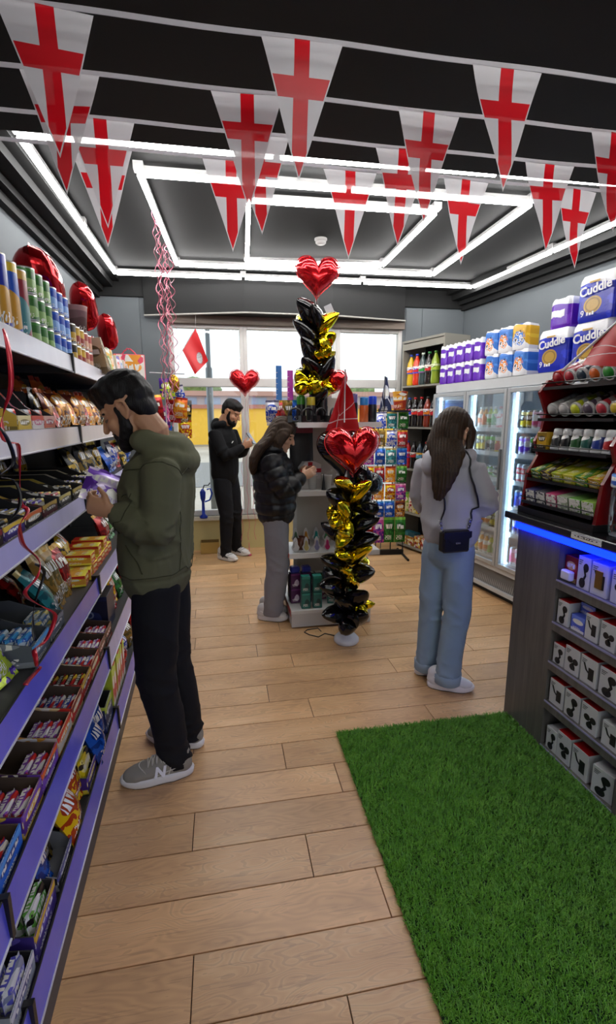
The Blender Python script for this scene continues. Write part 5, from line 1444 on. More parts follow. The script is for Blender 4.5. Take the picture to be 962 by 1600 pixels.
# ================================================================== FOIL BALLOONS
def heart_mesh(w, th, mat, wr=1.0, seed=0, segs=64, rings=12):
    b = MB(); rr = random.Random(seed); ph = rr.uniform(0, 6)
    out = []
    for i in range(segs):
        t = 2 * PI * i / segs
        x = 16 * math.sin(t) ** 3; z = 13 * math.cos(t) - 5 * math.cos(2 * t) - 2 * math.cos(3 * t) - math.cos(4 * t)
        out.append((x / 32 * w, (z + 2.5) / 32 * w * 1.02))
    cz = 0.02 * w
    vs = []
    for s in (-1, 1):
        for j in range(rings + 1):
            r = j / rings
            for i in range(segs):
                k = 1 - .035 * wr * (r ** 6) * (0.5 + 0.5 * math.sin(i * 2 * PI / segs * 17 + ph))
                x, z = out[i][0] * r * k, cz + (out[i][1] - cz) * r * k
                t = th * (max(1 - r ** 2.6, 0)) ** .55
                t *= 1 + wr * (.05 * math.sin(i * 2 * PI / segs * 23 + ph) + .05 * math.sin(i * 2 * PI / segs * 13 + 2 * ph)) * r ** 3
                vs.append((x, s * t, z))
    fs = []
    half = (rings + 1) * segs
    for sdx, s in enumerate((-1, 1)):
        o = sdx * half
        for j in range(rings):
            for i in range(segs):
                q = (i + 1) % segs
                f = [o + j * segs + i, o + j * segs + q, o + (j + 1) * segs + q, o + (j + 1) * segs + i]
                fs.append(f if s > 0 else f[::-1])
    b.add(vs, fs, None, 0, smooth=True)
    # flat seam around the edge
    n = segs
    sv = []
    for k in (1.0, 1.035):
        for i in range(n):
            sv.append((out[i][0] * k, 0.0, cz + (out[i][1] - cz) * k))
    b.add(sv, [[i, (i + 1) % n, n + (i + 1) % n, n + i] for i in range(n)], None, 0)
    return b.mesh('heart_balloon', mat)

def star_mesh(w, th, mat, seed=0):
    b = MB(); segs = 60; rings = 8; out = []
    for i in range(segs):
        a = 2 * PI * i / segs + PI / 2
        k = (i % 12) / 6.0
        k = k if k <= 1 else 2 - k
        r = w / 2 * (1 - .46 * k ** .8)
        out.append((r * math.cos(a), r * math.sin(a)))
    vs = []
    for s in (-1, 1):
        for j in range(rings + 1):
            r = j / rings
            for i in range(segs):
                rl = math.hypot(*out[i]) / (w / 2)
                t = th * (max(1 - r ** 2.2, 0)) ** .6 * (1.0 + .12 * math.sin(i * 2 * PI / segs * 10))
                vs.append((out[i][0] * r, s * t, out[i][1] * r))
    half = (rings + 1) * segs; fs = []
    for sdx, s in enumerate((-1, 1)):
        o = sdx * half
        for j in range(rings):
            for i in range(segs):
                q = (i + 1) % segs
                f = [o + j * segs + i, o + j * segs + q, o + (j + 1) * segs + q, o + (j + 1) * segs + i]
                fs.append(f[::-1] if s > 0 else f)
    return b.add(vs, fs, None, 0, smooth=True).mesh('star_balloon', mat)
F_RED = foil('c4121c', .14, .75); F_BLK = foil('0b0b0d', .10, .35); F_GLD = foil('d8c20e', .10, 1.0)
H_RED = heart_mesh(.37, .11, F_RED, 1.0, 1)
H_RED2 = heart_mesh(.33, .085, F_RED, .8, 2)
H_BLK = [heart_mesh(.19, .055, F_BLK, .5, i, 40, 8) for i in range(2)]
H_GLD = [heart_mesh(.185, .05, F_GLD, .7, i + 4, 40, 8) for i in range(2)]
S_GLD = star_mesh(.20, .045, F_GLD)

def petal_mesh(l, w, th, mat, seed=0):
    """long foil balloon: rounded outer end, pointed neck at the pole"""
    b = MB(); n, m = 20, 12; rr = random.Random(seed); ph = rr.uniform(0, 6)
    def fn(u, v):
        a = u * 2 * PI
        k = (math.sin(PI * v ** .72)) ** .62 if 0 < v < 1 else 0
        wr = 1 + .05 * math.sin(a * 5 + ph) * (1 - v) + .03 * math.sin(a * 9 + 7 * v)
        return (w / 2 * k * math.cos(a) * wr, th / 2 * k * math.sin(a) * wr + .012 * math.sin(PI * v), (v - .5) * l)
    b.grid(fn, n, m)
    b.tube([(0, 0, -l / 2 + .005), (0, 0, -l / 2 - .03)], [.006, .010], 6)
    return b.mesh('foil_balloon', mat)
P_BLK = [petal_mesh(.23, .135, .10, F_BLK, 1), petal_mesh(.21, .14, .11, F_BLK, 2)]
P_GLD = [petal_mesh(.24, .125, .09, F_GLD, 3), petal_mesh(.21, .13, .09, F_GLD, 4)]
def radial(o, p, hub, nrm):
    """place balloon so that its tip points at the hub"""
    p = Vector(p); z = (p - Vector(hub)).normalized(); y = Vector(nrm)
    y = (y - z * y.dot(z)).normalized(); x = y.cross(z)
    M = Matrix((x, y, z)).transposed().to_4x4(); M.translation = p
    o.matrix_local = M
rr = random.Random(33)
def column(root, items, hubx, huby, gsel, big=1.0):
    for (x, y, z, c) in items:
        me = {'b': P_BLK, 'g': P_GLD, 'r': H_BLK}[c][rr.randint(0, 1)]
        if rr.random() < .3: me = {'b': H_BLK, 'g': H_GLD, 'r': H_BLK}[c][rr.randint(0, 1)]
        if c == 'g' and rr.random() < .15: me = S_GLD
        if c == 'r': me = gsel
        nm = {'b': 'black_foil_balloon', 'g': 'gold_foil_balloon', 'r': 'red_heart_balloon'}[c]
        o = link(nm, me, root)
        dx = x - hubx
        up = .05 + rr.uniform(-.03, .05)
        n = (rr.uniform(-.6, .6), rr.uniform(-1.0, -.2), rr.uniform(.3, .9)) if y < huby else (rr.uniform(-.5, .5), rr.uniform(-.9, .9), .8)
        radial(o, (x - hubx, y - huby, z), (0, 0.0, z - up), n)
        o.scale = (big, big, big)
fcl = empty('balloon_column', (.85, 3.21, 0), 0, 'column of black and gold foil balloons topped by a red heart on a white base', 'balloon column')
MB().lathe([(.085, 0), (.092, .01), (.092, .03), (.07, .055), (.02, .065), (.015, .08)], 28).build('weighted_base', plain('cfcfd2', .35), fcl)
MB().lathe([(.011, .06), (.011, 1.36)], 10).build('pole', plain('3a3a3c', .4), fcl)
fci = [(.76, 1.18, 'g'), (.92, 1.13, 'g'), (.73, 1.08, 'b'), (.77, 1.01, 'g'), (.74, .93, 'g'), (.96, 1.03, 'b'), (.98, .90, 'b'), (.79, .84, 'g'), (.97, .77, 'b'), (.77, .69, 'g'), (.93, .69, 'g'), (.70, .62, 'b'), (.95, .55, 'b'), (.84, .50, 'g'), (.80, .56, 'g'), (.69, .45, 'b'), (.91, .39, 'b'), (.96, .30, 'g'), (.77, .34, 'b'), (.72, .24, 'b'), (.84, .19, 'b'), (.92, .22, 'b')]
column(fcl, [(.85 + (x - .85) * .80, 3.12 + (.03 if abs(x - .85) > .1 else -.02), z, c) for x, z, c in fci], .85, 3.21, H_RED2, 1.12)
column(fcl, [(.85 + .1 * math.cos(i * 1.9), 3.30 + .02 * math.sin(i), .22 + i * .12, 'b' if i % 3 else 'g') for i in range(8)], .85, 3.21, H_RED2, 1.0)
o = link('black_heart_balloon', heart_mesh(.36, .10, F_BLK, .6, 8), fcl, (-.02, .13, 1.36)); o.rotation_euler = (R(-6), 0, R(10))
o = link('black_heart_balloon', heart_mesh(.30, .09, F_BLK, .6, 9), fcl, (.13, .08, 1.14)); o.rotation_euler = (R(-6), R(30), R(20))
o = link('red_heart_balloon', H_RED, fcl, (.02, -.02, 1.385)); o.rotation_euler = (R(4), R(-2), R(-6))
cw = MB(); cw.tube([(.80, 3.30, .004), (.72, 3.36, .004), (.66, 3.31, .004), (.60, 3.36, .004), (.57, 3.41, .004), (.60, 3.45, .004), (.68, 3.43, .02), (.70, 3.40, .004)], .004, 6)
tag(cw.build('cable', plain('1a1614', .5)), 'thin dark wire loop lying on the floor beside the white balloon base', 'wire')
rcl = empty('balloon_column', (.75, 3.84, 1.586), 0, 'short column of black and gold foil balloons on the gondola with a red heart on top', 'balloon column')
MB().lathe([(.06, 0), (.06, .01), (.012, .03), (.010, .98)], 14).build('pole', plain('3a3a3c', .4), rcl)
rci = [(.64, 2.40, 'b'), (.72, 2.35, 'b'), (.62, 2.25, 'b'), (.66, 2.13, 'b'), (.83, 2.32, 'g'), (.81, 2.19, 'g'), (.79, 2.09, 'g'), (.68, 1.99, 'b'), (.81, 1.98, 'b'), (.62, 1.87, 'g'), (.72, 1.85, 'g'), (.84, 1.87, 'g'), (.77, 1.78, 'b'), (.91, 1.89, 'r')]
column(rcl, [(.75 + (x - .75) * .8, 3.78, z - 1.586, c) for x, z, c in rci], .75, 3.84, heart_mesh(.2, .06, F_RED, .5, 12, 40, 8), 1.22)
column(rcl, [(.75 + .08 * math.cos(i * 2.3), 3.92, .25 + i * .13, 'b' if i % 2 else 'g') for i in range(5)], .75, 3.84, H_RED2, 1.0)
o = link('red_heart_balloon', H_RED2, rcl, (.0, -.02, 1.06)); o.rotation_euler = (R(4), R(2), R(-4))
tg = MB().box(-.03, .03, -.002, .002, -.12, 0).build('silver_ribbon_tag', plain('cfd0d4', .25, .6), rcl); tg.location = (.06, -.10, .86); tg.rotation_euler = (0, R(-25), 0)
# floating heart by the window with ribbon tails
hb = empty('heart_balloon', (.275, 5.62, 0), 0, 'red heart foil balloon floating in front of the window mullion', 'balloon')
o = link('balloon', heart_mesh(.33, .09, F_RED, .9, 3), hb, (0, 0, 2.0))
for q, dx in enumerate((-.03, .0, .03)):
    pts = [(dx * (1 + i * .05) + .012 * math.sin(i * 1.1 + q), .012 * math.cos(i * 1.1 + q), 1.84 - i * .05) for i in range(34)]
    MB().tube(pts, .0045, 5, flat=.3).build('ribbon_tail', plain('c8506a', .4), hb)
MB().lathe([(.03, .002), (.03, .012), (.005, .03), (.003, .16)], 12).build('balloon_weight', plain('c8506a', .4), hb)
# three hearts behind the cans on the top shelf
for i, (n, t, z, lab, tilt) in enumerate([(-.76, 2.80, 2.245, 'biggest red heart foil balloon standing behind the tall cans on the top left shelf', 18), (-.76, 3.78, 2.36, 'middle red heart foil balloon behind the salmon cans on the top left shelf', 10), (-.76, 4.62, 2.33, 'small red heart foil balloon above the toy boxes on the top left shelf', 14)]):
    h = empty('heart_balloon', LS(n, t, 1.871), LR + R(6), lab, 'balloon', 'heart balloons on the top shelf')
    MB().lathe([(.004, 0), (.004, z - 1.871)], 6).build('stick', plain('d8d8d8', .4), h)
    o = link('balloon', [H_RED, H_RED2, H_RED2][i], h, (0, 0, z - 1.871)); o.rotation_euler = (R(-6), R(tilt), 0)
    o.scale = [(1.0,) * 3, (1.0,) * 3, (.95,) * 3][i]

# ================================================================== HANGING CURLED RIBBONS
PINK = foil('c86a80', .3, .45)
for i in range(9):
    y = 3.78 + i * .135
    p = []
    L = 1.30 + .25 * math.sin(i * 2.3)
    nst = 90; rad = .010 + .004 * (i % 3)
    for k in range(nst):
        z = ZC - .085 - L * k / nst
        a = k * .75 + i
        p.append((rad * math.cos(a), rad * math.sin(a), z))
    r_ = MB().tube(p, .0042, 5, flat=.35).build('curled_ribbon', PINK)
    r_.location = (-.41 + .02 * math.sin(i * 1.7), y, 0)
    reg(r_, 'pink curled ribbon hanging from the ceiling light', 'ribbon', 'curled pink ribbons', y, 'from the camera')

# ================================================================== RED FLAGS
def flag_red(seed, lines=True, crest=None):
    t = NT('red_flag_cloth')
    uv = t.coord('UV'); sp = t.n('ShaderNodeSeparateXYZ'); t.put(sp.inputs[0], uv); u, v = sp.outputs[0], sp.outputs[1]
    col = hx('c4161e')
    if lines:
        k1 = t.math('ABSOLUTE', t.math('SUBTRACT', v, t.math('ADD', .34, t.math('MULTIPLY', t.math('ABSOLUTE', t.math('SUBTRACT', u, .45)), .8))))
        k2 = t.math('ABSOLUTE', t.math('SUBTRACT', v, t.math('ADD', .16, t.math('MULTIPLY', u, .22))))
        k3 = t.math('ABSOLUTE', t.math('SUBTRACT', u, .40))
        ln = t.math('MAXIMUM', t.math('LESS_THAN', k1, .010), t.math('MAXIMUM', t.math('LESS_THAN', k2, .010), t.math('MULTIPLY', t.math('LESS_THAN', k3, .018), t.math('LESS_THAN', v, .36))))
        col = t.mix(ln, col, hx('e8d8d8'))
    if crest:
        e = t.math('ADD', t.math('POWER', t.math('MULTIPLY', t.math('SUBTRACT', u, crest[0]), 1 / crest[2]), 2.0), t.math('POWER', t.math('MULTIPLY', t.math('SUBTRACT', v, crest[1]), 1 / crest[3]), 2.0))
        dots = t.math('GREATER_THAN', t.noise(t.mapping(uv, (1, 1, 1)), 40, 1), .5)
        col = t.mix(t.math('LESS_THAN', e, 1.0), col, t.mix(dots, hx('d8d4d4'), hx('6a6468')))
        ring = t.math('LESS_THAN', t.math('ABSOLUTE', t.math('SUBTRACT', e, .9)), .14)
        col = t.mix(ring, col, hx('8a8488'))
    t.set(col, .4, 0, .5)
    return t.m
def cloth(corners, nu, nv, amp, ph, mat, name, parent, folds=3.0, curve=0.0):
    A_, B_, C_, D_ = [Vector(c) for c in corners]   # bottom-left, bottom-right, top-right, top-left
    nrm = (B_ - A_).cross(D_ - A_).normalized()
    def fn(u, v):
        p = (A_ * (1 - u) + B_ * u) * (1 - v) + (D_ * (1 - u) + C_ * u) * v
        return p + nrm * (amp * math.sin(u * PI * folds + ph + v * 1.3) * (1 - .5 * v) + curve * math.sin(u * PI))
    b = MB(); b.grid(fn, nu, nv)
    b.grid(lambda u, v: Vector(fn(u, v)) + nrm * .002, nu, nv, flip=True)
    return b.build(name, mat, parent)
sf = empty('sail_flag', (.90, 3.52, 1.20), 0, 'tall draped red flag with white lines behind the front balloon column', 'flag')
cloth([(-.16, -.02, .31), (.12, .03, .30), (.055, 0, .60), (.0, 0, .75)], 12, 14, .022, .6, flag_red(1), 'cloth', sf, 2.5, -.05)
cloth([(-.07, -.04, .20), (.11, .02, .20), (.12, .02, .34), (-.09, -.03, .34)], 8, 4, .012, .4, flag_red(2), 'cloth', sf, 2.0)
MB().tube([(.0, .02, .386), (.0, .01, .765)], .005, 8).build('stick', plain('d8d8d8', .4), sf)
wf_ = empty('window_flag', (-.25, 5.72, 2.1), 0, 'red flag with a round grey crest hanging in the left window bay', 'flag')
cloth([(-.02, 0, 0.0), (.13, .01, .15), (.01, 0, .49), (-.14, -.01, .25)], 12, 12, .012, .3, flag_red(3, False, (.62, .28, .17, .17)), 'cloth', wf_, 2.0)
MB().tube([(-.20, 0, .17), (-.145, -.004, .25), (.01, 0, .50)], .004, 6).build('stick', plain('c8c8cc', .4), wf_)
MB().tube([(.01, 0, .50), (.01, .15, .70)], .0012, 5).build('string', plain('c8c8cc', .4), wf_)
rf = empty('counter_flag', (1.63, 2.24, 1.80), 0, 'red flag on a white pole leaning over the sweet display stand', 'flag')
MB().tube([(0, 0.0, .0), (0, -.60, .32)], .006, 8).build('pole', plain('dcdcdc', .35), rf)
cloth([(.0, -.60, .0), (.0, -.20, .055), (.0, -.26, .135), (.0, -.60, .315)], 10, 8, .012, .3, flag_red(4), 'cloth', rf, 2.0)

# ================================================================== HANGING TOYS AT THE FAR END OF THE LEFT SHELVING
cl = [('rd', -.62, 4.95, 1.60, .16, .24), ('pk', -.56, 5.00, 1.52, .15, .22), ('rd', -.48, 5.05, 1.58, .16, .24), ('or', -.40, 5.02, 1.62, .14, .20), ('pu', -.50, 4.97, 1.80, .14, .20), ('wh', -.40, 5.06, 1.78, .13, .16), ('bk', -.36, 5.10, 1.56, .12, .24), ('bl', -.58, 5.06, 1.38, .14, .18), ('ye', -.36, 5.10, 1.42, .13, .18)]
for i, (k, x, y, z, w, h) in enumerate(cl):
    o = link('toy_bag', bagm(k, w, h, .05, i % 3)); o.location = (x, y, z); o.rotation_euler = (0, R(rnd.uniform(-10, 10)), R(rnd.uniform(-20, 20)))
    reg(o, '%s toy bag hanging at the window end of the left shelving' % BAGP[k][1], 'toy bag', 'hanging toy bags', x, 'from the left')
go = MB().grid(lambda u, v: (.055 * math.cos((v - .5) * PI) * math.cos(u * 2 * PI), .035 * math.cos((v - .5) * PI) * math.sin(u * 2 * PI), .085 * math.sin((v - .5) * PI)), 16, 10).build('gold_oval_balloon', foil('b88a1e', .2, .9))
go.location = (-.44, 4.98, 1.95); tag(go, 'small gold oval balloon hanging beside the pink ribbons at the window', 'balloon')
hkx = MB()
hkx.tube([(-.52, 4.90, 1.30), (-.52, 4.90, 2.05)], .006, 6).tube([(-.66, 4.98, 2.05), (-.34, 5.08, 2.05)], .006, 6).tube([(-.52, 4.90, .02), (-.52, 4.90, 1.30)], .008, 6).lathe([(.08, 0), (.08, .02), (.02, .03)], 16, M=Matrix.Translation((-.52, 4.90, 0)))
hkx.tube([(-.52, 4.90, 2.05), (-.50, 5.03, 2.05)], .006, 6)
tag(hkx.build('toy_hook_stand', plain('b8b8bc', .35, .5)), 'slim chrome stand carrying the hanging toy bags at the end of the shelving', 'stand')

# ================================================================== THINGS ON THE WINDOW LEDGE
cb = link('cardboard_box', tray_mesh(.22, .12, .14, .15, plain('b8954e', .7), plain('8a6c38', .8))); cb.location = (-.19, 5.78, 0.0)
tag(cb, 'low open cardboard box on the floor under the left window bay', 'box')
bl = empty('blue_toy_stand', (-.25, 5.86, WZ0), 0, 'blue plastic toy with a curved handle on the window ledge', 'toy')
MB().lathe([(.045, 0), (.05, .02), (.02, .05), (.016, .20), (.03, .24), (.035, .32), (.01, .36)], 14).build('body', plain('1c3ab0', .3), bl)
MB().tube([(.02, 0, .20), (.08, 0, .22), (.11, 0, .30), (.09, 0, .36), (.05, 0, .35)], .010, 8).build('handle', plain('1c4ad0', .3), bl)
MB().tube([(0, 0, .34), (.02, 0, .40), (.07, 0, .40), (.09, 0, .43)], .007, 8).build('black_hook', plain('141416', .4), bl)
pt = MB().box(-.08, .08, 0, .006, 0, .40).build('window_poster', pack('c8d0d0', '5a7a6a', '2a3a3a', 5, 7, .5)); pt.location = (.44, YB - .022, .56)
tag(pt, 'narrow picture poster stuck low on the middle window bay', 'poster')
rn = empty('navy_pennant_stand', (1.92, 5.62, 1.60), R(10), 'navy and white folded flag standing behind the sweet rack at the window', 'flag')
cloth([(-.10, 0, .0), (.10, 0, .02), (.03, 0, .48), (.0, 0, .50)], 8, 8, .02, .3, pack('1c2850', '1c2850', 'c8ccd8', 2, 3, .5), 'cloth', rn, 2.5)
MB().tube([(.0, .01, -1.598), (.0, .01, .5)], .006, 6).build('stick', plain('3a3a40', .4), rn)

# ================================================================== RED AND BLACK CURLED RIBBON on the left shelving
rp = [(1.33, 1.83), (1.31, 1.70), (1.31, 1.64), (1.26, 1.57), (1.31, 1.55), (1.34, 1.42), (1.35, 1.39), (1.27, 1.37), (1.32, 1.31), (1.38, 1.25), (1.33, 1.21), (1.30, 1.18), (1.40, 1.10), (1.44, 1.05), (1.40, 1.0), (1.28, 1.03), (1.26, 1.0), (1.34, .95), (1.20, .98)]
def smooth_path(pts, n=6):
    out = []
    for i in range(len(pts) - 1):
        p0, p1, p2, p3 = pts[max(i - 1, 0)], pts[i], pts[i + 1], pts[min(i + 2, len(pts) - 1)]
        for k in range(n):
            t = k / n
            out.append(tuple(.5 * (2 * b + (c - a) * t + (2 * a - 5 * b + 4 * c - d) * t * t + (3 * b - a - 3 * c + d) * t ** 3) for a, b, c, d in zip(p0, p1, p2, p3)))
    out.append(pts[-1]); return out
sp = smooth_path(rp)
def ribbon(pts, wd, mat, name):
    b = MB(); vs = []
    for i, (t, z) in enumerate(pts):
        a = i * .22
        c = LS(-.452 + .012 * math.sin(i * .35), t, z)
        d = (LS(0, math.cos(a), 0) * .6 + NV * math.sin(a) + Vector((0, 0, .25))).normalized() * wd / 2
        vs += [c - d, c + d]
    fs = [[2 * i, 2 * i + 1, 2 * i + 3, 2 * i + 2] for i in range(len(pts) - 1)]
    o = b.add(vs, fs, None, 0, smooth=True).build(name, mat)
    md = o.modifiers.new('thick', 'SOLIDIFY'); md.thickness = .0012
    return o
tag(ribbon(sp, .012, foil('c01c30', .3, .3), 'curled_gift_ribbon'), 'long red curled gift ribbon trailing down the front of the left shelving', 'ribbon')
sp2 = smooth_path([(1.24, 1.60), (1.27, 1.52), (1.24, 1.49), (1.29, 1.47), (1.27, 1.41), (1.25, 1.38)])
tag(ribbon(sp2, .009, plain('121214', .3), 'curled_gift_ribbon'), 'short black curled ribbon by the second rail of the left shelving', 'ribbon')
sp3 = smooth_path([(1.36, 1.24), (1.39, 1.20), (1.36, 1.13), (1.30, 1.05)])
tag(ribbon(sp3, .009, plain('121214', .3), 'curled_gift_ribbon'), 'black ribbon end hanging over the third rail of the left shelving', 'ribbon')

# ================================================================== ARTIFICIAL GRASS MAT
gmx0, gmx1, gmy0, gmy1 = .535, 1.49, .25, 2.185
mat_ = empty('grass_mat', (0, 0, 0), 0, 'rectangle of artificial green grass lying on the floor in front of the counter', 'grass mat')
MB().prism([(gmx0, gmy0), (gmx1 + .042 * (2.21 - gmy0), gmy0), (gmx1, gmy1), (gmx0, gmy1)], .0005, .009).build('backing', plain('16300f', .9), mat_)
rg = np.random.default_rng(5)
NBL = 150000
bx_ = rg.uniform(gmx0 - .004, gmx1 + .004, NBL); by_ = gmy0 + (gmy1 - gmy0) * rg.random(NBL) ** .9
# blades lean in tufts
bx_ = bx_ + (bx_ - gmx0) / (gmx1 - gmx0) * .042 * (2.21 - by_)
tuft = np.sin(bx_ * 190 + 3 * np.sin(by_ * 130)) + np.sin(by_ * 170 + 2.5 * np.sin(bx_ * 120))
ang = tuft * 2.1 + rg.normal(0, .7, NBL)
hgt = rg.uniform(.009, .019, NBL); lean = rg.uniform(.008, .020, NBL); wdt = rg.uniform(.0011, .0019, NBL)
dx, dy = np.cos(ang), np.sin(ang)
px_, py_ = -dy * wdt, dx * wdt
base = np.stack([bx_, by_, np.full(NBL, .008)], 1)
V = np.zeros((NBL, 5, 3))
V[:, 0] = base + np.stack([px_, py_, 0 * px_], 1); V[:, 1] = base - np.stack([px_, py_, 0 * px_], 1)
mid = base + np.stack([dx * lean * .4, dy * lean * .4, hgt * .65], 1)
V[:, 2] = mid - np.stack([px_, py_, 0 * px_], 1) * .8; V[:, 3] = mid + np.stack([px_, py_, 0 * px_], 1) * .8
V[:, 4] = base + np.stack([dx * lean, dy * lean, hgt], 1)
me = bpy.data.meshes.new('grass_pile')
me.vertices.add(NBL * 5); me.vertices.foreach_set('co', V.reshape(-1))
idx = np.arange(NBL)[:, None] * 5
tri = np.concatenate([idx + np.array([[0, 1, 2, 3]]), idx + np.array([[3, 2, 4]])], 1).reshape(-1)
me.loops.add(NBL * 7); me.loops.foreach_set('vertex_index', tri.astype(np.int32))
me.polygons.add(NBL * 2)
ls = (np.arange(NBL)[:, None] * 7 + np.array([[0, 4]])).reshape(-1)
me.polygons.foreach_set('loop_start', ls.astype(np.int32))
me.update(calc_edges=True); me.validate()
tG = NT('grass_blades')
_c = tG.noise(tG.coord('Object'), 420, 1); _c2 = tG.noise(tG.coord('Object'), 14, 3)
tG.set(tG.ramp(tG.math('ADD', tG.math('MULTIPLY', _c, .75), tG.math('MULTIPLY', _c2, .25)), [(.28, hx('336c10')), (.5, hx('589622')), (.74, hx('94c24c'))]), .45, 0, .4)
me.materials.append(tG.m)
go_ = link('grass_pile', me, mat_); go_['kind'] = 'stuff'
# ================================================================== PEOPLE
from mathutils import noise as mnoise
def V3(*a): return Vector(a)

def sweep(b, pts, ra, rb, side, n=16):
    """closed elliptical tube along pts; ra along `side`, rb across; rounded ends"""
    P = [Vector(p) for p in pts]; N = len(P)
    ra = list(ra) if isinstance(ra, (list, tuple)) else [ra] * N
    rb = list(rb) if isinstance(rb, (list, tuple)) else [rb] * N
    side = Vector(side)
    rings = []
    def fr(d):
        s = (side - d * side.dot(d))
        if s.length < 1e-4: s = d.orthogonal()
        s.normalize(); return s, d.cross(s).normalized()
    T = [(P[min(i + 1, N - 1)] - P[max(i - 1, 0)]).normalized() for i in range(N)]
    e0 = min(ra[0], rb[0]); e1 = min(ra[-1], rb[-1])
    seq = [(P[0] - T[0] * e0 * .75, T[0], ra[0] * .45, rb[0] * .45), (P[0] - T[0] * e0 * .4, T[0], ra[0] * .82, rb[0] * .82)]
    seq += [(P[i], T[i], ra[i], rb[i]) for i in range(N)]
    seq += [(P[-1] + T[-1] * e1 * .4, T[-1], ra[-1] * .82, rb[-1] * .82), (P[-1] + T[-1] * e1 * .75, T[-1], ra[-1] * .45, rb[-1] * .45)]
    vs = []
    for p, d, a, c in seq:
        s, q = fr(d)
        for k in range(n):
            t = 2 * PI * k / n
            vs.append(p + s * (a * math.cos(t)) + q * (c * math.sin(t)))
    M = len(seq)
    fs = [[i * n + k, i * n + (k + 1) % n, (i + 1) * n + (k + 1) % n, (i + 1) * n + k] for i in range(M - 1) for k in range(n)]
    fs.append([k for k in range(n)][::-1]); fs.append([(M - 1) * n + k for k in range(n)])
    b.add(vs, fs)
    return b

def ell(b, c, r, X=(1, 0, 0), Y=(0, 1, 0), Z=(0, 0, 1), n=16, m=10):
    c, X, Y, Z = Vector(c), Vector(X), Vector(Y), Vector(Z)
    vs = []; fs = []
    for j in range(1, m):
        ph = PI * j / m
        for i in range(n):
            th = 2 * PI * i / n
            vs.append(c + X * (r[0] * math.sin(ph) * math.cos(th)) + Y * (r[1] * math.sin(ph) * math.sin(th)) + Z * (r[2] * math.cos(ph)))
    top = len(vs); vs.append(c + Z * r[2]); bot = len(vs); vs.append(c - Z * r[2])
    flip = X.cross(Y).dot(Z) < 0
    for j in range(m - 2):
        for i in range(n):
            q = (i + 1) % n
            fs.append([j * n + i, (j + 1) * n + i, (j + 1) * n + q, j * n + q])
    for i in range(n):
        q = (i + 1) % n
        fs.append([top, i, q]); fs.append([bot, (m - 2) * n + q, (m - 2) * n + i])
    if flip: fs = [f[::-1] for f in fs]
    b.add(vs, fs)
    return b

def fuse(b, name, mat, voxel, smooth=4, disp=None, parent=None, zmin=None):
    """weld overlapping closed shapes into one continuous smooth surface"""
    me0 = bpy.data.meshes.new('tmp'); me0.from_pydata(b.v, [], b.f); me0.update()
    o = bpy.data.objects.new('tmp', me0); COL.objects.link(o)
    bm = bmesh.new(); bm.from_mesh(me0); bmesh.ops.recalc_face_normals(bm, faces=bm.faces); bm.to_mesh(me0); bm.free()
    r = o.modifiers.new('r', 'REMESH'); r.mode = 'VOXEL'; r.voxel_size = voxel
    s = o.modifiers.new('s', 'SMOOTH'); s.factor = .5; s.iterations = smooth
    dg = bpy.context.evaluated_depsgraph_get()
    me = bpy.data.meshes.new_from_object(o.evaluated_get(dg))
    bpy.data.objects.remove(o); bpy.data.meshes.remove(me0)
    if disp:
        n = len(me.vertices)
        co = np.empty(n * 3); me.vertices.foreach_get('co', co); co = co.reshape(-1, 3)
        no = np.empty(n * 3); me.vertex_normals.foreach_get('vector', no); no = no.reshape(-1, 3)
        d = disp(co, no)
        co += no * d[:, None]
        if zmin is not None: co[:, 2] = np.maximum(co[:, 2], zmin)
        me.vertices.foreach_set('co', co.reshape(-1)); me.update()
    me.materials.clear(); me.materials.append(mat)
    me.polygons.foreach_set('use_smooth', [True] * len(me.polygons))
    me.name = name
    return link(name, me, parent)

def nz(co, s, off=0.0):
    """vectorised cheap value noise from summed sines"""
    x, y, z = co[:, 0] * s[0] + off, co[:, 1] * s[1] + off * 1.7, co[:, 2] * s[2] + off * .6
    return (np.sin(x + 1.3 * np.sin(y * .9 + z * .7)) + np.sin(y * 1.1 + 1.7 * np.sin(z * .8 + x * .6)) + np.sin(z * 1.2 + 1.5 * np.sin(x * .7 - y * .8))) / 3

def near_line(co, pts):
    """distance to polyline and arc parameter (metres)"""
    best = np.full(len(co), 9.0); arc = np.zeros(len(co)); acc = 0.0
    for a, b_ in zip(pts[:-1], pts[1:]):
        a, b_ = np.array(a), np.array(b_); d = b_ - a; L = np.linalg.norm(d)
        t = np.clip(((co - a) @ d) / (L * L), 0, 1)
        q = np.linalg.norm(co - (a + t[:, None] * d), axis=1)
        m = q < best; best[m] = q[m]; arc[m] = acc + t[m] * L; acc += L
    return best, arc

def skin_mat(c):
    t = NT('skin')
    n = t.noise(t.coord('Object'), 40, 3)
    cc = hx(c)
    t.set(t.mix(t.math('MULTIPLY', n, .35), cc, (cc[0] * .85, cc[1] * .72, cc[2] * .68)), .5, 0, .4)
    t.b.inputs['Subsurface Weight'].default_value = .08
    t.b.inputs['Subsurface Radius'].default_value = (.012, .004, .002)
    return t.m
def cloth_mat(c, rough=.85, scale=350, var=.25, spec=.25):
    t = NT('fabric')
    o = t.coord('Object')
    n1 = t.noise(o, scale, 2); n2 = t.noise(o, 7, 3)
    cc = hx(c)
    t.bump(n1, .15, .002)
    t.set(t.mix(t.math('MULTIPLY', n2, var * 2), cc, tuple(v * .62 for v in cc)), rough, 0, spec)
    return t.m
def hair_mat(c, c2):
    t = NT('hair')
    o = t.coord('Object')
    n1 = t.noise(t.mapping(o, (160, 160, 6)), 1.6, 3)
    t.bump(n1, .45, .004)
    t.set(t.ramp(n1, [(.3, hx(c)), (.7, hx(c2))]), .55, 0, .3)
    return t.m

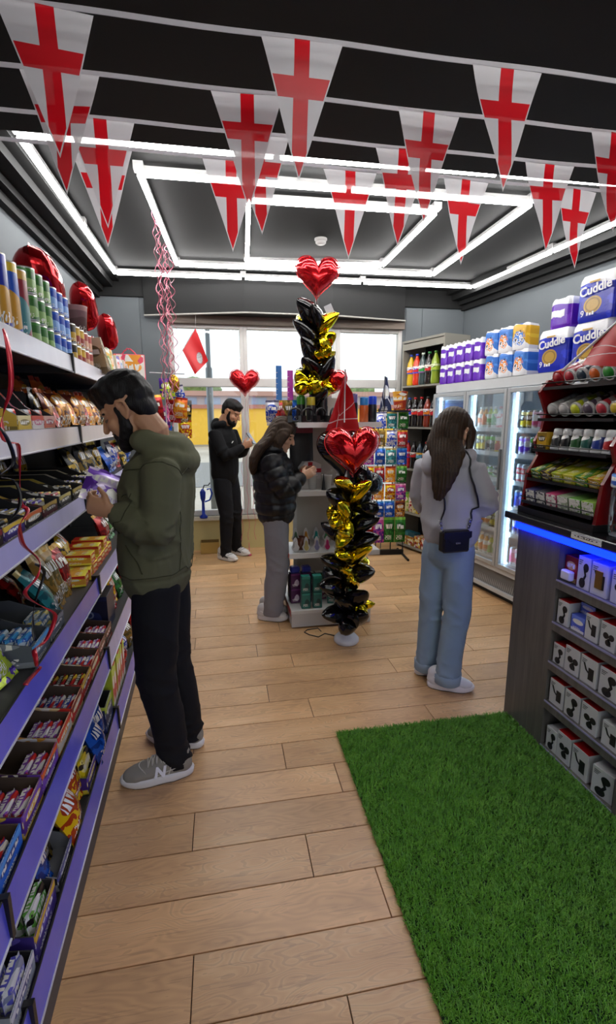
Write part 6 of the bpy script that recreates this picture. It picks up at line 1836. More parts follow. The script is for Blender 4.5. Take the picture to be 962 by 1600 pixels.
def hand(b, W, D, N, T, curl=(.5, .6, .4), thumb=.6, s=1.0, spread=.06):
    """palm + four fingers of unequal length + thumb from the side of the palm"""
    W = Vector(W); D = Vector(D).normalized(); N = Vector(N); N = (N - D * N.dot(D)).normalized(); T = Vector(T); T = (T - D * T.dot(D) - N * T.dot(N)).normalized()
    sweep(b, [W - D * .02 * s, W + D * .02 * s, W + D * .055 * s, W + D * .088 * s], [.026 * s, .032 * s, .040 * s, .040 * s], [.020 * s, .018 * s, .015 * s, .012 * s], T, 12)
    for i, (off, L, r) in enumerate([(.030, .074, .0088), (.010, .083, .0092), (-.010, .077, .0088), (-.029, .060, .0078)]):
        p = W + D * (.088 - abs(off) * .18) * s + T * off * s
        d0 = (D + T * off * 3 * spread).normalized()
        pts = [p - d0 * .012 * s, p]; a = 0
        for seg, c in zip((.45, .31, .24), curl):
            a += c * (1 + .12 * i)
            d = d0 * math.cos(a) + N * math.sin(a)
            p = p + d * L * seg * s; pts.append(p)
        sweep(b, pts, [r * s * 1.05, r * s * 1.05, r * s, r * s * .93, r * s * .82], [r * s, r * s, r * s * .95, r * s * .9, r * s * .75], T, 8)
    p = W + D * .022 * s + T * .028 * s
    d1 = (D * .62 + T * .70 + N * .30).normalized(); d2 = (D * .85 + T * .25 + N * thumb).normalized()
    sweep(b, [p - d1 * .008, p + d1 * .03 * s, p + d1 * .03 * s + d2 * .024 * s, p + d1 * .03 * s + d2 * .046 * s], [.014 * s, .012 * s, .0105 * s, .0085 * s], [.012 * s, .011 * s, .009 * s, .007 * s], N, 8)

def head(b, C, F, U, s=1.0, fem=False):
    F = Vector(F).normalized(); U = Vector(U); U = (U - F * U.dot(F)).normalized(); L = U.cross(F)
    C = Vector(C)
    P = lambda f, l, u: C + (F * f + L * l + U * u) * s
    E = lambda f, l, u, rf, rl, ru: ell(b, P(f, l, u), (rf * s, rl * s, ru * s), F, L, U)
    k = .93 if fem else 1.0
    E(-.012, 0, .038, .094, .074, .090)
    E(.028, 0, -.035, .066, .060 * k, .082)
    E(.048, 0, -.075, .042, .044 * k, .040)
    E(.072, 0, -.105, .022, .026 * k, .020)
    E(.070, 0, .024, .024, .052, .020)
    for l in (-1, 1):
        E(.058, l * .040, -.030, .026, .022, .024)
        E(-.010, l * .073, -.012, .018, .010, .028)
        sweep(b, [P(.006, l * .074, .004), P(.002, l * .082, .022), P(-.014, l * .087, .027), P(-.028, l * .087, .012), P(-.027, l * .084, -.012), P(-.014, l * .079, -.032), P(-.004, l * .076, -.038)], .0055 * s, .0065 * s, L, 8)
    sweep(b, [P(.086, 0, .010), P(.101, 0, -.014), P(.112, 0, -.034)], [.008 * s, .010 * s, .014 * s], [.010 * s, .013 * s, .012 * s], L, 10)
    E(.086, 0, -.062, .012, .024, .008); E(.085, 0, -.074, .012, .021, .008)
    return P, F, L, U

def eyes_brows(parent, P, F, L, U, s, browc, closed=False):
    for l in (-1, 1):
        b = MB(); ell(b, P(.075, l * .031, -.006), (.010 * s, .013 * s, .006 * s), F, L, U, 12, 8)
        e = b.build('eye', plain('6a564a', .3), parent)
        b = MB(); ell(b, P(.0815, l * .031, -.006), (.005 * s, .006 * s, .006 * s), F, L, U, 10, 6)
        b.build('iris', plain('1c120c', .2), e)
        b = MB(); sweep(b, [P(.084, l * .014, .018), P(.084, l * .032, .024), P(.070, l * .050, .016)], .0045 * s, .004 * s, U, 8)
        b.build('eyebrow', plain(browc, .8), parent)

def shoe(parent, heel, toe, upper, solec, name='shoe', w=.048, logo=None, lacec='d8d4cc', h=1.0):
    """shoe > sole, laces; heel/toe are floor points relative to the person's base"""
    heel, toe = Vector(heel), Vector(toe); d = toe - heel; L = d.length; F = d.normalized(); S = Vector((0, 0, 1)).cross(F)
    P = lambda f, s_, u: heel + F * f * L + S * s_ + Vector((0, 0, u))
    b = MB()
    sweep(b, [P(.09, 0, .062 * h), P(.25, 0, .060 * h), P(.45, 0, .060 * h), P(.65, 0, .052 * h), P(.82, 0, .046 * h), P(.93, 0, .042 * h)], [w * .80, w * .86, w * .90, w * .99, w * .96, w * .74], [.052 * h, .052 * h, .050 * h, .040 * h, .032 * h, .024 * h], S, 16)
    sweep(b, [P(.20, 0, .05), P(.20, 0, .090 * h), P(.18, 0, .118 * h)], [w * .84, w * .82, w * .80], [.066, .060, .056], S, 14)
    sweep(b, [P(.36, 0, .108 * h), P(.44, 0, .104 * h), P(.58, 0, .086 * h)], [w * .55, w * .52, w * .46], [.020, .018, .014], S, 10)
    o = fuse(b, name, upper, .005, 4, None, parent)
    b = MB()
    out = []
    for i in range(28):
        a = 2 * PI * i / 28
        f = .5 + .535 * math.cos(a)
        ww = w * (1.06 - .16 * math.exp(-((f - .42) / .18) ** 2) - .12 * (f < .2))
        out.append((f, ww * math.copysign(abs(math.sin(a)) ** .72, math.sin(a))))
    vs = []
    for (k, z) in ((.97, .004), (1.0, .010), (1.02, .030), (.96, .041)):
        for f, s_ in out:
            vs.append(P(.5 + (f - .5) * k, s_ * k, z + (.012 * max(0, f - .82) / .2 if z < .02 else .006 * max(0, f - .85) / .2)))
    n = 28
    fs = [[j * n + i, j * n + (i + 1) % n, (j + 1) * n + (i + 1) % n, (j + 1) * n + i] for j in range(3) for i in range(n)] + [list(range(n))[::-1], [3 * n + i for i in range(n)]]
    b.add(vs, fs, None, 0, smooth=True)
    b.build('sole', plain(solec, .5), o)
    b = MB(); vs = []
    for (k, z) in ((.94, .0), (.97, .0055)):
        for f, s_ in out: vs.append(P(.5 + (f - .5) * k, s_ * k, z + .012 * max(0, f - .82) / .2))
    b.add(vs, [[i, (i + 1) % n, n + (i + 1) % n, n + i] for i in range(n)] + [list(range(n))[::-1]])
    b.build('tread', plain('2a2826', .7), o)
    b = MB()
    for q in range(5):
        f = .38 + .062 * q
        b.tube(drop(o, [P(f, w * k, 0) for k in (-.62, -.4, -.15, .15, .4, .62)], .0015), .0032, 6)
        if q < 4: b.tube(drop(o, [P(f + .062 * (k + .6) / 1.2, w * k, 0) for k in (-.6, -.3, 0, .3, .6)], .002), .003, 6)
    for sg in (-1, 1):
        b.tube(drop(o, [P(.38 + .05 * math.sin(a * .5), sg * w * .12 * a, 0) for a in range(7)], .005), .003, 6)
    b.build('laces', plain(lacec, .6), o)
    ov = MB()
    ov.tube(drop(o, [P(.76 - .10 * (k / .9) ** 2, w * k, 0) for k in (-.9, -.7, -.45, -.2, 0, .2, .45, .7, .9)], .0005), .0025, 6)
    for sg in (-1, 1):
        ov.tube(hug(o, [P(.06 + .07 * q, sg * w * 1.2, .085 - .006 * q) for q in range(8)], .0005), .0025, 6)
        ov.tube(hug(o, [P(.34 - .01 * q, sg * w * 1.1, .04 + .011 * q) for q in range(6)], .0005), .0025, 6)
    ov.build('overlay_seam', plain(lacec, .6), o)
    if logo:
        for sg in (-1, 1):
            M = Matrix((F * -sg if sg > 0 else F, Vector((0, 0, 1)), S * -1)).transposed() if False else None
            X = F * (1 if sg < 0 else -1); Z = S * sg
            Y = Z.cross(X)
            me = text_mesh(logo, plain('e6e6ea', .4), .062, .0015, .2, .003)
            t = link('logo', me, o)
            M = Matrix((X, Y, Z)).transposed().to_4x4(); M.translation = P(.47, sg * w * .965, .066)
            t.matrix_local = M @ Matrix.Rotation(R(-14), 4, 'X')
    return o

from mathutils.bvhtree import BVHTree
def hug(o, pts, off=.002):
    """lay a polyline on the surface of a mesh object"""
    me = o.data
    bv = BVHTree.FromPolygons([v.co for v in me.vertices], [tuple(p.vertices) for p in me.polygons])
    out = []
    for p in pts:
        loc, nr, _, _ = bv.find_nearest(Vector(p))
        out.append(loc + nr * off)
    return out
def drop(o, pts, off=.002):
    me = o.data
    bv = BVHTree.FromPolygons([v.co for v in me.vertices], [tuple(p.vertices) for p in me.polygons])
    out = []
    for p in pts:
        h = bv.ray_cast(Vector((p[0], p[1], .4)), Vector((0, 0, -1)))
        out.append((h[0] + Vector((0, 0, off))) if h[0] else Vector(p))
    return out
def sleeve(b, J, S, ra, rb):
    """sleeve with a rounded elbow: shoulder cap, upper arm, forearm, cuff; r = shoulder, upper, elbow, fore, cuff"""
    nb, sh, el, wr = J['neckb'], J['sh' + S], J['el' + S], J['wr' + S]
    c0 = nb * .5 + sh * .5 - V3(0, 0, .045)
    e1 = el + (sh - el) * .30; e2 = el + (wr - el) * .34; ec = el * .60 + (e1 + e2) * .20
    pts = [c0, sh - V3(0, 0, .008), sh * .55 + el * .45, e1, ec, e2, el * .45 + wr * .55, wr * .84 + el * .16, wr * .93 + el * .07]
    a = [ra[0] * .95, ra[0], ra[1], ra[1] * .5 + ra[2] * .5, ra[2], ra[2] * .6 + ra[3] * .4, ra[3], ra[3] * .5 + ra[4] * .5, ra[4]]
    c = [rb[0] * .95, rb[0], rb[1], rb[1] * .5 + rb[2] * .5, rb[2], rb[2] * .6 + rb[3] * .4, rb[3], rb[3] * .5 + rb[4] * .5, rb[4]]
    sweep(b, pts, a, c, J['side'], 18)
def hood(b, c, f, side, r0, r1, th, arc=1.25, rise=.012):
    pts = []
    for q in range(13):
        a = PI * (q / 12 - .5) * arc
        pts.append(c + (-f) * (r0 * math.cos(a)) + side * (r1 * math.sin(a)) + V3(0, 0, -rise * math.cos(a)))
    sweep(b, pts, th, th * 1.1, (0, 0, 1), 12)
def ridge(co, s, off): return 1 - 2 * np.abs(nz(co, s, off)) ** .7
def limb_pts(*p): return [Vector(x) for x in p]

def body_core(b, J, arm=.034, leg=.05):
    """the hidden continuous body below the clothes"""
    sweep(b, [J['pel'] + V3(0, 0, -.04), J['pel'], J['mid'], J['chest'], J['neckb']], [.11, .13, .12, .14, .05], [.08, .09, .085, .09, .05], J['side'], 14)
    sweep(b, [J['neckb'] - V3(0, 0, .03), J['neckb'], J['necktop']], [.06, .055, .052], [.058, .055, .052], J['side'], 14)
    for s in 'LR':
        sweep(b, [J['sh' + s] - V3(0, 0, .02), J['el' + s], J['wr' + s]], [.034, .032, .026], [.034, .032, .022], J['side'], 12)
        sweep(b, [J['neckb'] - V3(0, 0, .09), J['sh' + s] - V3(0, 0, .03)], .032, .032, (0, 0, 1), 12)
        sweep(b, [J['hip' + s], J['kn' + s], J['an' + s], J['an' + s] - V3(0, 0, .05)], [.075, .05, .036, .034], [.075, .05, .036, .034], J['side'], 12)

def trousers(J, mat, parent, r, fold=.006, voxel=.009, name='trousers', waist=(.155, .12)):
    b = MB()
    sweep(b, [J['pel'] + V3(0, 0, -.06), J['pel'], J['pel'] + V3(0, 0, .10)], [waist[0], waist[0] * 1.02, waist[0] * .95], [waist[1] * .95, waist[1], waist[1] * .95], J['side'], 18)
    arcs = []
    for s in 'LR':
        h, k, a = J['hip' + s], J['kn' + s], J['an' + s]
        pts = [h + V3(0, 0, .02), h * .6 + k * .4, k, k * .45 + a * .55, a - V3(0, 0, .055)]
        sweep(b, pts, [r[0], r[0] * .97, r[1], r[2], r[3]], [r[0] * 1.05, r[0] * 1.0, r[1] * 1.03, r[2] * 1.08, r[3] * 1.1], J['side'], 18)
        arcs.append(([tuple(p) for p in (h, k, a)], (k - h).length))
    def disp(co, no):
        d = fold * .7 * nz(co, (14, 14, 8), 2.0) + fold * .55 * ridge(co, (15, 15, 12), 5.0)
        for pts, kl in arcs:
            q, arc = near_line(co, pts)
            w = (q < .14)
            tot = kl * 2
            knee = np.exp(-((arc - kl) / .10) ** 2); ank = np.exp(-((arc - tot * .98) / .09) ** 2)
            ph = co[:, 0] * 22 + co[:, 1] * 17
            d += w * (knee * .9 + ank) * fold * .75 * ridge(co, (26, 26, 40), 3.0 + kl)
        return d
    return fuse(b, name, mat, voxel, 5, disp, parent, .052)

# ------------------------------------------------------------------ materials
HAIR_K = hair_mat('070606', '151211'); HAIR_B = hair_mat('1a120d', '46321f')
SKIN1 = skin_mat('c2936f'); SKIN2 = skin_mat('b98a6c'); SKIN3 = skin_mat('cfa588')

# ================================================================== man in the olive hoodie
def man_olive():
    base = Vector((-.27, 2.12, 0))
    root = empty('person', base, 0, 'bearded man in an olive hoodie reading a purple bag at the left shelves', 'person')
    L = lambda x, y, z: Vector((x, y, z)) - base
    f = Vector((-.985, .17, 0)).normalized(); side = Vector((.17, .985, 0)).normalized()   # side = his right (away from camera)
    J = dict(side=side, pel=L(-.30, 2.13, .93), mid=L(-.29, 2.13, 1.10), chest=L(-.28, 2.13, 1.33), neckb=L(-.275, 2.13, 1.50), necktop=L(-.335, 2.125, 1.60),
             shL=L(-.245, 1.955, 1.425), elL=L(-.250, 1.920, 1.155), wrL=L(-.430, 1.955, 1.262), shR=L(-.225, 2.315, 1.425), elR=L(-.27, 2.345, 1.165), wrR=L(-.395, 2.20, 1.265),
             hipL=L(-.295, 2.045, .90), knL=L(-.325, 2.03, .50), anL=L(-.262, 2.055, .105), hipR=L(-.275, 2.215, .90), knR=L(-.265, 2.215, .50), anR=L(-.208, 2.235, .105))
    b = MB(); body_core(b, J)
    C = L(-.375, 2.12, 1.655); s = 1.12
    pit = R(27)
    F = f * math.cos(pit) + V3(0, 0, -math.sin(pit)); U = f * math.sin(pit) + V3(0, 0, math.cos(pit))
    P, F, LL, U = head(b, C, F, U, s)
    sweep(b, [P(-.035, 0, -.05), P(-.05, 0, -.11), J['neckb']], [.060, .060, .062], [.058, .058, .06], side, 14)
    hand(b, J['wrL'] + f * .005, (-.86, .22, .30), (.22, .93, .12), (.30, -.12, .94), (.75, .75, .5), .5, 1.05)
    hand(b, J['wrR'] + f * .005, (-.78, -.55, .22), (-.35, .55, .72), (.40, -.70, .50), (.55, .6, .4), .4, 1.05)
    fuse(b, 'body', SKIN1, .0052, 3, None, root)
    # hair: short cap, longer on top, faded at the sides
    b = MB()
    E = lambda f_, l, u, rf, rl, ru: ell(b, P(f_, l, u), (rf * s, rl * s, ru * s), F, LL, U)
    E(-.008, 0, .070, .104, .078, .074); E(-.050, 0, .035, .066, .074, .074); E(-.060, 0, -.010, .046, .062, .060); E(.045, 0, .090, .058, .064, .042); E(-.014, 0, .050, .082, .0805, .050); E(-.042, 0, .010, .050, .0765, .050)
    def hd(co, no): return .0035 * nz(co, (120, 120, 60), 1.0) + .004 * nz(co, (45, 45, 45), 3.0)
    fuse(b, 'hair', HAIR_K, .006, 2, hd, root)
    b = MB()
    E = lambda f_, l, u, rf, rl, ru: ell(b, P(f_, l, u), (rf * s, rl * s, ru * s), F, LL, U)
    E(.046, 0, -.094, .052, .052, .036); E(.070, 0, -.110, .030, .030, .026)
    for l in (-1, 1):
        sweep(b, [P(.014, l * .066, .012), P(.012, l * .063, -.025), P(.018, l * .058, -.058), P(.040, l * .046, -.086), P(.066, l * .024, -.104)], [.012 * s, .018 * s, .024 * s, .026 * s, .022 * s], [.009 * s, .011 * s, .013 * s, .016 * s, .016 * s], F, 10)
        E(.072, l * .026, -.072, .016, .012, .022)
    E(.088, 0, -.0535, .008, .024, .005)
    fuse(b, 'beard', HAIR_K, .005, 2, lambda co, no: .002 * nz(co, (150, 150, 150), 1.0), root)
    eyes_brows(root, P, F, LL, U, s, '120d0b')
    # hoodie
    OL = cloth_mat('62634a', .9, 420, .18)
    b = MB()
    sweep(b, [L(-.308, 2.13, .92), L(-.305, 2.13, .97), L(-.298, 2.13, 1.08), L(-.290, 2.13, 1.20), L(-.280, 2.13, 1.32), L(-.265, 2.13, 1.42), L(-.262, 2.13, 1.48)],
          [.180, .192, .198, .200, .205, .185, .10], [.138, .150, .152, .150, .150, .130, .095], side, 22)
    for S in 'LR':
        sleeve(b, J, S, (.082, .078, .074, .062, .042), (.080, .074, .070, .058, .040))
    hood(b, L(-.272, 2.13, 1.525), f, side, .085, .095, .046, 1.35, .02)
    hood(b, L(-.240, 2.13, 1.47), f, side, .085, .115, .052, 1.1, .03)
    ell(b, L(-.172, 2.14, 1.47), (.055, .115, .075)); ell(b, L(-.160, 2.14, 1.42), (.045, .09, .055))
    armL = [tuple(J['shL']), tuple(J['elL']), tuple(J['wrL'])]; armR = [tuple(J['shR']), tuple(J['elR']), tuple(J['wrR'])]
    def disp(co, no):
        d = .005 * nz(co, (11, 11, 8), 1.0) + .006 * ridge(co, (18, 18, 9), 4.0)
        for pl in (armL, armR):
            q, arc = near_line(co, pl); w = np.clip((.115 - q) / .02, 0, 1)
            d += w * .013 * ridge(co, (22, 30, 38), 2.0) * (np.exp(-((arc - .27) / .10) ** 2) + .8 * np.exp(-((arc - .44) / .08) ** 2))
        zz = co[:, 2]
        d += .008 * np.exp(-((zz - 1.02) / .06) ** 2) * ridge(co, (22, 22, 9), 7.0)
        d -= .007 * np.exp(-((zz - .965) / .010) ** 2) * (np.linalg.norm(co[:, :2] - np.array([-.02, .01]), axis=1) < .26)
        back = np.clip((co[:, 0] - .06) / .06, 0, 1) * (zz < 1.4)
        d += back * .007 * ridge(co, (4, 30, 5), 3.0)
        return d
    hd_ = fuse(b, 'hoodie', OL, .0075, 8, disp, root)
    SM = cloth_mat('3f402c', .9)
    ax = (J['elL'] - J['shL']).normalized(); e1 = side; e2 = ax.cross(e1).normalized()
    cc = J['shL'] + ax * .01 + side * .03
    ring = [cc + (e1 * math.cos(q * PI / 12) * .12 + e2 * math.sin(q * PI / 12) * .14) + ax * (.05 * math.cos(q * PI / 12)) for q in range(25)]
    vis = [p for p in ring if (p - cc).dot(side) < .055]
    for seg in ([p for p in ring[4:21]],):
        MB().tube(hug(hd_, seg, .0005), .0022, 5).build('armhole_seam', SM, root)
    MB().tube(hug(hd_, [L(-.17, 1.99, z) for z in np.linspace(1.30, .99, 14)], .0005), .002, 5).build('side_seam', SM, root)
    MB().tube(hug(hd_, [L(-.40 + .07 * math.sin(q / 9 * 1.6), 1.97, 1.12 - .013 * q) for q in range(10)], .0008), .0028, 5).build('pocket_edge', SM, root)
    hr = [L(-.308, 2.13, .968) + side * (.30 * math.sin(q * PI / 20)) + f * (.30 * math.cos(q * PI / 20)) for q in range(41)]
    MB().tube(hug(hd_, hr, .0002), .002, 5).build('hem_seam', SM, root)
    ck = J['wrL'] * .86 + J['elL'] * .14; fa = (J['wrL'] - J['elL']).normalized(); g1 = fa.cross(side).normalized()
    MB().tube(hug(hd_, [ck + (side * math.cos(q * PI / 10) + g1 * math.sin(q * PI / 10)) * .1 for q in range(21)], .0002), .002, 5).build('cuff_seam', SM, root)
    dcord = MB(); dcord.tube([P(.0, -.03, -.15) + f * .06, P(.0, -.03, -.2) + f * .065], .003, 6)
    trousers(J, cloth_mat('17181c', .8, 300, .3), root, (.096, .080, .072, .060), .008, waist=(.138, .105))
    sg = cloth_mat('8f8a7e', .75, 500, .2)
    for (h, t) in (((-.195, 2.045), (-.492, 2.005)), ((-.155, 2.215), (-.425, 2.335))):
        shoe(root, L(*h, 0), L(*t, 0), sg, 'dcdad6', w=.052, logo='N', lacec='c8c2b4', h=1.05)
        b = MB(); hh = L(*h, 0); tt = L(*t, 0); q = hh * .78 + tt * .22
        sweep(b, [q + V3(0, 0, .06), q + V3(0, 0, .14)], .040, .044, side, 14); b.build('sock', cloth_mat('9a9894', .9), root)
    return root
man_olive()
pbm = bag_mesh(.20, .15, .035, pack('5a2f96', '7a4ac0', 'd8c8e8', 5, 14, .25, .2), 4)
o = link('crisp_pouch', pbm); o.matrix_world = Matrix.Translation((-.485, 2.065, 1.275)) @ Matrix.Rotation(R(14), 4, 'Z') @ Matrix.Rotation(R(24), 4, 'Y') @ Matrix.Rotation(R(-38), 4, 'X')
tag(o, 'shiny purple pouch held in both hands by the man in the olive hoodie', 'pouch')

# ================================================================== man in the black hoodie at the window
def man_black():
    base = Vector((.06, 5.58, 0))
    root = empty('person', base, 0, 'man in a black hoodie and dark trousers looking at his phone by the window', 'person')
    L = lambda x, y, z: Vector((x, y, z)) - base
    f = Vector((.86, -.51, 0)).normalized(); left = Vector((.51, .86, 0)).normalized(); side = left
    c = L(.03, 5.55, 1.47)
    J = dict(side=side, pel=L(.025, 5.57, .98), mid=L(.02, 5.56, 1.14), chest=L(.015, 5.55, 1.34), neckb=L(.03, 5.54, 1.53), necktop=L(.085, 5.51, 1.62),
             shR=L(-.075, 5.38, 1.455), elR=L(.03, 5.32, 1.20), wrR=L(.225, 5.35, 1.315), shL=L(.115, 5.71, 1.455), elL=L(.20, 5.66, 1.20), wrL=L(.275, 5.47, 1.315),
             hipR=L(-.015, 5.50, .93), knR=L(.02, 5.47, .52), anR=L(-.005, 5.50, .11), hipL=L(.075, 5.65, .93), knL=L(.13, 5.63, .52), anL=L(.125, 5.70, .11))
    b = MB(); body_core(b, J)
    s = 1.08; pit = R(26)
    F = f * math.cos(pit) + V3(0, 0, -math.sin(pit)); U = f * math.sin(pit) + V3(0, 0, math.cos(pit))
    P, F, LL, U = head(b, L(.115, 5.495, 1.685), F, U, s)
    sweep(b, [P(-.035, 0, -.05), P(-.05, 0, -.11), J['neckb']], [.058, .058, .06], [.056, .056, .06], side, 14)
    hand(b, J['wrR'], (.86, -.05, .35), (-.05, .95, .25), (-.3, -.25, .9), (.8, .8, .5), .5, 1.05)
    hand(b, J['wrL'], (.55, -.75, .35), (-.3, -.55, .75), (-.75, -.35, -.4), (.5, .6, .4), .5, 1.05)
    fuse(b, 'body', SKIN2, .0062, 3, None, root)
    b = MB()
    E = lambda f_, l, u, rf, rl, ru: ell(b, P(f_, l, u), (rf * s, rl * s, ru * s), F, LL, U)
    E(-.008, 0, .066, .102, .078, .070); E(-.050, 0, .035, .066, .074, .074); E(-.060, 0, -.010, .046, .062, .060); E(.045, 0, .082, .054, .062, .036); E(-.014, 0, .050, .082, .0805, .050); E(-.042, 0, .010, .050, .0765, .050)
    fuse(b, 'hair', HAIR_K, .007, 2, lambda co, no: .003 * nz(co, (90, 90, 60), 1.0), root)
    b = MB()
    E = lambda f_, l, u, rf, rl, ru: ell(b, P(f_, l, u), (rf * s, rl * s, ru * s), F, LL, U)
    E(.046, 0, -.094, .052, .052, .036); E(.070, 0, -.108, .030, .030, .024)
    for l in (-1, 1):
        sweep(b, [P(.014, l * .066, .012), P(.012, l * .063, -.025), P(.018, l * .058, -.058), P(.040, l * .046, -.086), P(.066, l * .024, -.104)], [.012 * s, .018 * s, .024 * s, .026 * s, .022 * s], [.009 * s, .011 * s, .013 * s, .016 * s, .016 * s], F, 10)
        E(.072, l * .026, -.072, .016, .012, .022)
    E(.088, 0, -.0535, .008, .024, .005)
    fuse(b, 'beard', HAIR_K, .006, 2, None, root)
    eyes_brows(root, P, F, LL, U, s, '120d0b')
    BK_ = cloth_mat('0e0e11', .85, 380, .2)
    b = MB()
    sweep(b, [L(.025, 5.57, .95), L(.022, 5.57, 1.0), L(.02, 5.56, 1.12), L(.015, 5.555, 1.25), L(.01, 5.55, 1.36), L(.015, 5.55, 1.45), L(.025, 5.545, 1.51)],
          [.175, .185, .19, .195, .20, .18, .095], [.135, .145, .145, .145, .145, .125, .09], side, 20)
    for S in 'LR':
        sleeve(b, J, S, (.080, .074, .070, .058, .042), (.078, .070, .066, .055, .040))
    hood(b, L(.03, 5.545, 1.55), f, side, .085, .095, .046, 1.35, .015)
    ell(b, L(-.055, 5.60, 1.54), (.065, .10, .085))
    armR = [tuple(J['shR']), tuple(J['elR']), tuple(J['wrR'])]
    def disp(co, no):
        d = .005 * nz(co, (12, 12, 9), 1.0) + .003 * nz(co, (28, 28, 24), 4.0)
        q, arc = near_line(co, armR); w = np.clip((.11 - q) / .02, 0, 1)
        return d + w * .006 * np.sin(arc * 75 + co[:, 0] * 20) * np.exp(-((arc - .27) / .1) ** 2)
    fuse(b, 'hoodie', BK_, .009, 4, disp, root)
    trousers(J, cloth_mat('13141a', .75, 300, .3), root, (.098, .075, .066, .056), .007, .010)
    sw = plain('d4d2d0', .5)
    for (h, t) in (((-.085, 5.57), (.115, 5.385)), ((.06, 5.76), (.27, 5.60))):
        o = shoe(root, L(*h, 0), L(*t, 0), sw, 'dedcda', w=.05, lacec='3a3a3c', h=1.0)
        hh, tt = L(*h, 0), L(*t, 0); d = (tt - hh); S = V3(0, 0, 1).cross(d.normalized())
        for sg in (-1, 1):
            MB().tube([hh + d * .35 + S * sg * .046 + V3(0, 0, .04), hh + d * .5 + S * sg * .050 + V3(0, 0, .06), hh + d * .68 + S * sg * .050 + V3(0, 0, .045)], .006, 6).build('dark_stripe', plain('1c1c1e', .5), o)
    lg = MB().prism([(-.022, -.010), (-.006, -.010), (.022, .012), (.006, .012)], 0, .003, M=Matrix.Rotation(R(90), 4, 'X')).build('chest_logo', plain('d8d8d8', .5), root)
    lg.location = J['chest'] + f * .150 - left * .06 + V3(0, 0, .02); lg.rotation_euler = (0, 0, math.atan2(f.x, -f.y))
    return root
man_black()
ph = empty('mobile_phone', (.318, 5.395, 1.40), R(60), 'mobile phone held up by the man in the black hoodie', 'phone')
MB().cbox(-.037, .037, -.005, .005, -.075, .075, .003, M=Matrix.Rotation(R(-35), 4, 'X')).build('case', plain('3a3a40', .3), ph)
MB().box(-.033, .033, -.0065, -.005, -.07, .07, M=Matrix.Rotation(R(-35), 4, 'X')).build('screen', plain('8a94a0', .15), ph)

# ================================================================== woman in the black puffer jacket
def long_hair(b, P, s, path, wa, wb, side):
    sweep(b, path, wa, wb, side, 18)

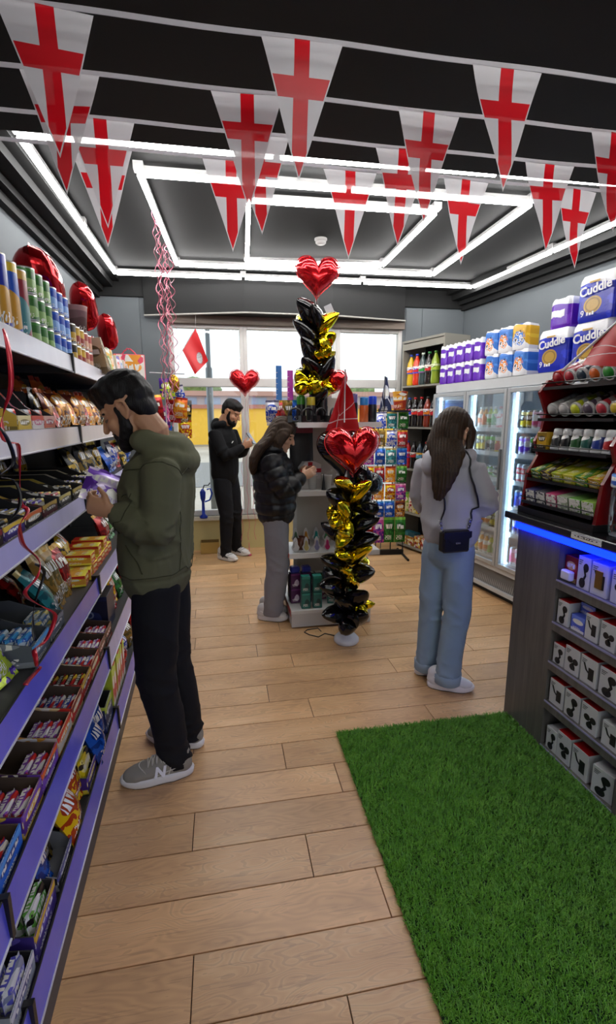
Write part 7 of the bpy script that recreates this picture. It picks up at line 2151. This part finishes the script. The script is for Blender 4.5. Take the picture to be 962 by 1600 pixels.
def woman_puffer():
    base = Vector((.385, 3.74, 0))
    root = empty('person', base, 0, 'long-haired woman in a black puffer jacket and grey joggers at the middle gondola', 'person')
    L = lambda x, y, z: Vector((x, y, z)) - base
    f = Vector((.97, -.24, 0)).normalized(); left = Vector((.24, .97, 0)).normalized(); side = left
    J = dict(side=side, pel=L(.405, 3.77, .88), mid=L(.40, 3.765, 1.03), chest=L(.385, 3.76, 1.22), neckb=L(.385, 3.755, 1.36), necktop=L(.425, 3.745, 1.44),
             shR=L(.355, 3.59, 1.305), elR=L(.435, 3.545, 1.075), wrR=L(.585, 3.60, 1.175), shL=L(.42, 3.925, 1.305), elL=L(.49, 3.92, 1.08), wrL=L(.60, 3.80, 1.175),
             hipR=L(.395, 3.69, .86), knR=L(.405, 3.68, .47), anR=L(.355, 3.695, .10), hipL=L(.415, 3.85, .86), knL=L(.43, 3.84, .47), anL=L(.385, 3.84, .10))
    b = MB(); body_core(b, J)
    s = 1.0; pit = R(24)
    F = f * math.cos(pit) + V3(0, 0, -math.sin(pit)); U = f * math.sin(pit) + V3(0, 0, math.cos(pit))
    P, F, LL, U = head(b, L(.455, 3.735, 1.495), F, U, s, True)
    sweep(b, [P(-.03, 0, -.05), P(-.045, 0, -.10), J['neckb']], .048, .048, side, 14)
    hand(b, J['wrR'] + f * .005, (.86, .10, .45), (.0, .95, -.2), (-.35, -.1, .9), (.35, .35, .25), .3, .95)
    hand(b, J['wrL'], (.85, -.25, .40), (.0, -.95, -.2), (-.35, .1, .9), (.35, .35, .25), .3, .95)
    fuse(b, 'body', SKIN3, .0055, 3, None, root)
    eyes_brows(root, P, F, LL, U, s, '2a1c14')
    b = MB()
    E = lambda f_, l, u, rf, rl, ru: ell(b, P(f_, l, u), (rf * s, rl * s, ru * s), F, LL, U)
    E(-.012, 0, .052, .104, .086, .088); E(-.05, 0, .0, .07, .082, .10)
    for l in (-1, 1):
        sweep(b, [P(.040, l * .050, .085), P(.022, l * .082, .02), P(.006, l * .090, -.05), P(.0, l * .090, -.13), P(-.01, l * .088, -.20), P(-.005, l * .085, -.26)], [.034, .048, .046, .040, .034, .020], [.018, .022, .022, .018, .016, .010], F, 12)
    sweep(b, [P(-.06, 0, .03), L(.355, 3.72, 1.45), L(.272, 3.675, 1.38), L(.235, 3.65, 1.31), L(.225, 3.64, 1.25), L(.222, 3.64, 1.21)], [.085, .100, .100, .085, .06, .03], [.055, .055, .045, .038, .03, .015], side, 18)
    def hd(co, no): return .0018 * np.sin(co[:, 1] * 300 + 14 * nz(co, (6, 6, 9), 1)) + .004 * nz(co, (30, 30, 9), 2)
    fuse(b, 'hair', HAIR_B, .006, 2, hd, root)
    b = MB()
    sweep(b, [L(.405, 3.765, .875), L(.405, 3.765, .95), L(.40, 3.765, 1.06), L(.39, 3.76, 1.17), L(.38, 3.76, 1.27), L(.385, 3.758, 1.335), L(.39, 3.755, 1.375)],
          [.178, .195, .198, .20, .198, .165, .085], [.150, .160, .160, .160, .152, .120, .085], side, 20)
    for S in 'LR':
        sleeve(b, J, S, (.088, .084, .080, .070, .050), (.086, .080, .076, .066, .048))
    hood(b, L(.385, 3.757, 1.39), f, side, .078, .088, .038, 1.5, .0)
    arms = [[tuple(J['sh' + S]), tuple(J['el' + S]), tuple(J['wr' + S])] for S in 'LR']
    def disp(co, no):
        z = co[:, 2]
        ph = z / .088
        d = .016 * np.abs(np.sin(PI * ph)) ** .6 - .008
        for pl in arms:
            q, arc = near_line(co, pl); w = np.clip((.118 - q) / .02, 0, 1)
            da = .015 * np.abs(np.sin(PI * (arc + .02) / .082)) ** .6 - .008
            d = d * (1 - w) + da * w
        return d + .003 * nz(co, (45, 45, 35), 2.0)
    PJ = cloth_mat('0d0d10', .42, 260, .15, .45)
    fuse(b, 'puffer_jacket', PJ, .0075, 3, disp, root)
    trousers(J, cloth_mat('8a888c', .9, 380, .18), root, (.094, .088, .082, .068), .008, .009, 'joggers', (.15, .125))
    sw = plain('cbc7c4', .5)
    for (h, t) in (((.245, 3.735), (.47, 3.655)), ((.275, 3.885), (.495, 3.80))):
        shoe(root, L(*h, 0), L(*t, 0), sw, 'd2cecb', w=.045, lacec='e0deda', h=.95)
    return root
woman_puffer()
fb = empty('flag_gift_box', (.685, 3.83, 1.14), R(8), 'white box with a red cross in front of the woman in the puffer jacket', 'box')
MB().prism([(-.085, 0), (.085, .0), (.085, .115), (.04, .135), (-.05, .135), (-.085, .09)], -.05, .05, M=Matrix.Rotation(R(90), 4, 'X')).build('box_body', plain('d4d2d2', .5), fb)
MB().box(-.025, .012, -.0515, -.0502, 0.001, .134).build('red_stripe', plain('c01824', .5), fb)
MB().box(-.086, .086, -.0518, -.0502, .050, .082).build('red_stripe', plain('c01824', .5), fb)
MB().box(-.085, .085, -.05, .05, -.084, -.002).build('stand', plain('b8b4b0', .5), fb)

# ================================================================== woman in the grey sweater by the fridge
def woman_grey():
    base = Vector((1.28, 2.56, 0))
    root = empty('person', base, 0, 'woman with long brown hair in a grey sweater and pale jeans facing the fridge', 'person')
    L = lambda x, y, z: Vector((x, y, z)) - base
    f = Vector((.80, .60, 0)).normalized(); left = Vector((-.60, .80, 0)).normalized(); side = left
    J = dict(side=side, pel=L(1.295, 2.56, .88), mid=L(1.29, 2.565, 1.04), chest=L(1.275, 2.56, 1.24), neckb=L(1.27, 2.555, 1.41), necktop=L(1.285, 2.57, 1.48),
             shR=L(1.365, 2.445, 1.335), elR=L(1.425, 2.435, 1.115), wrR=L(1.535, 2.60, 1.20), shL=L(1.180, 2.685, 1.335), elL=L(1.185, 2.75, 1.10), wrL=L(1.34, 2.84, 1.19),
             hipR=L(1.335, 2.505, .86), knR=L(1.330, 2.495, .47), anR=L(1.290, 2.485, .10), hipL=L(1.250, 2.62, .86), knL=L(1.235, 2.635, .47), anL=L(1.235, 2.655, .10))
    b = MB(); body_core(b, J)
    s = 1.04; hf = Vector((.86, .50, 0)).normalized(); pit = R(10)
    F = hf * math.cos(pit) + V3(0, 0, -math.sin(pit)); U = hf * math.sin(pit) + V3(0, 0, math.cos(pit))
    P, F, LL, U = head(b, L(1.285, 2.56, 1.535), F, U, s, True)
    sweep(b, [P(-.03, 0, -.05), P(-.04, 0, -.10), J['neckb']], .048, .048, side, 14)
    hand(b, J['wrR'], (.35, .75, .5), (-.7, .45, -.2), (-.2, -.4, .9), (.5, .5, .3), .4, .95)
    hand(b, J['wrL'], (.8, .1, .45), (.3, -.9, -.2), (-.3, -.1, .9), (.5, .5, .3), .4, .95)
    fuse(b, 'body', SKIN3, .0056, 3, None, root)
    eyes_brows(root, P, F, LL, U, s, '2a1c14')
    b = MB()
    E = lambda f_, l, u, rf, rl, ru: ell(b, P(f_, l, u), (rf * s, rl * s, ru * s), F, LL, U)
    E(-.014, 0, .050, .106, .088, .086); E(-.055, 0, .0, .072, .086, .11)
    for l in (-1, 1):
        sweep(b, [P(.050, l * .052, .080), P(.050, l * .078, .02), P(.035, l * .085, -.07), P(.02, l * .088, -.15), P(.01, l * .09, -.24)], [.032, .032, .030, .026, .014], [.016, .018, .018, .015, .008], F, 10)
    sweep(b, [P(-.055, 0, .05), P(-.075, .0, -.06), L(1.205, 2.455, 1.42), L(1.178, 2.43, 1.33), L(1.158, 2.425, 1.25), L(1.148, 2.43, 1.18)], [.085, .100, .092, .074, .054, .026], [.06, .055, .045, .036, .026, .012], (.80, -.60, 0), 20)
    def hd(co, no):
        u = co[:, 0] * .8 - co[:, 1] * .6
        return .0016 * np.sin(u * 330 + 16 * nz(co, (5, 5, 7), 1)) + .004 * nz(co, (30, 30, 7), 2)
    fuse(b, 'hair', HAIR_B, .006, 2, hd, root)
    GS = cloth_mat('aeadb4', .9, 420, .14)
    b = MB()
    sweep(b, [L(1.295, 2.56, .925), L(1.295, 2.56, .97), L(1.29, 2.562, 1.06), L(1.285, 2.562, 1.17), L(1.275, 2.56, 1.28), L(1.27, 2.558, 1.355), L(1.268, 2.555, 1.41)],
          [.158, .168, .168, .168, .168, .145, .075], [.132, .140, .134, .132, .130, .115, .075], side, 20)
    for S in 'LR':
        sleeve(b, J, S, (.076, .074, .074, .062, .044), (.074, .072, .070, .058, .042))
    hood(b, L(1.262, 2.553, 1.40), f, side, .085, .105, .044, 1.3, .03)
    ell(b, L(1.165, 2.56, 1.35), (.06, .075, .06))
    arms = [[tuple(J['sh' + S]), tuple(J['el' + S]), tuple(J['wr' + S])] for S in 'LR']
    def disp(co, no):
        z = co[:, 2]
        d = .005 * nz(co, (11, 11, 9), 6.0) + .004 * ridge(co, (17, 17, 12), 4.0)
        for pl in arms:
            q, arc = near_line(co, pl); w = np.clip((.11 - q) / .02, 0, 1)
            d += w * .009 * ridge(co, (24, 24, 36), 5.0) * (np.exp(-((arc - .24) / .09) ** 2) + np.exp(-((arc - .40) / .06) ** 2))
        u = co[:, 0] * .8 - co[:, 1] * .6
        d += .010 * np.exp(-((z - 1.0 - .25 * np.abs(u)) / .035) ** 2) * (np.linalg.norm(co[:, :2], axis=1) < .21)
        d += .006 * np.sin(u * 30 + z * 22) * np.exp(-((z - 1.22) / .12) ** 2)
        return d
    swt = fuse(b, 'sweater', GS, .0078, 7, disp, root)
    jn = trousers(J, cloth_mat('8fa3b8', .8, 300, .25), root, (.088, .073, .068, .070), .008, .0085, 'jeans', (.145, .122))
    for S in 'LR':
        a = J['an' + S]
        sq = MB().lathe([(.074, .048), (.079, .052), (.080, .105), (.075, .110)], 22, cap=False).mesh('cuff', cloth_mat('93a6b9', .8, 300, .2))
        cf = link('cuff', sq, root, (a.x, a.y, 0)); cf.scale = (1, 1.06, 1)
    h, k, a = J['hipR'], J['knR'], J['anR']; out = Vector((.93, -.37, 0)) * .12
    for off in (-.004, .004):
        ln = [h * (1 - q) + k * q + out for q in (0, .15, .3, .45, .6, .75, .9)] + [k * (1 - q) + a * q + out for q in (0, .15, .3, .45, .6, .75, .9)]
        MB().tube(hug(jn, [p + Vector((.37, .93, 0)) * off for p in ln], .001), .0022, 5).build('side_seam', cloth_mat('4a5a74', .8), root)
    sw = plain('dcdade', .45)
    for (h, t) in (((1.195, 2.535), (1.43, 2.43)), ((1.175, 2.685), (1.42, 2.665))):
        shoe(root, L(*h, 0), L(*t, 0), sw, 'e4e0e4', w=.046, lacec='f0eef0', h=.95)
    return root, swt, base
_rt, SWT, WB = woman_grey()
bg = empty('shoulder_bag', (1.235, 2.385, .895), R(4), 'small black flap handbag hanging on the back of the woman in grey', 'handbag')
BL = plain('0e0e12', .38)
MB().cbox(-.082, .082, -.03, .03, 0, .122, .010).build('bag_body', BL, bg)
MB().prism([(-.083, .118), (-.083, .085), (-.02, .052), (.02, .052), (.083, .085), (.083, .118)], .0305, .036, M=Matrix.Rotation(R(90), 4, 'X')).build('flap', BL, bg)
MB().cbox(-.014, .014, -.042, -.036, .052, .062, .002).build('clasp', plain('c8ccd0', .25, .9), bg)
BGO = Vector((1.235, 2.385, .895)); bgM = Matrix.Translation(BGO) @ Matrix.Rotation(R(4), 4, 'Z'); bgI = bgM.inverted()
def strap(pts):
    wp = hug(SWT, [Vector(p) - WB for p in pts], .006)
    MB().tube([bgI @ (p + WB) for p in wp], .005, 6).build('strap', plain('16161a', .35), bg)
def lerp(pts, n=8):
    out = []
    for a, b_ in zip(pts[:-1], pts[1:]):
        out += [Vector(a).lerp(Vector(b_), q / n) for q in range(n)]
    return out + [Vector(pts[-1])]
for sx, tgt in ((-1, [(1.155, 2.42, 1.04), (1.14, 2.42, 1.17), (1.16, 2.45, 1.32), (1.24, 2.50, 1.46)]), (1, [(1.325, 2.38, 1.04), (1.345, 2.36, 1.13), (1.33, 2.38, 1.26), (1.30, 2.45, 1.44)])):
    st_ = bgM @ Vector((sx * .080, 0, .120)); e_ = hug(SWT, [Vector(tgt[0]) - WB], .006)[0] + WB
    MB().tube([bgI @ st_, bgI @ e_], .005, 6).build('strap', plain('16161a', .35), bg)
    strap(lerp(tgt))
for sx in (-1, 1):
    for q in range(5):
        MB().lathe([(.007, -.003), (.009, 0), (.007, .003)], 8, M=Matrix.Translation((sx * (.079 + .003 * q), 0, .122 + .014 * q)) @ Matrix.Rotation(R(90 * (q % 2)), 4, 'X')).build('chain_link', plain('b8bcc0', .25, .9), bg)
finish_labels()
